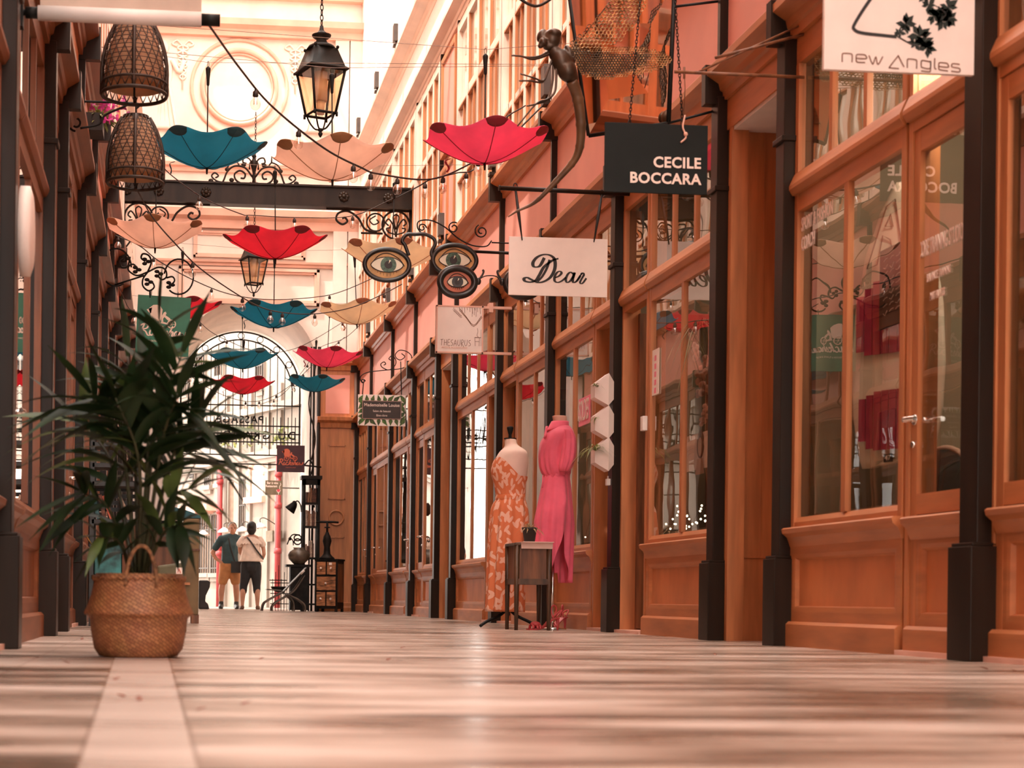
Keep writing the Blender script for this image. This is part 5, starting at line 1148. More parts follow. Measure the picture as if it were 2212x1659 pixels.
mb = MB(); mb.box((x0-.01,-dep-.01,z3(1262)),(x1+.01,dep+.01,z3(1250))); mb.build('shelf_rail', 'old_wood', r, world=False)
m_ = MB(); m_.box((L3(1112)-.0,-dep-.07,zt+.001),(x1+.02,dep+.02,zt+.007)); m_.box((L3(1112),-dep-.026,zt-.045),(x1+.02,-dep-.021,zt+.007)); o_ = m_.build('table_runner', 'runner_cloth', loc=None); o_.location = o; tag(o_, 'pink folded cloth lying over the dark wooden stand', 'cloth')
mat('pot_black', (.03,.022,.018), .6); mat('fern_pale', (.55,.4,.2), .7, var=.25, scale=20, trans=.3); mat('fern_green', (.3,.32,.1), .6, var=.3, scale=20, trans=.3)
def tuft(mb, c, n, L_, w, droop=.7, seed=0, upb=.35):
    random.seed(seed)
    for i in range(n):
        a = random.uniform(0,2*pi); e = random.uniform(upb,1.35); l = L_*random.uniform(.6,1.1); pts = []
        for k in range(6):
            t = k/5; pts.append(V(c)+V((cos(a)*cos(e)*l*t, sin(a)*cos(e)*l*t, sin(e)*l*t-droop*l*t*t)))
        d = V((-sin(a),cos(a),0))*w; ws = [.5,.9,1,.8,.5,.05]
        L1 = [mb.bm.verts.new(p+d*q) for p,q in zip(pts,ws)]; L2_ = [mb.bm.verts.new(p-d*q) for p,q in zip(pts,ws)]
        for k in range(5):
            f = mb.bm.faces.new((L1[k],L1[k+1],L2_[k+1],L2_[k])); f.smooth = True
pp = V((o.x+L3(1143), Y3+.02, zt+.008)); r = thing('potted_fern', 'small potted plant with pale leaves standing on the wooden stand', 'plant', pp)
mb = MB(); mb.lathe([(.04,0),(.055,.1),(.06,.1),(.06,.115),(.05,.115)], (0,0,0), 18); mb.build('pot', 'pot_black', r, world=False); mb = MB(); tuft(mb, (0,0,.1), 40, .16, .006, .8, 4); mb.build('foliage', 'fern_pale', r, world=False, recalc=False)
# high-heeled sandals on the floor
mat('coral_leather', (.62,.07,.075), .45, var=.1)
def sandal(px, py, rz, label, tip=0):
    p = atZ(px, py); r = thing('sandal', label, 'shoe', p, None, R(rz)); mb = MB()
    prof = [(.12,.004),(.05,.006),(0,.02),(-.04,.055),(-.09,.085),(-.13,.09)]
    S1 = spline([V((a,0,b)) for a,b in prof], 5)
    mb.rings([[p_+V((0,-.034*(1-.25*i/len(S1)),-.004)),p_+V((0,.034*(1-.25*i/len(S1)),-.004)),p_+V((0,.034*(1-.25*i/len(S1)),.006)),p_+V((0,-.034*(1-.25*i/len(S1)),.006))] for i,p_ in enumerate(S1)], smooth=False); mb.build('sole', 'coral_leather', r, world=False)
    h = MB(); h.tube([(-.12,0,.088),(-.125,0,.04),(-.122,0,0)], [.016,.01,.008], 8); h.build('heel', 'coral_leather', r, world=False)
    s_ = MB()
    for x_ in (.09,.055,.03): s_.tube([(x_+.012*cos(t)*0,.037*cos(t),.01+.035*sin(t)) for t in [pi*i/10 for i in range(11)]], .011, 6, flat=(1,.4))
    s_.ball((.06,0,.045), (.04,.035,.022)); s_.tube(spline([(-.1,.03,.1),(-.14,.02,.14),(-.155,0,.15),(-.14,-.02,.14),(-.1,-.03,.1)],5), .006, 6); s_.tube(spline([(-.07,.033,.09),(-.06,.02,.16),(-.09,0,.19),(-.12,-.02,.16),(-.1,-.033,.09)],5), .006, 6); s_.build('straps', 'coral_leather', r, world=False)
sandal(1172, 1361, 190, 'coral high-heeled sandal with its toe towards the tripod stand'); sandal(1198, 1358, 215, 'coral high-heeled sandal standing nearer the shopfront, heel to the right')
# ================================================================ hexagonal wall planters in a hanging column
mat('planter_white', (.82,.68,.62), .5, var=.02)
Yh = 11.85
G = lambda a,b,y=Yh: atY(1180+a*.208, 760+b*.208, y)
for i, (zt_, zm, zb_, pl) in enumerate(((220,370,555,1),(555,720,900,2),(885,1050,1238,3))):
    top, mid, bot = G(648,zt_), G(648,zm), G(648,zb_); w = .105
    r = thing('wall_planter', ['white faceted hanging planter, topmost of the column of three','white faceted hanging planter, middle of the column of three','white faceted hanging planter, lowest of the column of three, with a spider plant'][i], 'planter', bot, 'faceted white planters by the doorway')
    mb = MB(); xl, xr = -.09, .06; h = (top-bot).z; a_ = h*.70; b_ = h*.26; yb = .12
    fl = [V((0,0,0)), V((xl,.05,b_)), V((xl+.0,.05,a_)), V((0,0,h)), V((xr,.05,a_)), V((xr,.05,b_))]; bk = [p+V((0,yb,0)) for p in fl]
    mb._add(fl+bk+[], [(0,3,2,1),(0,5,4,3),(6,7,8,9),(6,9,10,11),(0,1,7,6),(1,2,8,7),(2,3,9,8),(3,4,10,9),(4,5,11,10),(5,0,6,11)]); mb.build('planter_body', 'planter_white', r, world=False)
    mb = MB(); tuft(mb, (xl-.005,.02,a_*.85), (12,7,34)[i], (.10,.07,.2)[i], .005, .9, 20+i, .2); mb.build('foliage', 'fern_green', r, world=False, recalc=False)
# ================================================================ palm in the basket
def basketmat():
    m, nt, b = newmat('basket_weave'); L_ = nt.links.new; N = nt.nodes.new
    tc = N('ShaderNodeTexCoord'); sp = N('ShaderNodeSeparateXYZ'); L_(tc.outputs['Object'], sp.inputs[0])
    at = N('ShaderNodeMath'); at.operation = 'ARCTAN2'; L_(sp.outputs['Y'], at.inputs[0]); L_(sp.outputs['X'], at.inputs[1])
    cb = N('ShaderNodeCombineXYZ'); k = N('ShaderNodeMath'); k.operation = 'MULTIPLY'; k.inputs[1].default_value = .19; L_(at.outputs[0], k.inputs[0]); L_(k.outputs[0], cb.inputs['X']); L_(sp.outputs['Z'], cb.inputs['Y'])
    ro = N('ShaderNodeMapping'); ro.inputs['Rotation'].default_value = (0,0,R(28)); L_(cb.outputs[0], ro.inputs[0])
    ck = N('ShaderNodeTexBrick'); ck.inputs['Scale'].default_value = 26; ck.offset = .5; ck.inputs['Mortar Size'].default_value = .03; ck.inputs['Brick Width'].default_value = .6; ck.inputs['Row Height'].default_value = .3
    ck.inputs['Color1'].default_value = (.52,.22,.085,1); ck.inputs['Color2'].default_value = (.34,.13,.05,1); ck.inputs['Mortar'].default_value = (.12,.04,.016,1); L_(ro.outputs[0], ck.inputs['Vector'])
    nz = N('ShaderNodeTexNoise'); nz.inputs['Scale'].default_value = 12; L_(tc.outputs['Object'], nz.inputs['Vector'])
    mx = N('ShaderNodeMixRGB'); mx.blend_type = 'MULTIPLY'; mx.inputs[0].default_value = .5; L_(ck.outputs['Color'], mx.inputs[1]); L_(nz.outputs['Color'], mx.inputs[2]); L_(ck.outputs['Color'], mx.inputs[1])
    hs = N('ShaderNodeMixRGB'); hs.inputs[0].default_value = .5; L_(ck.outputs['Color'], hs.inputs[1]); L_(mx.outputs[0], hs.inputs[2]); L_(hs.outputs[0], b.inputs['Base Color'])
    bp = N('ShaderNodeBump'); bp.inputs['Strength'].default_value = .8; bp.inputs['Distance'].default_value = .006; L_(ck.outputs['Fac'], bp.inputs['Height']); bp.invert = True; L_(bp.outputs[0], b.inputs['Normal']); b.inputs['Roughness'].default_value = .6; MATS['basket_weave'] = m
basketmat()
mat('soil', (.05,.03,.02), .9); mat('palm_leaf', (.016,.034,.010), .5, var=.3, scale=5, trans=.2, spec=.25); mat('palm_leaf_light', (.10,.15,.035), .45, var=.3, scale=5, trans=.3); mat('palm_stem', (.05,.05,.02), .5, var=.3); mat('rope', (.25,.11,.045), .8, var=.3, scale=60)
Yp = 6.05; o = atZ(299,1421); o.y = 6.1; o.x = atY(299,1400,6.1).x; o.z = 0
r = thing('potted_palm', 'dark green palm in a belly-shaped woven seagrass basket on the marble floor', 'plant', o); sp_ = 1/PXM(6.1)
mb = MB(); prof = [(.12,.0),(.142,.004),(.161,.03),(.172,.09),(.178,.140),(.182,.146),(.196,.153),(.199,.160),(.196,.168),(.186,.188),(.172,.23),(.162,.28),(.158,.302),(.149,.302),(.152,.27),(.165,.2)]
mb.lathe(prof, (0,0,0), 56, cap=False); mb.lathe([(.0,.004),(.13,.002)], (0,0,0), 56, cap=False); bk = mb.build('basket', 'basket_weave', r, world=False)
for sg, up_ in ((-1,1),(1,.35)):
    h = MB(); h.tube(spline([(.055*cos(t)+(.01 if sg < 0 else 0), sg*.157, .255+.145*sin(t)*up_) for t in [pi*i/10 for i in range(11)]],3), .0075, 7); h.build('rope_handle', 'rope', r, world=False)
b_ = MB(); 
for z in (.285,): b_.tube([(.166*cos(t), .166*sin(t), z+.006*sin(40*t)) for t in [2*pi*i/160 for i in range(160)]], .005, 5, closed=True)
b_.build('braid', 'basket_weave', r, world=False)
so_ = MB(); so_.lathe([(.0,.25),(.157,.245)], (0,0,0), 32, cap=False); so_.build('soil', 'soil', r, world=False)
random.seed(23)
def leafblade(mb, a, b, droop, w, roll=0.0, n=7):
    """one long pleated leaflet from a towards b"""
    d = b-a; l = d.length; side = d.cross(V((0,0,1)))
    if side.length < 1e-4: side = V((1,0,0))
    side.normalize(); side = (M.Rotation(roll,3,d.normalized()) @ side); up_ = side.cross(d).normalized(); P_ = []
    for k in range(n+1): t = k/n; P_.append(a+d*t-V((0,0,droop*l*t*t)))
    ws = [w*(.25+.75*sin(pi*min(1,(k/n)*1.15+.05))**.8) if k < n else .0006 for k in range(n+1)]
    A_ = [mb.bm.verts.new(p+side*q+up_*q*.25) for p,q in zip(P_,ws)]; C_ = [mb.bm.verts.new(p) for p in P_]; B_ = [mb.bm.verts.new(p-side*q+up_*q*.25) for p,q in zip(P_,ws)]
    for k in range(n):
        for X_, Y_ in ((A_,C_),(C_,B_)):
            f = mb.bm.faces.new((X_[k],X_[k+1],Y_[k+1],Y_[k])); f.smooth = True
def px_to(px, py, dy=0.0): return atY(px, py, 6.1+dy)-o
stems = MB()
FR = [ # rachis: base px, mid px, tip px, y offsets, leaflet length m, count, light?
 ((300,1245),(330,960),(345,690),(0,0,.0),.30,7,0),
 ((305,1245),(335,930),(395,760),(0,-.1,-.2),.33,8,0),
 ((300,1245),(290,960),(275,770),(0,.1,.15),.33,8,0),
 ((295,1245),(262,960),(195,850),(0,-.1,-.25),.36,8,0),
 ((290,1245),(240,1000),(160,900),(0,.05,.1),.34,8,1),
 ((310,1245),(375,980),(440,905),(0,-.08,-.2),.36,8,0),
 ((315,1245),(365,1020),(450,960),(0,.1,.2),.34,8,0),
 ((312,1245),(362,1085),(425,1050),(0,-.12,-.2),.22,7,1),
 ((285,1245),(235,1100),(170,1060),(0,-.1,-.2),.28,7,0),
 ((310,1245),(355,1150),(395,1135),(0,-.15,-.25),.2,6,0),
 ((290,1245),(255,1170),(215,1160),(0,-.12,-.22),.18,6,0),
 ((305,1245),(320,980),(310,800),(0,.2,.35),.33,8,0),
 ((300,1245),(300,1000),(250,860),(0,-.2,-.35),.33,8,0),
 ((308,1245),(350,960),(385,850),(0,-.2,-.35),.33,8,0),
 ((300,1245),(318,1000),(322,860),(0,-.15,-.25),.3,8,0)]
for i, (p0, p1, p2, dy, LL, cnt, lt) in enumerate(FR):
    rc = spline([px_to(p0[0],p0[1],dy[0]), px_to(p1[0],p1[1],dy[1]), px_to(p2[0],p2[1],dy[2])], 8)
    stems.tube(rc, [.009*(1-.75*k/len(rc)) for k in range(len(rc))], 6)
    fo = MB(); fl = MB(); K = len(rc)-1
    for j in range(cnt):
        t = .42+.58*j/(cnt-1) if LL > .25 else .35+.65*j/(cnt-1); k = min(K-1,int(t*K)); c_ = rc[k]; tg = (rc[min(k+1,K)]-rc[max(k-1,0)]).normalized()
        sd = tg.cross(V((0,1,0))).normalized(); s3_ = sd.cross(tg).normalized()
        for sg in (-1,1):
            az = random.uniform(-.9,.9); dv = tg*random.uniform(.55,.95)+sd*sg*random.uniform(.5,.95)+s3_*az*.6
            l = LL*random.uniform(.75,1.15)*(1-.3*abs(t-.7)); 
            tgt = fl if (lt and random.random() < .6) or random.random() < .10 else fo
            leafblade(tgt, c_, c_+dv.normalized()*l, random.uniform(.12,.5), .0225*random.uniform(.8,1.25), random.uniform(-.7,.7))
    leafblade(fo, rc[-1], rc[-1]+(rc[-1]-rc[-3]).normalized()*LL*.8, .1, .02, random.uniform(-.4,.4))
    o_ = fo.build('frond', 'palm_leaf', r, world=False, recalc=False)
    if len(fl.bm.verts): fl.build('pale_leaflets', 'palm_leaf_light', o_, world=False, recalc=False)
    else: fl.bm.free()
stems.build('stems', 'palm_stem', r, world=False)
# a few fallen petals and leaves on the marble
mat('dry_leaf', (.35,.09,.04), .7, var=.3); random.seed(8)
PT = [(1545,1417),(835,1428),(560,1426),(424,1538),(270,1509),(150,1435),(175,1383),(245,1471),(520,1526),(2135,1448),(2195,1452),(300,1516),(865,1402)]
LBn = ['fallen leaf scrap on the floor by the open recess','small scrap on the floor in mid-passage','tiny leaf scrap on the floor right of the basket','dry leaf on the floor by the pale strip edge','curled dry leaf on the floor at lower left','dark leaf bit on the floor left of the basket','dry leaf bit near the left shopfronts','leaf bit beside the left edge of the pale strip','dry leaf bit right of the pale strip','dry leaf at the foot of the right-hand near column','dry leaf at the right picture edge','dry leaf lying on the pale strip','small leaf scrap on the far right floor near the middle']
for (px,py), lb in zip(PT, LBn):
    p = atZ(px,py); mb = MB(); a = random.uniform(0,6); L_ = random.uniform(.008,.015)
    leafblade(mb, V((0,0,.004)), V((cos(a)*L_*2,sin(a)*L_*2,.008)), -.1, L_*.5, .2, 4); o_ = mb.build('fallen_leaf', 'dry_leaf', recalc=False, thick=.001); o_.location = p; tag(o_, lb, 'leaf', 'scattered fallen leaves')
# ================================================================ people
mat('skin', (.50,.24,.15), .55, var=.06); mat('skin2', (.58,.30,.2), .55, var=.06); mat('hair_black', (.012,.01,.009), .5, var=.3, scale=60); mat('hair_grey', (.16,.11,.085), .6, var=.3, scale=60)
mat('tshirt', (.035,.075,.085), .8, var=.1); mat('khaki', (.50,.22,.085), .8, var=.1); mat('shoe_black', (.02,.017,.015), .5); mat('blouse', (.85,.68,.57), .8, var=.06, scale=14, bump=.1); mat('capri', (.018,.018,.02), .8); mat('bag_black', (.02,.018,.017), .6); mat('shoe_brown', (.16,.08,.045), .6)
def limb(mb, pts, rs, n=12):
    P_ = spline(pts, 5); m = len(P_); R_ = []
    for i in range(m):
        t = i/(m-1)*(len(rs)-1); k = min(int(t), len(rs)-2); R_.append(rs[k]+(rs[k+1]-rs[k])*(t-k))
    mb.tube(P_, R_, n); mb.ball(P_[0], R_[0], n, 6); mb.ball(P_[-1], R_[-1], n, 6)
def hand(mb, w, d, side, curl=.4):
    """palm, four fingers and a thumb from wrist w along d"""
    d = V(d).normalized(); s = V(side).normalized(); nn = d.cross(s)
    limb(mb, [V(w), V(w)+d*.045, V(w)+d*.085], [.025,.033,.032], 10)
    for i, l in enumerate((.07,.08,.074,.058)):
        b = V(w)+d*.085+s*(.03-.02*i); mb.tube([b, b+d*l*.5+nn*.004, b+d*l*(1-.3*curl)+nn*l*curl], [.0095,.009,.007], 7)
    b = V(w)+d*.035+s*.03; mb.tube([b, b+d*.03+s*.025, b+d*.06+s*.03], [.011,.01,.008], 7)
def head(mb, c, yaw=0, sgn=1):
    """skull, jaw, nose, ears, brow; faces -Y turned by yaw"""
    m = M.Rotation(yaw,3,'Z')
    q = lambda x,y,z: V(c)+m @ V((x,y,z))
    mb.ball(q(0,.012,.035), (.076,.094,.088), 18, 12, M.Rotation(yaw,4,'Z')); mb.ball(q(0,-.022,-.025), (.062,.07,.078), 16, 10, M.Rotation(yaw,4,'Z')); mb.ball(q(0,-.045,-.078), (.035,.032,.026), 12, 8)
    mb.tube([q(0,-.088,.018), q(0,-.108,-.018), q(0,-.09,-.03)], [.011,.017,.012], 8)
    for s in (-1,1): mb.ball(q(s*.077,.012,.0), (.012,.024,.034), 10, 8, M.Rotation(yaw,4,'Z')); mb.ball(q(s*.03,-.078,.03), (.022,.014,.01), 10, 6)
    mb.ball(q(0,-.083,-.05), (.026,.014,.011), 10, 6)
def eyes(par, c, yaw):
    m = M.Rotation(yaw,3,'Z'); mb = MB()
    for s in (-1,1): mb.ball(V(c)+m @ V((s*.031,-.081,.016)), (.013,.009,.007), 10, 6)
    mb.build('eyes', 'hair_black', par, world=False)
# man facing the camera, hand on hip
Yp_ = 32.0; hpx = PXM(Yp_); om = atY(495,1312,Yp_); om.z = 0
man = thing('person', 'person in dark blue T-shirt and tan shorts facing the camera, hand on hip', 'person', om)
k = 1.0
mb = MB()
head(mb, (0.045,-.01,1.535), R(8)); limb(mb, [(.04,.01,1.33),(.043,.0,1.43),(.045,-.0,1.5)], [.066,.056,.056])
limb(mb, [(0,0,.86),(0,.0,1.05),(0.02,.005,1.22),(.035,.01,1.36)], [.145,.135,.155,.09]); limb(mb, [(-.15,.01,1.33),(.035,.01,1.36),(.2,.01,1.33)], [.06,.085,.06])
limb(mb, [(-.18,.01,1.33),(-.25,.04,1.2),(-.33,.06,1.08)], [.058,.05,.043]); limb(mb, [(-.33,.06,1.08),(-.27,.0,.97),(-.175,-.06,.9)], [.043,.038,.028]); hand(mb, (-.18,-.06,.9), (.7,.1,-.5), (0,-.6,.6), .5)
limb(mb, [(.2,.01,1.33),(.25,.02,1.2),(.27,.03,1.08)], [.058,.05,.043]); limb(mb, [(.27,.03,1.08),(.24,-.03,.98),(.2,-.09,.9)], [.043,.036,.028]); hand(mb, (.2,-.09,.9), (-.4,-.2,-.7), (0,-.6,.4), .5)
for s, fx in ((-1,-.155),(1,.135)):
    limb(mb, [(s*.085,0,.86),(s*.1+.0,-.01,.68),(fx*.85,-.015,.49)], [.105,.092,.062]); limb(mb, [(fx*.85,-.015,.49),(fx*.98,.015,.34),(fx,.02,.09)], [.06,.062,.04]); limb(mb, [(fx,.02,.06),(fx+s*.015,-.09,.035)], [.042,.035])
remesh(mb, .014, 3).build('body', 'skin', man, world=False)
eyes(man, (.045,-.01,1.535), R(8))
mb = MB()
mb.ball((.045,.026,1.585), (.088,.098,.088), 18, 10); mb.ball((.045,.06,1.53), (.086,.068,.075), 14, 8); hb = remesh(mb, .012, 2)
hb.build('hair', 'hair_grey', man, world=False)
mb = MB(); limb(mb, [(0,0,.9),(0,.0,1.05),(0.02,.005,1.22),(.035,.01,1.36)], [.168,.158,.172,.1]); limb(mb, [(-.15,.01,1.33),(.035,.01,1.365),(.2,.01,1.33)], [.075,.1,.075])
limb(mb, [(-.17,.01,1.34),(-.225,.03,1.25),(-.275,.045,1.17)], [.075,.072,.07]); limb(mb, [(.19,.01,1.34),(.235,.015,1.25),(.255,.02,1.17)], [.075,.072,.07]); remesh(mb, .014, 3).build('t_shirt', 'tshirt', man, world=False)
mb = MB(); limb(mb, [(0,0,.93),(0,0,.82)], [.158,.16])
for s, fx in ((-1,-.155),(1,.135)): limb(mb, [(s*.085,0,.84),(s*.1,-.01,.68),(fx*.83,-.012,.54)], [.118,.108,.098])
remesh(mb, .014, 3).build('shorts', 'khaki', man, world=False)
mb = MB()
for s, fx in ((-1,-.155),(1,.135)): limb(mb, [(fx,.04,.045),(fx+s*.008,-.04,.045),(fx+s*.02,-.14,.035)], [.05,.048,.034]); limb(mb, [(fx,.02,.05),(fx,.02,.13)], [.05,.048]); mb.cbox((fx+s*.008,-.045,.012), (.085,.25,.022))
remesh(mb, .011, 2).build('shoes', 'shoe_black', man, world=False)
mb = MB(); mb.tube(spline([(-.03,-.14,1.36),(.0,-.185,1.2),(.06,-.185,1.0),(.11,-.17,.86)],5), .016, 6, flat=(1,.35)); mb.cbox((.14,-.175,.8), (.24,.09,.22)); mb.build('shoulder_bag', 'bag_black', man, world=False, bevel=.01)
# woman seen from behind
ow = atY(541,1316,31.4); ow.z = 0
wom = thing('person', 'person seen from behind in a white ruffled blouse and black capri trousers', 'person', ow)
mb = MB(); yw = pi+R(20)
head(mb, (-.0,-.01,1.53), yw); limb(mb, [(0,.01,1.33),(0,.0,1.43),(0,-.0,1.5)], [.058,.048,.05])
limb(mb, [(0,0,.84),(0,.0,1.03),(0,.005,1.2),(0,.01,1.34)], [.14,.118,.138,.08]); limb(mb, [(-.16,.01,1.31),(0,.01,1.35),(.16,.01,1.31)], [.052,.075,.052])
limb(mb, [(.17,.01,1.31),(.225,.0,1.17),(.245,-.01,1.05)], [.05,.043,.037]); limb(mb, [(.245,-.01,1.05),(.22,.07,.97),(.16,.16,.96)], [.037,.032,.025]); hand(mb, (.16,.16,.96), (-.8,.4,0), (0,0,1), .5)
limb(mb, [(-.17,.01,1.31),(-.21,.06,1.18),(-.2,.1,1.07)], [.05,.043,.037]); limb(mb, [(-.2,.1,1.07),(-.15,.18,1.03),(-.06,.2,1.02)], [.037,.032,.025]); hand(mb, (-.07,.2,1.02), (.9,0,0), (0,0,1), .5)
for s, fx in ((-1,-.155),(1,.13)):
    limb(mb, [(s*.085,0,.84),(s*.1,-.01,.66),(fx*.85,-.01,.47)], [.105,.09,.06]); limb(mb, [(fx*.85,-.01,.47),(fx*.95,-.03,.32),(fx,.0,.085)], [.058,.058,.036]); limb(mb, [(fx,.0,.06),(fx+s*.03,.11,.03)], [.038,.03])
remesh(mb, .014, 3).build('body', 'skin2', wom, world=False); eyes(wom, (0,-.01,1.53), yw)
mb = MB(); mb.ball((0,-.02,1.565), (.098,.11,.098), 20, 12); mb.ball((0,-.045,1.5), (.094,.075,.08), 16, 10); mb.ball((0,-.05,1.45), (.07,.05,.05), 14, 8); remesh(mb, .012, 2).build('hair', 'hair_black', wom, world=False)
mb = MB()
secs = [(0,.0,.90,.225,.17,.03,9),(0,0,1.0,.2,.155,.03,9),(0,.0,1.12,.175,.14,.025,9),(0,.0,1.22,.165,.135,.01,9),(0,.01,1.3,.165,.12,.01,9),(0,.01,1.345,.11,.09,0,9),(0,.01,1.37,.075,.07,0,9)]
loft(mb, interp(secs,4), 56); mb.build('blouse', 'blouse', wom, world=False)
mb = MB(); mb.grid(lambda u, v: V(((.085+.155*v**.8)*(1+.03*v*sin(24*2*pi*u))*cos(2*pi*u), .01+(.08+.085*v)*(1+.05*v*sin(24*2*pi*u))*sin(2*pi*u), 1.365-.135*v-.012*v*sin(24*2*pi*u))), 120, 7, closeu=True)
for s in (-1,1): limb(mb, [(s*.16,.01,1.32),(s*.215,.005,1.23)], [.065,.066])
mb.build('ruffle_collar', 'blouse', wom, world=False)
mb = MB(); limb(mb, [(0,0,.94),(0,0,.8)], [.15,.165])
for s, fx in ((-1,-.155),(1,.13)): limb(mb, [(s*.085,0,.82),(s*.1,-.01,.64),(fx*.86,-.01,.45),(fx*.9,-.01,.34)], [.118,.102,.078,.072])
remesh(mb, .014, 3).build('capri_trousers', 'capri', wom, world=False)
mb = MB()
for s, fx in ((-1,-.155),(1,.13)): limb(mb, [(fx,-.03,.035),(fx+s*.015,.04,.03),(fx+s*.03,.13,.025)], [.042,.042,.032]); mb.cbox((fx+s*.015,.045,.008), (.08,.22,.016)); mb.tube([(fx+s*.01-.04,.03,.05),(fx+s*.01,.03,.075),(fx+s*.01+.04,.03,.05)], .012, 6)
remesh(mb, .011, 2).build('shoes', 'shoe_brown', wom, world=False)
mb = MB(); mb.tube(spline([(-.09,.05,1.375),(-.07,-.1,1.34),(0,-.152,1.25),(.09,-.155,1.12),(.19,-.1,1.0),(.235,-.0,.95)],5), .02, 6, flat=(1,.35)); mb.build('bag_strap', 'bag_black', wom, world=False)
# ================================================================ furniture by the arch
mat('ebony', (.014,.011,.009), .5, var=.3, spec=.15); mat('book_a', (.35,.16,.08), .7, var=.4, scale=30, stretch=(8,8,.3)); mat('book_b', (.16,.06,.035), .7, var=.4, scale=30); mat('book_c', (.65,.45,.33), .7, var=.3, scale=30); mat('drawer_wood', (.42,.17,.07), .5, var=.35, scale=7, stretch=(1,1,4)); mat('porcelain', (.8,.66,.58), .2)
Yc = 28.3
a = atY(651,1312,Yc); b = atY(692,1028,Yc); x0, x1, H = a.x, b.x, b.z
r = thing('bookcase', 'tall narrow black bookcase with open back beside the wood pier', 'bookcase', V((x0,Yc,0)))
mb = MB()
for x in (x0, x1-.05): mb.box((x,Yc-.03,0),(x+.05,Yc+.0,H)); mb.box((x,Yc+.22,0),(x+.05,Yc+.26,H))
mb.box((x0-.03,Yc-.05,H-.06),(x1+.03,Yc+.28,H)); mb.box((x0,Yc-.03,H-.16),(x1,Yc,H-.06)); mb.build('case', 'ebony', r)
sz = [EYE+(1292-p)/PXM(Yc)*1.0 for p in (1086,1137,1205,1262)]
for z in sz+[.12]: m_ = MB(); m_.box((x0+.02,Yc-.02,z-.015),(x1-.02,Yc+.25,z+.015)); m_.build('shelf', 'ebony', r)
random.seed(4); bk_i = 0
for z, hh, nb_ in ((sz[0],.26,5),(sz[1],.28,6),(sz[2],.3,5)):
    x = x0+.06
    for i in range(nb_):
        w = random.uniform(.022,.045); h = hh*random.uniform(.65,1)
        if x+w > x1-.06: break
        m_ = MB(); m_.box((x,Yc+.03,z+.016),(x+w,Yc+.17,z+.016+h)); o_ = m_.build('book', random.choice(['book_a','book_b','book_c']), loc=(x,Yc+.03,z+.016)); tag(o_, 'old book standing on the %s of the tall black bookcase' % {sz[0]:'top shelf',sz[1]:'second shelf',sz[2]:'third shelf'}[z], 'book', 'books on the %s of the black bookcase' % {sz[0]:'top shelf',sz[1]:'second shelf',sz[2]:'third shelf'}[z]); x += w+.004
# brown drawer chest turned a little
oc = atZ(706,1318); oc.y = 27.6; oc.x = atY(704,1316,27.6).x; oc.z = 0
r = thing('drawer_chest', 'dark framed chest of five rustic wood drawers with white knobs', 'chest of drawers', oc, None, R(-24)); Hc = .88; wc, dc = .38, .36
mb = MB(); mb.box((-wc/2,0,.05),(wc/2,dc,Hc-.02)); mb.box((-wc/2-.015,-.012,Hc-.03),(wc/2+.015,dc+.01,Hc)); 
for x in (-wc/2,wc/2-.04): mb.box((x,0,0),(x+.04,.04,.06)); mb.box((x,dc-.04,0),(x+.04,dc,.06))
mb.build('carcass', 'ebony', r, world=False); mb = MB(); mb.box((wc/2-.001,.04,.16),(wc/2+.004,dc-.04,Hc-.08)); mb.build('side_panel', 'wood_deep', r, world=False)
for (xa,xb,za,zb) in ((-.165,-.012,.62,.83),(.012,.165,.62,.83),(-.165,.165,.36,.585),(-.165,-.012,.1,.33),(.012,.165,.1,.33)):
    m_ = MB(); m_.box((xa,-.012,za),(xb,.02,zb)); d_ = m_.build('drawer', 'drawer_wood', r, world=False, bevel=.003)
    m_ = MB(); c_ = ((xa+xb)/2,-.03,(za+zb)/2); m_.ball(c_, .02, 10, 8); m_.cyl((c_[0],-.03,c_[2]),(c_[0],-.01,c_[2]), .01); m_.build('knob', 'porcelain', d_, world=False)
m_ = MB(); m_.box((.05,-.0145,.78),(.1,-.013,.82)); m_.build('price_tag', 'sign_white', r, world=False)
pc = V((oc.x+.02, oc.y+.15, Hc+.001)); r = thing('book_press', 'black cast-iron press with a T-handle on top of the drawer chest', 'press', pc, None, R(-10))
mb = MB(); mb.lathe([(.13,0),(.13,.02),(.09,.05),(.06,.09),(.05,.2),(.065,.26),(.075,.3),(.06,.38),(.035,.42),(.03,.45)], (0,0,0), 20, 1.0, .7); mb.build('body', 'iron_black', r, world=False); mb = MB(); mb.cyl((0,0,.42),(0,0,.62), .02); mb.cyl((0,0,.52),(0,0,.54), .05); mb.build('screw', 'iron_black', r, world=False); mb = MB(); mb.tube([(-.19,0,.615),(-.1,0,.62),(.1,0,.62),(.19,0,.615)], [.016,.02,.02,.016], 8); mb.build('t_handle', 'iron_black', r, world=False)
# swivel side of the pier: door handle
mb = MB(); p_ = atY(705,1173,YE-.1); mb.cyl(p_, p_+V((0,-.05,0)), .014); mb.tube([p_+V((0,-.05,0)), p_+V((-.05,-.055,0)), p_+V((.02,-.055,0))], .011, 6); mb.build('lever_handle', 'brass', ENDPIER)
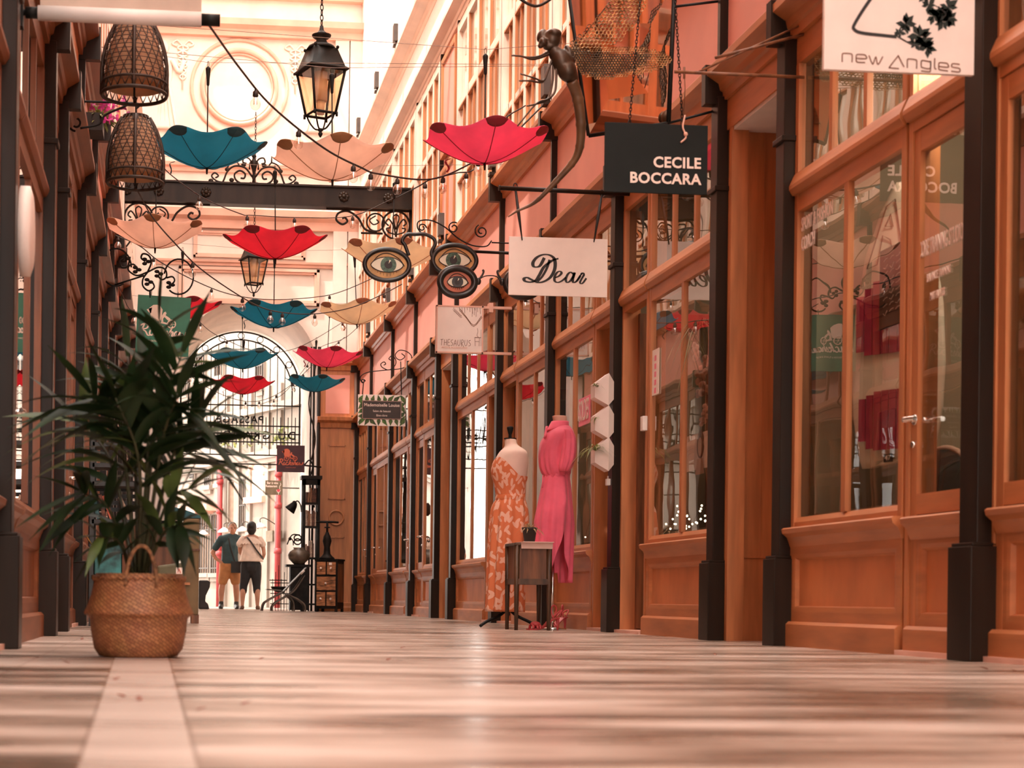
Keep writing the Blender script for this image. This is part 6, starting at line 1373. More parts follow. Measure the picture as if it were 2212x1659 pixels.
# low black stand with round dark vase
mb = MB(); va = atY(652,1225,28.0); sb = atY(652,1300,28.0)
r = thing('console_table', 'dark low cabinet under the big round vase beside the bookcase', 'cabinet', V((va.x,28.0,0))); zt = EYE+(1292-1219)/PXM(28.0)
mb.box((va.x-.2,27.9,.02),(va.x+.1,28.22,zt-.04)); mb.box((va.x-.27,27.87,zt-.04),(va.x+.14,28.25,zt)); mb.build('body', 'ebony', r); mb = MB(); mb.box((va.x-.17,27.885,.1),(va.x+.07,27.9,zt-.1)); mb.build('door', 'ebony', r)
mat('vase_glaze', (.16,.12,.085), .3, var=.3)
mb = MB(); zt += .002; mb.lathe([(.08,0),(.1,.02),(.17,.09),(.19,.16),(.165,.22),(.09,.26),(.1,.285),(.08,.285)], (va.x-.05,28.05,zt), 28); o_ = mb.build('vase', 'vase_glaze', loc=(va.x-.05,28.05,zt)); tag(o_, 'squat round dark vase on the low cabinet by the bookcase', 'vase')
# folding metal garden chair in profile
Yf = 27.2; of = atY(610,1318,Yf); of.z = 0
r = thing('folding_chair', 'old metal folding chair with a tilted perforated back near the arch', 'chair', of); s_ = 1/PXM(Yf)
mat('chair_metal', (.13,.1,.075), .45, metal=.3, var=.3)
C = lambda px, py, y=0: V(((px-610)*s_, y, max(.008,(1318-py)*s_)))
H2 = lambda a,b: (400+a*.2049, 1000+b*.2049)
def fr(name, pts, y, w=.013):
    m_ = MB(); m_.tube(spline([C(*H2(a,b),y) for a,b in pts],5), w, 7); m_.build(name, 'chair_metal', r, world=False)
for y in (-.2,.2):
    fr('leg', [(805,1570),(820,1480),(860,1440),(1040,1340)], y); fr('leg', [(910,1570),(915,1500),(960,1450),(1130,1340),(1250,1170)], y); fr('leg', [(1260,1560),(1250,1480),(1180,1420),(1060,1370)], y)
    fr('leg', [(1140,1560),(1130,1450),(1080,1390)], y)
m_ = MB(); m_.cbox(C(*H2(930,1325)), (.055*5*s_*25/25+.24,.4,.018), M.Rotation(R(4),4,'Y')); m_.build('seat', 'chair_metal', r, world=False, bevel=.006)
a_, b_ = C(*H2(1030,1340)), C(*H2(1270,1085)); m_ = MB(); d_ = (b_-a_); n_ = V((-d_.z,0,d_.x)).normalized()*.008
m_._add([a_+V((0,-.2,0))-n_,a_+V((0,.2,0))-n_,b_+V((0,.2,0))-n_,b_+V((0,-.2,0))-n_,a_+V((0,-.2,0))+n_,a_+V((0,.2,0))+n_,b_+V((0,.2,0))+n_,b_+V((0,-.2,0))+n_],[(0,1,2,3),(7,6,5,4),(0,4,5,1),(1,5,6,2),(2,6,7,3),(3,7,4,0)]); m_.build('backrest', 'chair_metal', r, world=False, bevel=.006)
m_ = MB(); m_.tube([a_.lerp(b_,.72)+V((0,-.212,0)),a_.lerp(b_,.88)+V((0,-.212,0))], .02, 6); m_.build('hand_slot', 'porcelain', r, world=False)
# iron plant stand with black pots
o_ = atY(606,1305,28.75); o_.z = 0
r = thing('wire_stand', 'black wire stand with upright rods and bowls behind the folding chair', 'stand', o_); mb = MB()
for i in range(7): x = -.14+.05*i; mb.tube([(x,0,.0),(x,.02*(i%2),.35),(x,0,.55+.12*(i % 3))], .006, 5)
for z in (.12,.3,.48): mb.tube([(-.18,0,z),(.2,0,z)], .008, 5)
mb.build('rods', 'iron_black', r, world=False); m_ = MB(); m_.lathe([(.05,.3),(.13,.34),(.16,.4),(.15,.4)], (-.02,0,.02), 16); m_.box((-.2,-.1,.52),(.1,.1,.535)); m_.build('bowl', 'iron_black', r, world=False)
# lamp-like iron items hanging near the bookcase
Q = lambda a,b: atY(400+a*.2049, 1000+b*.2049, 28.6)
mb = MB(); c_ = Q(1150,440); mb.ball(c_, (.05,.05,.07), 12, 8); mb.tube([c_,Q(1100,500)], [.06,.1], 14, cap=False); mb.tube(spline([c_,Q(1180,400),Q(1215,440),Q(1225,520)],5), .012, 6); o_ = mb.build('desk_lamp', 'iron_black', loc=c_); tag(o_, 'black spot lamp head clamped to the left side of the bookcase', 'lamp')
mb = MB(); mb.tube(spline([Q(1210,760),Q(1140,755),Q(1105,790),Q(1075,860)],5), .012, 6); mb.ball(Q(1105,800), .03, 8, 6); mb.tube(spline([Q(1110,790),Q(1135,820),Q(1140,870)],4), .01, 6)
for b_ in (790,830): mb.tube([Q(1185,b_)+V((.06*cos(t),0,.05*sin(t))) for t in [2*pi*i/14 for i in range(14)]], .012, 6, closed=True)
o_ = mb.build('iron_scroll', 'iron_black', loc=Q(1150,780)); tag(o_, 'curled black ironwork hanging left of the bookcase above the vase', 'ironwork')
# ================================================================ left: bric-a-brac behind the palm
mat('trunk_khaki', (.20,.125,.055), .7, var=.15, scale=4, bump=.06); mat('teal_velvet', (.02,.10,.12), .7, var=.2, scale=12, sheen=.3); mat('teal_tin', (.035,.19,.19), .5, var=.4, scale=9); mat('shelf_slate', (.035,.04,.04), .5, var=.3); mat('book_coral', (.72,.15,.08), .6); mat('book_teal', (.03,.1,.11), .6); mat('case_green', (.12,.105,.05), .6, var=.15)
Yt = 13.9; s_ = 1/PXM(Yt)
a = atY(394,1340,Yt); b = atY(431,1112,Yt); r = thing('trunk', 'khaki upright trunk with a rounded lid standing behind the basket', 'trunk', V((a.x,Yt,0)))
mb = MB(); mb.box((a.x,Yt,.07),(b.x,Yt+.45,b.z-.03)); mb.build('body', 'trunk_khaki', r, bevel=.012); mb = MB(); mb.cyl(V((a.x,Yt+.02,b.z-.08)),V((a.x,Yt+.45,b.z-.08)), .02); mb.box((a.x-.006,Yt-.008,b.z-.3),(b.x+.006,Yt+.46,b.z-.285)); mb.build('edge_trim', 'wood_deep', r)
for y in (Yt+.04,Yt+.41): m_ = MB(); m_.box((b.x-.06,y-.03,0),(b.x+.005,y+.03,.075)); m_.build('foot', 'wood_deep', r); 
m_ = MB(); m_.box((a.x+.0,Yt-.02,.32),(a.x+.06,Yt,.34)); m_.build('latch', 'wood', r)
c_ = atY(400,1125,Yt); mb = MB(); mb.prism([(-.15+.0,0)]+[( -.15+.3*i/10, .075*sin(pi*min(1,(i/10)*.5+.5))+.02) for i in range(11)]+[(.15,0)], lambda u,v,d: V((c_.x-.02+u,Yt+d,b.z-.028+v)), .0, .45); o_ = mb.build('seat_cushion', 'teal_velvet', loc=(c_.x,Yt,b.z-.028)); tag(o_, 'dark teal velvet cushion lying on top of the khaki trunk', 'cushion')
cb_, ct_ = atY(258,1320,14.3), atY(392,1125,14.3); r = thing('cabinet', 'dark wooden cabinet behind the palm, left of the khaki trunk', 'cabinet', V((cb_.x,14.3,0))); mb = MB(); mb.box((cb_.x,14.3,.03),(ct_.x-.02,14.7,ct_.z)); mb.build('carcass', 'ebony', r); cw_ = (ct_.x-.02-cb_.x)/2
for i in (0,1):
    mb = MB(); mb.box((cb_.x+.02+cw_*i,14.285,.08),(cb_.x-.02+cw_*(i+1),14.3,ct_.z-.05)); dd_ = mb.build('door', 'wood_deep', r); mb = MB(); mb.ball((cb_.x+cw_+(-.05 if i == 0 else .05),14.275,ct_.z*.55), .014, 8, 6); mb.build('knob', 'brass', dd_)
# low open suitcase with a price tag
Ys_ = 9.2; sa = atY(338,1345,Ys_); sb = atY(401,1215,Ys_)
r = thing('suitcase', 'olive suitcase with a white price tag right behind the basket rim', 'suitcase', V((sa.x,Ys_,0))); mb = MB(); q_ = [(sa.x,0.02),(sb.x+.01,.02),(sb.x-.01,sb.z),(sa.x,sb.z-.02)]
mb.prism(q_, lambda u,v,d: V((u,Ys_+d,v)), 0, .12); mb.build('shell', 'case_green', r, bevel=.012); m_ = MB(); t_ = atY(387,1233,Ys_-.004); m_.box((t_.x-.017,Ys_-.006,t_.z-.018),(t_.x+.017,Ys_-.003,t_.z+.018)); tg_ = m_.build('price_tag', 'sign_white', r)
m_ = MB(); m_.tube([(t_.x-.008,Ys_-.008,t_.z-.01),(t_.x+.0,Ys_-.008,t_.z+.01),(t_.x+.008,Ys_-.008,t_.z-.012)], .003, 5); m_.build('price_mark', 'book_coral', tg_); m_ = MB(); m_.box((sa.x,Ys_-.004,sb.z*.55),(sb.x,Ys_+.124,sb.z*.55+.01)); m_.build('seam', 'wood_deep', r)
# shelf rack
Yk = 12.2; ra = atY(196,1330,Yk); rb_ = atY(300,950,Yk)
r = thing('shelf_rack', 'dark slatted shelf rack against the left shopfronts behind the palm', 'shelf', V((ra.x,Yk,0))); mb = MB()
for x in (ra.x, rb_.x): mb.box((x-.015,Yk,0),(x+.015,Yk+.03,rb_.z)); mb.box((x-.015,Yk+.3,0),(x+.015,Yk+.33,rb_.z))
mb.build('posts', 'shelf_slate', r); zs = [EYE+(1290-p)/PXM(Yk) for p in (1245,1190,1126,1045,1005,960)]
for z in zs: m_ = MB(); m_.box((ra.x,Yk+.0,z-.03),(rb_.x,Yk+.32,z)); m_.build('shelf', 'shelf_slate', r)
m_ = MB()
for i in range(5): m_.box((ra.x,Yk+.31,zs[3]-.2+.05*i),(rb_.x,Yk+.325,zs[3]-.17+.05*i))
m_.build('back_slats', 'shelf_slate', r)
zb_ = zs[2]; 
for i, (x, an, mm, lb) in enumerate(((0.0,12,'book_teal','dark teal book leaning on the rack, leftmost'),(.03,12,'book_b','dark brown book leaning beside the coral book'),(.065,20,'book_coral','coral red book leaning against the others on the rack'),(.15,24,'book_c','pale book leaning to the right of the coral book'))):
    m_ = MB(); m_.cbox((0,0,.09), (.026,.12,.18)); o_ = m_.build('book', mm, loc=(0,0,0)); o_.location = (ra.x+.045+x*1.5, Yk+.1, zb_+.006); o_.rotation_euler = (0,-R(an),0); tag(o_, lb, 'book', None)
ta, tb_ = atY(203,1246,Yk-.06), atY(262,1180,Yk-.06); mb = MB(); mb.box((ta.x,Yk-.01,zs[0]+.004),(tb_.x,Yk+.22,zs[0]+.002+(tb_.z-ta.z))); o_ = mb.build('tin_box', 'teal_tin', loc=(ta.x,Yk,zs[0]), bevel=.006); tag(o_, 'worn teal tin box on the lowest rack shelf left of the basket handle', 'box')
mb = MB(); mb.box((tb_.x+.03,Yk+.02,zs[0]+.002),(rb_.x-.02,Yk+.25,zs[0]+.2)); o_ = mb.build('wooden_crate', 'wood_deep', loc=(tb_.x,Yk,zs[0])); tag(o_, 'dark wooden crate on the lowest rack shelf behind the palm stems', 'crate')
mb = MB(); p0 = atY(185,1155,Yk-.3); mb.tube([p0, atY(204,1185,Yk-.1)], .006, 5); o_ = mb.build('stick', 'brass', loc=p0); tag(o_, 'thin yellow stick leaning at the left of the teal tin box', 'stick')
# dark bag / moped box at the arch foot
mb = MB(); c_ = atY(441,1300,30.6); mb.prism([(-.1,.0),(.1,.0),(.07,.1),(.02,.14),(.03,.25),(.1,.4),(.11,.5),(.06,.53),(-.1,.53)], lambda u,v,d: V((c_.x+u,30.6+d,.0+v)), 0, .3); o_ = mb.build('backpack', 'bag_black', loc=(c_.x,30.6,0), bevel=.02); tag(o_, 'dark backpack standing beside the trunk near the man', 'bag')
# pink flowering plant high on the left
mat('flower_pink', (.72,.06,.32), .6, var=.3, trans=.2); c_ = atY(268,262,11.6); c_.x = XL+.22
r = thing('flower_box', 'bougainvillea with magenta blossoms high on the left between the woven lanterns', 'plant', c_); mb = MB(); mb.box((-.2,-.12,-.1),(.0,.12,.02)); mb.build('box', 'iron_brown', r, world=False); mb = MB(); tuft(mb, (-.02,0,.0), 60, .2, .012, .5, 31, .0); mb.build('foliage', 'fern_green', r, world=False, recalc=False); mb = MB(); random.seed(2)
for i in range(34):
    q_ = V((random.uniform(-.1,.16),random.uniform(-.12,.1),random.uniform(-.02,.16)))
    for j in range(3): a_ = j*2.1+i; leafblade(mb, q_, q_+V((.03*cos(a_),.01,.03*sin(a_))), 0, .012, a_, 3)
mb.build('blossoms', 'flower_pink', r, world=False, recalc=False)
# ================================================================ iron grille in the arch with raised letters
Yg_ = 32.2; r = thing('arch_grille', 'black iron grille filling the upper arch, its raised letters seen from behind', 'gate', V((AX,Yg_,0)))
zb1, zb2, zb3, zb4, zb5 = [atY(600,p,Yg_).z for p in (984,956,938,921,877)]
mb = MB()
for rr, w in ((AR-.05,.016),(AR-.2,.014)): mb.tube([V((AX+rr*cos(pi*i/40),Yg_,AZ+rr*sin(pi*i/40))) for i in range(41)], w, 6)
for z in (zb1,zb2,zb3,zb4,zb5): mb.tube([V((AX-AR+.03,Yg_,z)),V((AX+AR-.03,Yg_,z))], .014, 6)
for s in (-1,1): mb.tube([V((AX+s*(AR-.05),Yg_,zb1-.15)),V((AX+s*(AR-.05),Yg_,AZ))], .018, 6); mb.tube([V((AX+s*(AR-.2),Yg_,zb5)),V((AX+s*(AR-.2),Yg_,AZ))], .014, 6)
mb.build('frame', 'iron_black', r)
mb = MB(); nb_ = 15
for i in range(nb_):
    x = AX-AR+.2+(2*AR-.4)*i/(nb_-1); rr = AR-.2; zt = AZ+sqrt(max(0,rr*rr-(x-AX)**2)); mb.tube([V((x,Yg_+.01,zb1 if i % 2 else zb2-.12)),V((x,Yg_+.01,zt))], .009, 5)
    x2 = x+(AR-.2)/(nb_-1); mb.tube([V((x2,Yg_+.01,zb2-.05)),V((x2,Yg_+.01,zb5-.22))], .01, 5)
for i in range(9): a_ = pi*(i+.5)/9; c_ = V((AX+(AR-.125)*cos(a_),Yg_,AZ+(AR-.125)*sin(a_))); mb.tube([c_+V((.06*cos(t),0,.06*sin(t))) for t in [2*pi*j/16 for j in range(16)]], .008, 5, closed=True)
mb.build('bars_and_rings', 'iron_black', r)
for txt, z, sz_, nm_ in (('PASSAGE', (zb4+zb5)/2-.08, .2, 'letters'), ('DU GRAND CERF', (zb2+zb3)/2+.05, .22, 'letters')):
    me = textmesh(txt, sz_, .012, offset=.004, space=1.35 if 'DU' in txt else 1.2); mb = MB(); mb.mesh(me, facing((AX,Yg_+.04,z), back=True)); bpy.data.meshes.remove(me); mb.build(nm_, 'iron_black', r)
mb = MB(); z = atY(560,1003,Yg_-.3).z; mb.tube([V((AX-AR,Yg_-.3,z)),V((AX+AR,Yg_-.3,z))], .014, 6); o_ = mb.build('tie_bar', 'iron_black', loc=(AX-AR,Yg_-.3,z)); tag(o_, 'thin iron tie bar across the arch under the grille', 'bar')
# ================================================================ street beyond
P0 = V((3.5,34.6,0)); dr_ = V((-1,2.3,0)).normalized(); nr_ = V((-2.3,-1,0)).normalized()        # facade receding to the left
def onstreet(px, py):
    d = V(ray(px,py)); c0 = V((0,0,EYE)); t = (P0-c0).dot(nr_)/d.dot(nr_); p = c0+d*t; return (p-P0).dot(dr_), p.z
def SP(q, d, z): return P0+dr_*q+nr_*d+V((0,0,z))
def sbox(mb, q0, q1, d0, d1, z0, z1): 
    vs = [SP(q,d,z) for z in (z0,z1) for q,d in ((q0,d0),(q1,d0),(q1,d1),(q0,d1))]; mb._add(vs, [(3,2,1,0),(4,5,6,7),(0,1,5,4),(1,2,6,5),(2,3,7,6),(3,0,4,7)])
bld = thing('street_building', 'sunlit cream stone building across the street seen through the arch', 'building', P0)
mb = MB(); sbox(mb, -2.5, 14, -.4, 0, 0, 16); mb.build('wall', 'street_stone', bld)
mat('street_shadow', (.2,.12,.08), .7); mat('shutter_pink', (.6,.2,.15), .7); mat('street_iron', (.06,.045,.035), .5); mat('pipe_red', (.30,.03,.03), .5, var=.08)
def srect(px0, py0, px1, py1): q0, z1 = onstreet(px0,py0); q1, z0 = onstreet(px1,py1); return min(q0,q1), max(q0,q1), z0, z1
def swin(px0, py0, px1, py1, grille=True, sillw=True):
    q0,q1,z0,z1 = srect(px0,py0,px1,py1); m1 = MB(); sbox(m1, q0, q1, .0, .012, z0, z1); w_ = m1.build('window', 'street_shadow', bld); m2 = MB()
    e = .05
    for a_ in ((q0-e,q0,z0,z1+e),(q1,q1+e,z0,z1+e),(q0,q1,z1,z1+e)): sbox(m2, a_[0], a_[1], 0, .06, a_[2], a_[3])
    if sillw: sbox(m2, q0-.1, q1+.1, 0, .14, z0-.1, z0); sbox(m2, q0-.04, q1+.04, 0, .08, z0-.2, z0-.1)
    m2.build('surround', 'street_stone', w_)
    if grille:
        m3 = MB(); n = max(3,int((q1-q0)/.11))
        for i in range(n+1): q = q0+(q1-q0)*i/n; sbox(m3, q-.012, q+.012, .06, .085, z0, z1-.02 if grille == 'spikes' else z1)
        for z in ((z0+.12, z0+(z1-z0)*.75) if grille == 'spikes' else (z0+.02,(z0+z1)/2,z1-.02)): sbox(m3, q0, q1, .065, .085, z-.012, z+.012)
        m3.build('grille', 'street_iron', w_)
swin(437,1115,456,1238,'spikes'); swin(463,1112,480,1238,'spikes'); swin(448,1014,459,1049); swin(475,1008,484,1044); swin(416,1022,423,1035,True)
swin(498,1042,509,1130,False,False); swin(524,1034,535,1150,True,False); swin(585,1018,598,1150,False,False)
for (a_,b_,c_,d_) in ((398,805,410,850),(430,770,445,815),(470,770,484,812),(560,790,572,835)): swin(a_,b_,c_,d_,True)
m1 = MB(); q0,q1,z0,z1 = srect(545,1030,572,1072); n = 14; pts = [(q0,z0),(q1,z0)]+[((q0+q1)/2+(q1-q0)/2*cos(pi*i/n), z1+(q1-q0)/2*sin(pi*i/n)) for i in range(n+1)]; m1.prism(pts, lambda u,v,d: SP(u,d,v), 0, .02); w_ = m1.build('arched_niche', 'stone', bld)
m2 = MB(); m2.tube([SP((q0+q1)/2+((q1-q0)/2+.06)*cos(pi*i/n), .03, z1+((q1-q0)/2+.06)*sin(pi*i/n)) for i in range(n+1)], .07, 6); sbox(m2, q0-.15, q1+.15, 0, .16, z0-.14, z0); m2.build('niche_moulding', 'stone_trim', w_)
m1 = MB()
for px in (488,515,540,578,604):
    q,_ = onstreet(px,1150); sbox(m1, q-.12, q+.12, 0, .07, 0, 5.0)
q,zc_ = onstreet(520,1000); sbox(m1, -2, 13, 0, .16, zc_, zc_+.18); sbox(m1, -2, 13, 0, .1, zc_-.1, zc_); _,z6 = onstreet(520,905); sbox(m1, -2, 13, 0, .25, z6, z6+.16); m1.build('pilasters_and_cornice', 'street_stone', bld)
m1 = MB(); q0,q1,z0,z1 = srect(568,1082,576,1312); sbox(m1, q0, q1, 0, .015, 0, z1); m1.build('doorway', 'street_shadow', bld)
m1 = MB(); q,z = onstreet(440,1098); 
for i in range(8): sbox(m1, q-.9+.22*i, q-.7+.22*i, .0, .35, z-.1-.06*(i%2), z+.05)
m1.build('awning', 'stone_trim', bld)
for px, lb in ((490,'red drainpipe down the street facade behind the man'),(617,'red drainpipe down the street facade beside the wine bar sign')):
    q,_ = onstreet(px,1200); m1 = MB(); m1.cyl(SP(q,.2,0), SP(q,.2,zc_), .065, n=12)
    for z in (1.2,2.2,2.9): m1.cyl(SP(q,.2,z), SP(q,.2,z+.12), .085, n=12)
    o_ = m1.build('drainpipe', 'pipe_red', loc=SP(q,.2,0)); tag(o_, lb, 'pipe', 'red drainpipes on the street facade')
for px, py, lb in ((476,1152,'white swan-neck lamp left of the man'),(522,1146,'white swan-neck lamp between the two heads'),(562,1144,'white swan-neck lamp just right of the woman'),(601,1136,'white swan-neck lamp near the second red pipe')):
    q,z = onstreet(px,py); p_ = SP(q,.45,z); r = thing('wall_lamp', lb, 'lamp', p_, 'white swan-neck lamps on the street facade'); m1 = MB(); m1.lathe([(.15,-.06),(.13,-.02),(.05,.04),(.02,.06)], (0,0,0), 16, cap=False); m1.build('shade', 'porcelain', r, world=False, thick=.004)
    m1 = MB(); m1.tube(spline([V((0,0,.05)), V((0,0,.14)), V((0,0,.16))-nr_*.12, V((0,0,.02))-nr_*.4],5), .012, 6); m1.build('arm', 'street_iron', r, world=False)
mat('sign_taupe', (.13,.09,.05), .6); mat('wine_red', (.5,.04,.06), .4)
r, w, h = board('shop_sign', 'taupe sign reading Bar à vins Restaurant with a wine glass', 'sign', 573, 1038, 610, 1069, 34.2, 'sign_taupe', t=.03)
letter(r, 'Bar à vins', .066, -.03, h*.32, 'letter_white', y=-.018, wx=.9, offset=.001); letter(r, 'Restaurant', .066, -.05, h*.1, 'letter_white', y=-.018, wx=.82, offset=.001)
m1 = MB(); m1.tube([(w*.27+.04*cos(t),-.018,-h*.14+.055*sin(t)) for t in [pi+pi*i/10 for i in range(11)]], .004, 5); m1.tube([(w*.27,-.018,-h*.29),(w*.27,-.018,-h*.48)], .006, 5); m1.tube(spline([(w*.35,-.018,-h*.1),(w*.34,-.018,h*.1),(w*.4,-.018,h*.2),(w*.38,-.018,h*.34)],5), .005, 5); m1.build('glass_outline', 'letter_white', r, world=False); m1 = MB(); disc(m1, (w*.27,-h*.2), .035, .03, -.02, t=.003); m1.build('wine', 'wine_red', r, world=False)
m1 = MB(); m1.tube([(w/2,0,0), (w/2+.35,.05,0)], .015, 6); m1.build('wall_arm', 'street_iron', r, world=False)
for px0, px1, lb, t_ in ((584,598,'small taupe menu board, left of the pair under the wine bar sign','BAR'),(608,616,'small taupe menu board, right of the pair under the wine bar sign','B')):
    q0,q1,z0,z1 = srect(px0,1147,px1,1170); m1 = MB(); sbox(m1, q0, q1, .08, .11, z0, z1); o_ = m1.build('menu_board', 'sign_taupe', loc=SP(q0,.1,z0)); tag(o_, lb, 'sign')
# balcony plants above the gate
m1 = MB(); m2 = MB(); random.seed(9)
for i in range(26):
    q,z = onstreet(random.choice([random.uniform(505,590),random.uniform(620,655)]), random.uniform(925,970)); tuft(m1, SP(q,.3,z), 5, .3, .03, .5, 50+i, .1)
m1.build('balcony_greenery', 'fern_green', bld, recalc=False); m2.bm.free()
# ================================================================ what stands in and on the shop windows
mat('shop_wall', (.30,.2,.12), .8, var=.15, scale=1.5)
mat('surf_white', (.80,.64,.5), .35, var=.03); mat('grip_red', (.40,.025,.06), .6, var=.1); mat('slate', (.02,.018,.016), .6)
XI = XW+.42                                                  # a little behind the panes
GI = lambda px, py, X=XI: atX(px, py, X)
# surfboard: outline given on the photo, built upright at its own distance and thickness
XI2 = XW+.30; ctr = GI(1938, 850, XI2); yc = ctr.y
r = thing('surfboard', 'white surfboard with two red grip pads standing in the near shop window', 'surfboard', V((XI2,yc,0)))
top = GI(1935,400,XI2).z; bot = GI(1925,1010,XI2).z
import bisect
wid = [(0,.40),(.04,.44),(.2,.52),(.35,.54),(.55,.51),(.75,.40),(.9,.23),(.97,.10),(1,.02)]
def hw(t):
    for i in range(len(wid)-1):
        if wid[i][0] <= t <= wid[i+1][0]: f = (t-wid[i][0])/(wid[i+1][0]-wid[i][0]); f = f*f*(3-2*f)*.3+f*.7; return (wid[i][1]+(wid[i+1][1]-wid[i][1])*f)/2
    return .01
# board axes: along the window (Y) for width; leaning slightly into the room
H = top-bot
BW, BN = V((-.50,.866,0)), V((.866,.50,0))          # width runs from the glass into the shop; normal points away from the passage
def SB(t, u, d): p = V((XI2,yc,bot+H*t))+BW*u+BN*d; return p
mb = MB(); rings = []
for i in range(41):
    t = i/40; w = hw(t); th = .032*(1-.5*abs(t-.5)); ring = []
    for k in range(20): a = 2*pi*k/20; ring.append(SB(t, w*cos(a), th*sin(a)*(1 if abs(cos(a)) < .99 else .5)))
    rings.append(ring)
for k in range(20):
    a = 2*pi*k/20; rings[0][k].z += .06*max(0,1-abs(cos(a))*1.6)
mb.rings(rings); mb.build('board', 'surf_white', r)
def pad(t0, t1, u0, u1, shape):
    m1 = MB(); n = 9
    for i in range(n):
        a_, b_ = u0+(u1-u0)*i/n, u0+(u1-u0)*(i+1)/n-.006
        ta, tb = shape((a_+b_)/2, t0, t1)
        m1._add([SB(ta,a_,-.036),SB(ta,b_,-.036),SB(tb,b_,-.036),SB(tb,a_,-.036),SB(ta,a_,-.043),SB(ta,b_,-.043),SB(tb,b_,-.043),SB(tb,a_,-.043)],[(0,1,2,3),(7,6,5,4),(0,4,5,1),(1,5,6,2),(2,6,7,3),(3,7,4,0)])
    m1.build('grip_pad', 'grip_red', r)
pad(.06, .27, -.2, .2, lambda u,a,b: (a+.16*max(0,abs(u)-.12)*4 if abs(u) > .12 else a, b-.25*max(0,abs(u)-.08)))
pad(.40, .66, -.22, .22, lambda u,a,b: (a+.3*max(0,abs(u)-.14), b-.5*max(0,abs(u)-.1)))
m1 = MB(); q = SB(.03,.02,-.037); m1.cbox(q, (.05,.006,.04), M.Rotation(R(-60),4,'Z')); tg = m1.build('number_tag', 'slate', r)
def wall_text(txt, size, px, py, X, m, par=None, align='LEFT', wx=1.0, face=-1, depth=.001, rot=0, offset=0, space=1.0):
    """lettering lying in the plane of the right shopfront, read from the passage (left = farther)"""
    me = textmesh(txt, size, depth, align, 0, offset, space); p = atX(px, py, X) if px is not None else py
    mt = M(((0,0,-1,0),(-1,0,0,0),(0,1,0,0),(0,0,0,1))); mb = MB(); mb.mesh(me, M.Translation(p) @ M.Rotation(rot,4,'X') @ mt @ M.Diagonal((wx,1,1,1))); bpy.data.meshes.remove(me)
    return mb
me_ = textmesh('47', .035, .0006); m1 = MB(); m1.mesh(me_, M.Translation(SB(.03,.02,-.042)) @ M.Rotation(R(-60),4,'Z') @ facing((0,0,0))); bpy.data.meshes.remove(me_); m1.build('number', 'letter_white', tg, recalc=False)
m1 = MB()                                                     # big outlined letters near the nose
def BL(pts, closed=True):
    m1.tube([SB(.80+b*.1, -.0+a*.1, -.034) for a,b in pts], .0035, 4, closed=closed)
BL([(1.6,-.9),(.5,1.2),(.0,1.4),(-.4,-.3),(.1,-.5),(.25,.0),(.7,.2),(1.0,-.8)]); BL([(.55,.5),(.25,.9),(.1,.45)]); BL([(-.6,1.3),(-1.1,1.2),(-1.5,.7),(-1.4,.1),(-.9,-.2),(-.6,.1),(-.9,.4),(-.9,.8)])
m1.build('outline_lettering', 'ink_brown', r)
# hanging slate
XS = XW+.22; r = thing('slate_board', 'tall narrow black chalkboard hanging in front of the surfboard', 'board', atX(1915,600,XS)); a, b = atX(1905,712,XS), atX(1932,530,XS); m1 = MB(); m1.box((XS-.006,a.y+.02,a.z),(XS+.006,b.y-.12,b.z)); m1.build('panel', 'slate', r)
m1 = MB(); random.seed(6)
for i in range(9):
    z = b.z-.06-(b.z-a.z-.1)*i/9; 
    for j in range(3): y = a.y-.03-.07*j; m1.tube([V((XS-.008,y-.0,z)),V((XS-.008,y-.02,z+.015*random.uniform(-1,1))),V((XS-.008,y-.045,z+.01))], .0018, 4)
m1.build('chalk_writing', 'letter_white', r)
# round black exercise ball-chair rim low in the window
c_ = GI(1955,1075,XI+.25); r = thing('balance_chair', 'black rounded seat back with a pale rim low in the near shop window', 'chair', V((c_.x,min(c_.y,8.15),0))); m1 = MB(); m1.ball((0,0,c_.z-.02), (.2,.34,.24), 24, 14); m1.cyl((0,0,0),(0,0,c_.z-.2), .03); m1.lathe([(.2,0),(.2,.02),(.03,.05)], (0,0,0), 20); m1.build('shell', 'black', r, world=False)
m1 = MB(); m1.tube([(-.04,.34*cos(t),c_.z-.02+.24*sin(t)) for t in [pi*i/20 for i in range(21)]], .014, 8); m1.build('rim', 'stone_trim', r, world=False)
m1 = MB(); Xb = XW+1.5; m1.box((Xb,6.6,0),(Xb+.4,8.5,.95)); o_ = m1.build('counter', 'shop_wall', loc=(Xb,8,0)); tag(o_, 'dim counter at the back of the near shop, behind the surfboard', 'counter')
m1 = MB(); c2 = GI(2068,950,XI+.1); tuft(m1, (0,0,.0), 26, .3, .007, .7, 44, .2); r = thing('indoor_palm', 'dark palm fronds behind the near glass door', 'plant', V((c2.x+.1,c2.y,0))); o_ = m1.build('foliage', 'palm_leaf', r, world=False, recalc=False); o_.location = (0,0,c2.z-.1); m1 = MB(); m1.cyl((0,0,.25),(0,0,c2.z-.1), .015); m1.build('stem', 'palm_stem', r, world=False); m1 = MB(); m1.lathe([(.1,0),(.14,.26),(.12,.26)], (0,0,0), 18); m1.build('pot', 'black', r, world=False)
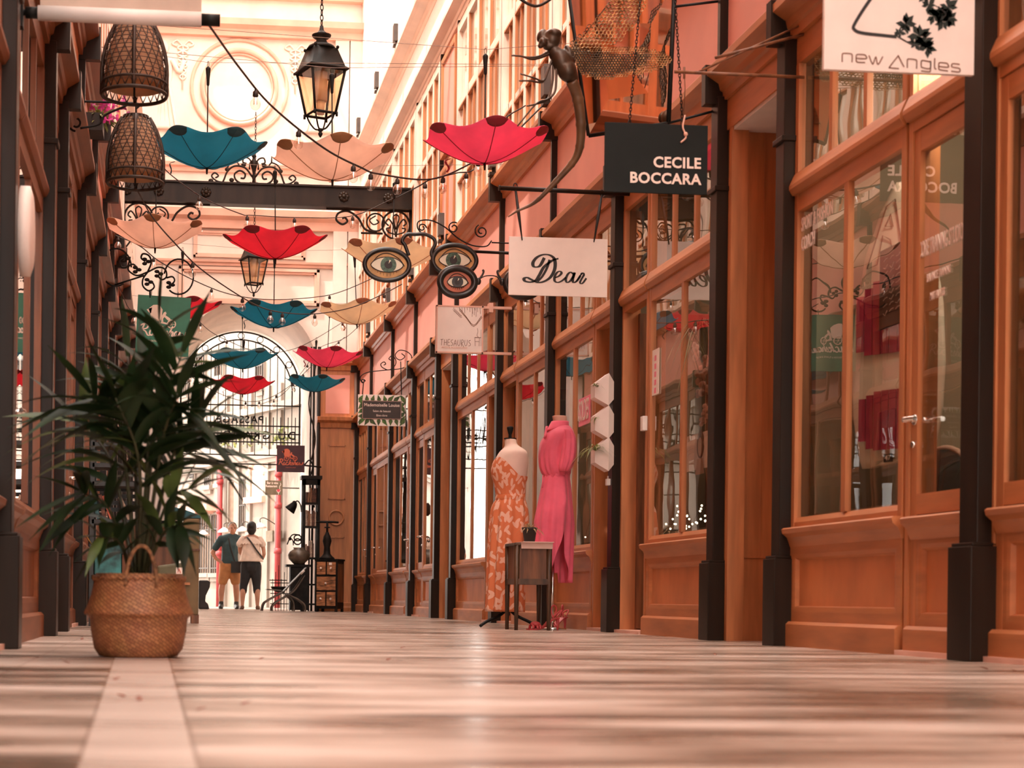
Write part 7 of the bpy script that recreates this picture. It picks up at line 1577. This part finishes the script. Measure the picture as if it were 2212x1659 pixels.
# window lettering (stuck on the glass)
XG = XW+.008
def decal(txt, size, px, py, label, wx=1.0, m='letter_white', align='LEFT', offset=.001, lines=None):
    mb = wall_text(txt, size, px, py, XG, m, wx=wx, align=align, offset=offset); o = mb.build('window_lettering', m, loc=atX(px,py,XG), recalc=False); tag(o, label, 'lettering', None); return o
decal('SPORT & FASHION', .10, 1731, 488, 'white window lettering SPORT & FASHION in the first pane of the near shop', .5)
decal('COACH', .10, 1731, 530, 'white window lettering COACH under SPORT & FASHION', .5)
decal('CORE TRAINING STUDIO', .10, 1985, 544, 'white window lettering CORE TRAINING STUDIO on the near glass door', .36)
decal('BALANCE TRAINING', .048, 2002, 602, 'small white lettering BALANCE TRAINING on the near glass door', .5)
decal('MAT PILATES', .048, 2009, 642, 'small white lettering MAT PILATES on the near glass door, lowest', .5)
# SOLDES
p = atX(1252,882,XG); q0 = atX(1250,925,XG); q1 = atX(1276,858,XG); m1 = MB(); zt_ = atX(1262,858,XG).z; zb_ = atX(1262,918,XG).z; m1.box((XG-.002,q1.y,zb_),(XG,q0.y,zt_)); r = thing('sale_sticker', 'pink window sticker reading SOLDES in white', 'sticker', V((XG,p.y,zb_))); m1.build('backing', 'flower_pink' if False else 'pink_cloth', r); hh = zt_-zb_
m1 = wall_text('SOLDES', hh*1.05, None, V((XG-.004,q0.y-.012,(zt_+zb_)/2)), 0, 'letter_white', wx=(q0.y-q1.y)*.92/(hh*1.05*3.75), offset=.002); m1.build('lettering', 'letter_white', r, recalc=False)
# second shop: notice strip, alarm box, poster, fairy lights, flowers
p0, p1 = atX(1408,758,XG-.01), atX(1421,850,XG-.01); m1 = MB(); m1.box((XG-.006,p1.y,p1.z),(XG-.003,p0.y,p0.z)); r = thing('notice_strip', 'narrow white paper notice taped on the second shop window', 'notice', V((XG,p0.y,p1.z))); m1.build('paper', 'sign_white', r); m1 = MB()
for i in range(5): z = p0.z-.06-.055*i; m1.box((XG-.008,(p0.y+p1.y)/2-.018,z-.018),(XG-.006,(p0.y+p1.y)/2+.018,z+.018))
m1.build('printing', 'pink_cloth', r)
p0 = atX(1391,915,XW-.02); m1 = MB(); m1.cbox((0,0,0),(.035,.06,.1)); o_ = m1.build('alarm_box', 'white', bevel=.004); o_.location = p0; tag(o_, 'small white box screwed to the door post of the second shop', 'box')
p0 = V((XW-.07-.0145, 11.95, atX(1335,1037,XW-.07).z)); m1 = MB(); m1.cbox((0,0,0),(.03,.04,.05)); m1.cyl((0,0,.02),(0,0,.045),.006); o_ = m1.build('door_bell', 'white', bevel=.004); o_.location = p0; tag(o_, 'little white bell fixed on the dark column right of the faceted planters', 'bell')
XP = XW+.09; a, b = atX(1482,1020,XP), atX(1535,928,XP); r = thing('poster', 'pale poster with a dark-haired portrait in the second shop window', 'poster', V((XP,a.y,a.z))); m1 = MB(); m1.box((XP,b.y,a.z),(XP+.006,a.y,b.z)); m1.build('paper', 'runner_cloth', r); m1 = MB(); cy, cz = (a.y+b.y)/2-.05, (a.z+b.z)/2+.04
m1.prism([(cy+.07*cos(t),cz+.09*sin(t)) for t in [2*pi*i/20 for i in range(20)]], lambda u,v,d: V((XP-d,u,v)), .0, .003); m1.build('printed_hair', 'wood_deep', r); m1 = MB(); m1.prism([(cy+.04*cos(t),cz-.015+.06*sin(t)) for t in [2*pi*i/20 for i in range(20)]], lambda u,v,d: V((XP-d,u,v)), .003, .005); m1.prism([(cy-.09,cz-.19),(cy+.09,cz-.19),(cy+.05,cz-.09),(cy-.05,cz-.09)], lambda u,v,d: V((XP-d,u,v)), .003, .005); m1.build('printed_figure', 'skin2', r)
mat('fairy', (.95,.8,.65), .3, emit=(1,.8,.6), estr=4)
def fairy(label, y0, y1, z0, n, seed, X=XW+.1, rise=.16):
    random.seed(seed); r = thing('fairy_lights', label, 'lights', V((X,y0,z0))); pts = [V((X+random.uniform(-.03,.05), y0+(y1-y0)*i/n, z0+random.uniform(.0,rise)*(1 if i % 3 else .3)+.012)) for i in range(n+1)]
    m1 = MB(); m1.tube(spline(pts,3), .0015, 4); m1.build('wire', 'cord', r); 
    for i, p_ in enumerate(pts): m1 = MB(); m1.ball(p_, .007, 8, 6); m1.build('bulb', 'fairy', r)
fairy('fairy lights heaped along the sill of the second shop window', 11.05, 9.85, Z_SILL+.04, 44, 1)
fairy('fairy lights glowing behind the third shop window near the pink dress', 13.25, 12.6, Z_SILL+.04, 24, 2, rise=.35)
mat('blossom_peach', (.82,.42,.3), .6, var=.2, trans=.2); mat('dry_stem', (.25,.2,.09), .7, var=.3)
c_ = GI(1515,700,XW+.10); r = thing('hanging_bouquet', 'bouquet of pale and peach flowers hanging in the second shop window', 'flowers', c_); m1 = MB(); tuft(m1, (0,0,-.0), 60, .28, .004, 1.6, 77, -.6); m1.build('stems', 'dry_stem', r, world=False, recalc=False)
for i, (dy,dz,s2) in enumerate(((.10,-.18,.045),(.13,-.13,.035),(.02,-.34,.05),(-.03,-.31,.045),(-.05,-.42,.05),(.04,-.44,.03),(-.08,-.6,.035),(-.04,-.63,.03),(-.1,-.25,.04),(-.1,-.55,.03))):
    m1 = MB()
    for j in range(6): a_ = j*pi/3; m1.ball((.01*cos(a_*2),dy+s2*.55*cos(a_),dz+s2*.55*sin(a_)), (s2*.4,s2*.55,s2*.5), 8, 6)
    m1.build('blossom', 'blossom_peach' if i > 1 else 'sign_white', r, world=False)
m1 = MB(); m1.box((XW+.1,9.85,.62),(XW+.6,11.0,.70)); o_ = m1.build('display_shelf', 'shop_wall', loc=(XW+.1,10,.62)); tag(o_, 'window display shelf of the second shop holding the fairy lights', 'shelf')
m1 = MB(); m1.box((XW+.1,12.6,.62),(XW+.6,13.9,.70)); o_ = m1.build('display_shelf', 'shop_wall', loc=(XW+.1,12.6,.62)); tag(o_, 'window display shelf of the third shop behind the pink dress', 'shelf')
m1 = MB(); m1.box((XW+.06,6.9,.62),(XW+.3,8.5,.69)); o_ = m1.build('display_shelf', 'shop_wall', loc=(XW+.1,7,.62)); tag(o_, 'window ledge inside the near shop', 'shelf')
# ================================================================ light, sky, camera
w = bpy.data.worlds.new('World'); SC.world = w; w.use_nodes = True; nt = w.node_tree
bg = nt.nodes['Background']; bg.inputs['Color'].default_value = (1.0,.91,.83,1); bg.inputs['Strength'].default_value = 4.6
sd = bpy.data.lights.new('Sun', 'SUN'); sd.energy = 3.5; sd.color = (1,.92,.84); sd.angle = R(1.2); so = bpy.data.objects.new('Sun', sd); link(so)
tosun = V((-.38,-.24,.89)).normalized(); so.rotation_euler = tosun.to_track_quat('Z','Y').to_euler(); so.location = (-3,5,18)
for y, e_ in ((7.4,5),(10.8,10),(13.0,9)):                     # unseen fill lights added to brighten the three nearest shops
    ld = bpy.data.lights.new('shop_fill', 'AREA'); ld.energy = e_; ld.size = .5; ld.color = (1,.8,.6); lo_ = bpy.data.objects.new('shop_fill', ld); link(lo_); lo_.location = (XW+1.1, y, 3.1)
ld = bpy.data.lights.new('display_fill', 'AREA'); ld.energy = 11; ld.size = .3; ld.color = (1,.85,.68); lo_ = bpy.data.objects.new('display_fill', ld); link(lo_); lo_.location = (XW+.2, 6.95, 2.75); lo_.rotation_euler = (V((XW+.32,7.9,1.3))-V(lo_.location)).to_track_quat('-Z','Y').to_euler()  # unseen light added to bring out the surfboard
cd = bpy.data.cameras.new('Camera'); co = bpy.data.objects.new('Camera', cd); link(co); SC.camera = co
cd.sensor_fit = 'HORIZONTAL'; cd.sensor_width = 36; cd.lens = F*36/2212
fwv = V((FW[0],FW[1],0)); rtv = V((RT[0],RT[1],0)); upv = V((0,0,1))
cx_ = rtv*CR+upv*SR; cy_ = upv*CR-rtv*SR
cx_, cy_ = rtv*CR+upv*SR, upv*CR-rtv*SR
mw = M(((cx_.x,cy_.x,-fwv.x,0),(cx_.y,cy_.y,-fwv.y,0),(cx_.z,cy_.z,-fwv.z,EYE),(0,0,0,1))); co.matrix_world = mw
cd.shift_x = (1106-PX0)/2212; cd.shift_y = (PY0-829.5)/2212
cd.clip_start = .05; cd.clip_end = 200
cd.dof.use_dof = True; cd.dof.focus_distance = 16.0; cd.dof.aperture_fstop = 4.5
vs = SC.view_settings; vs.view_transform = 'Standard'; vs.look = 'None'; vs.gamma = 1; vs.exposure = 0.72; vs.use_curve_mapping = False
try:
    SC.cycles.max_bounces = 10; SC.cycles.transparent_max_bounces = 24; SC.cycles.diffuse_bounces = 5; SC.cycles.glossy_bounces = 5
except Exception: pass
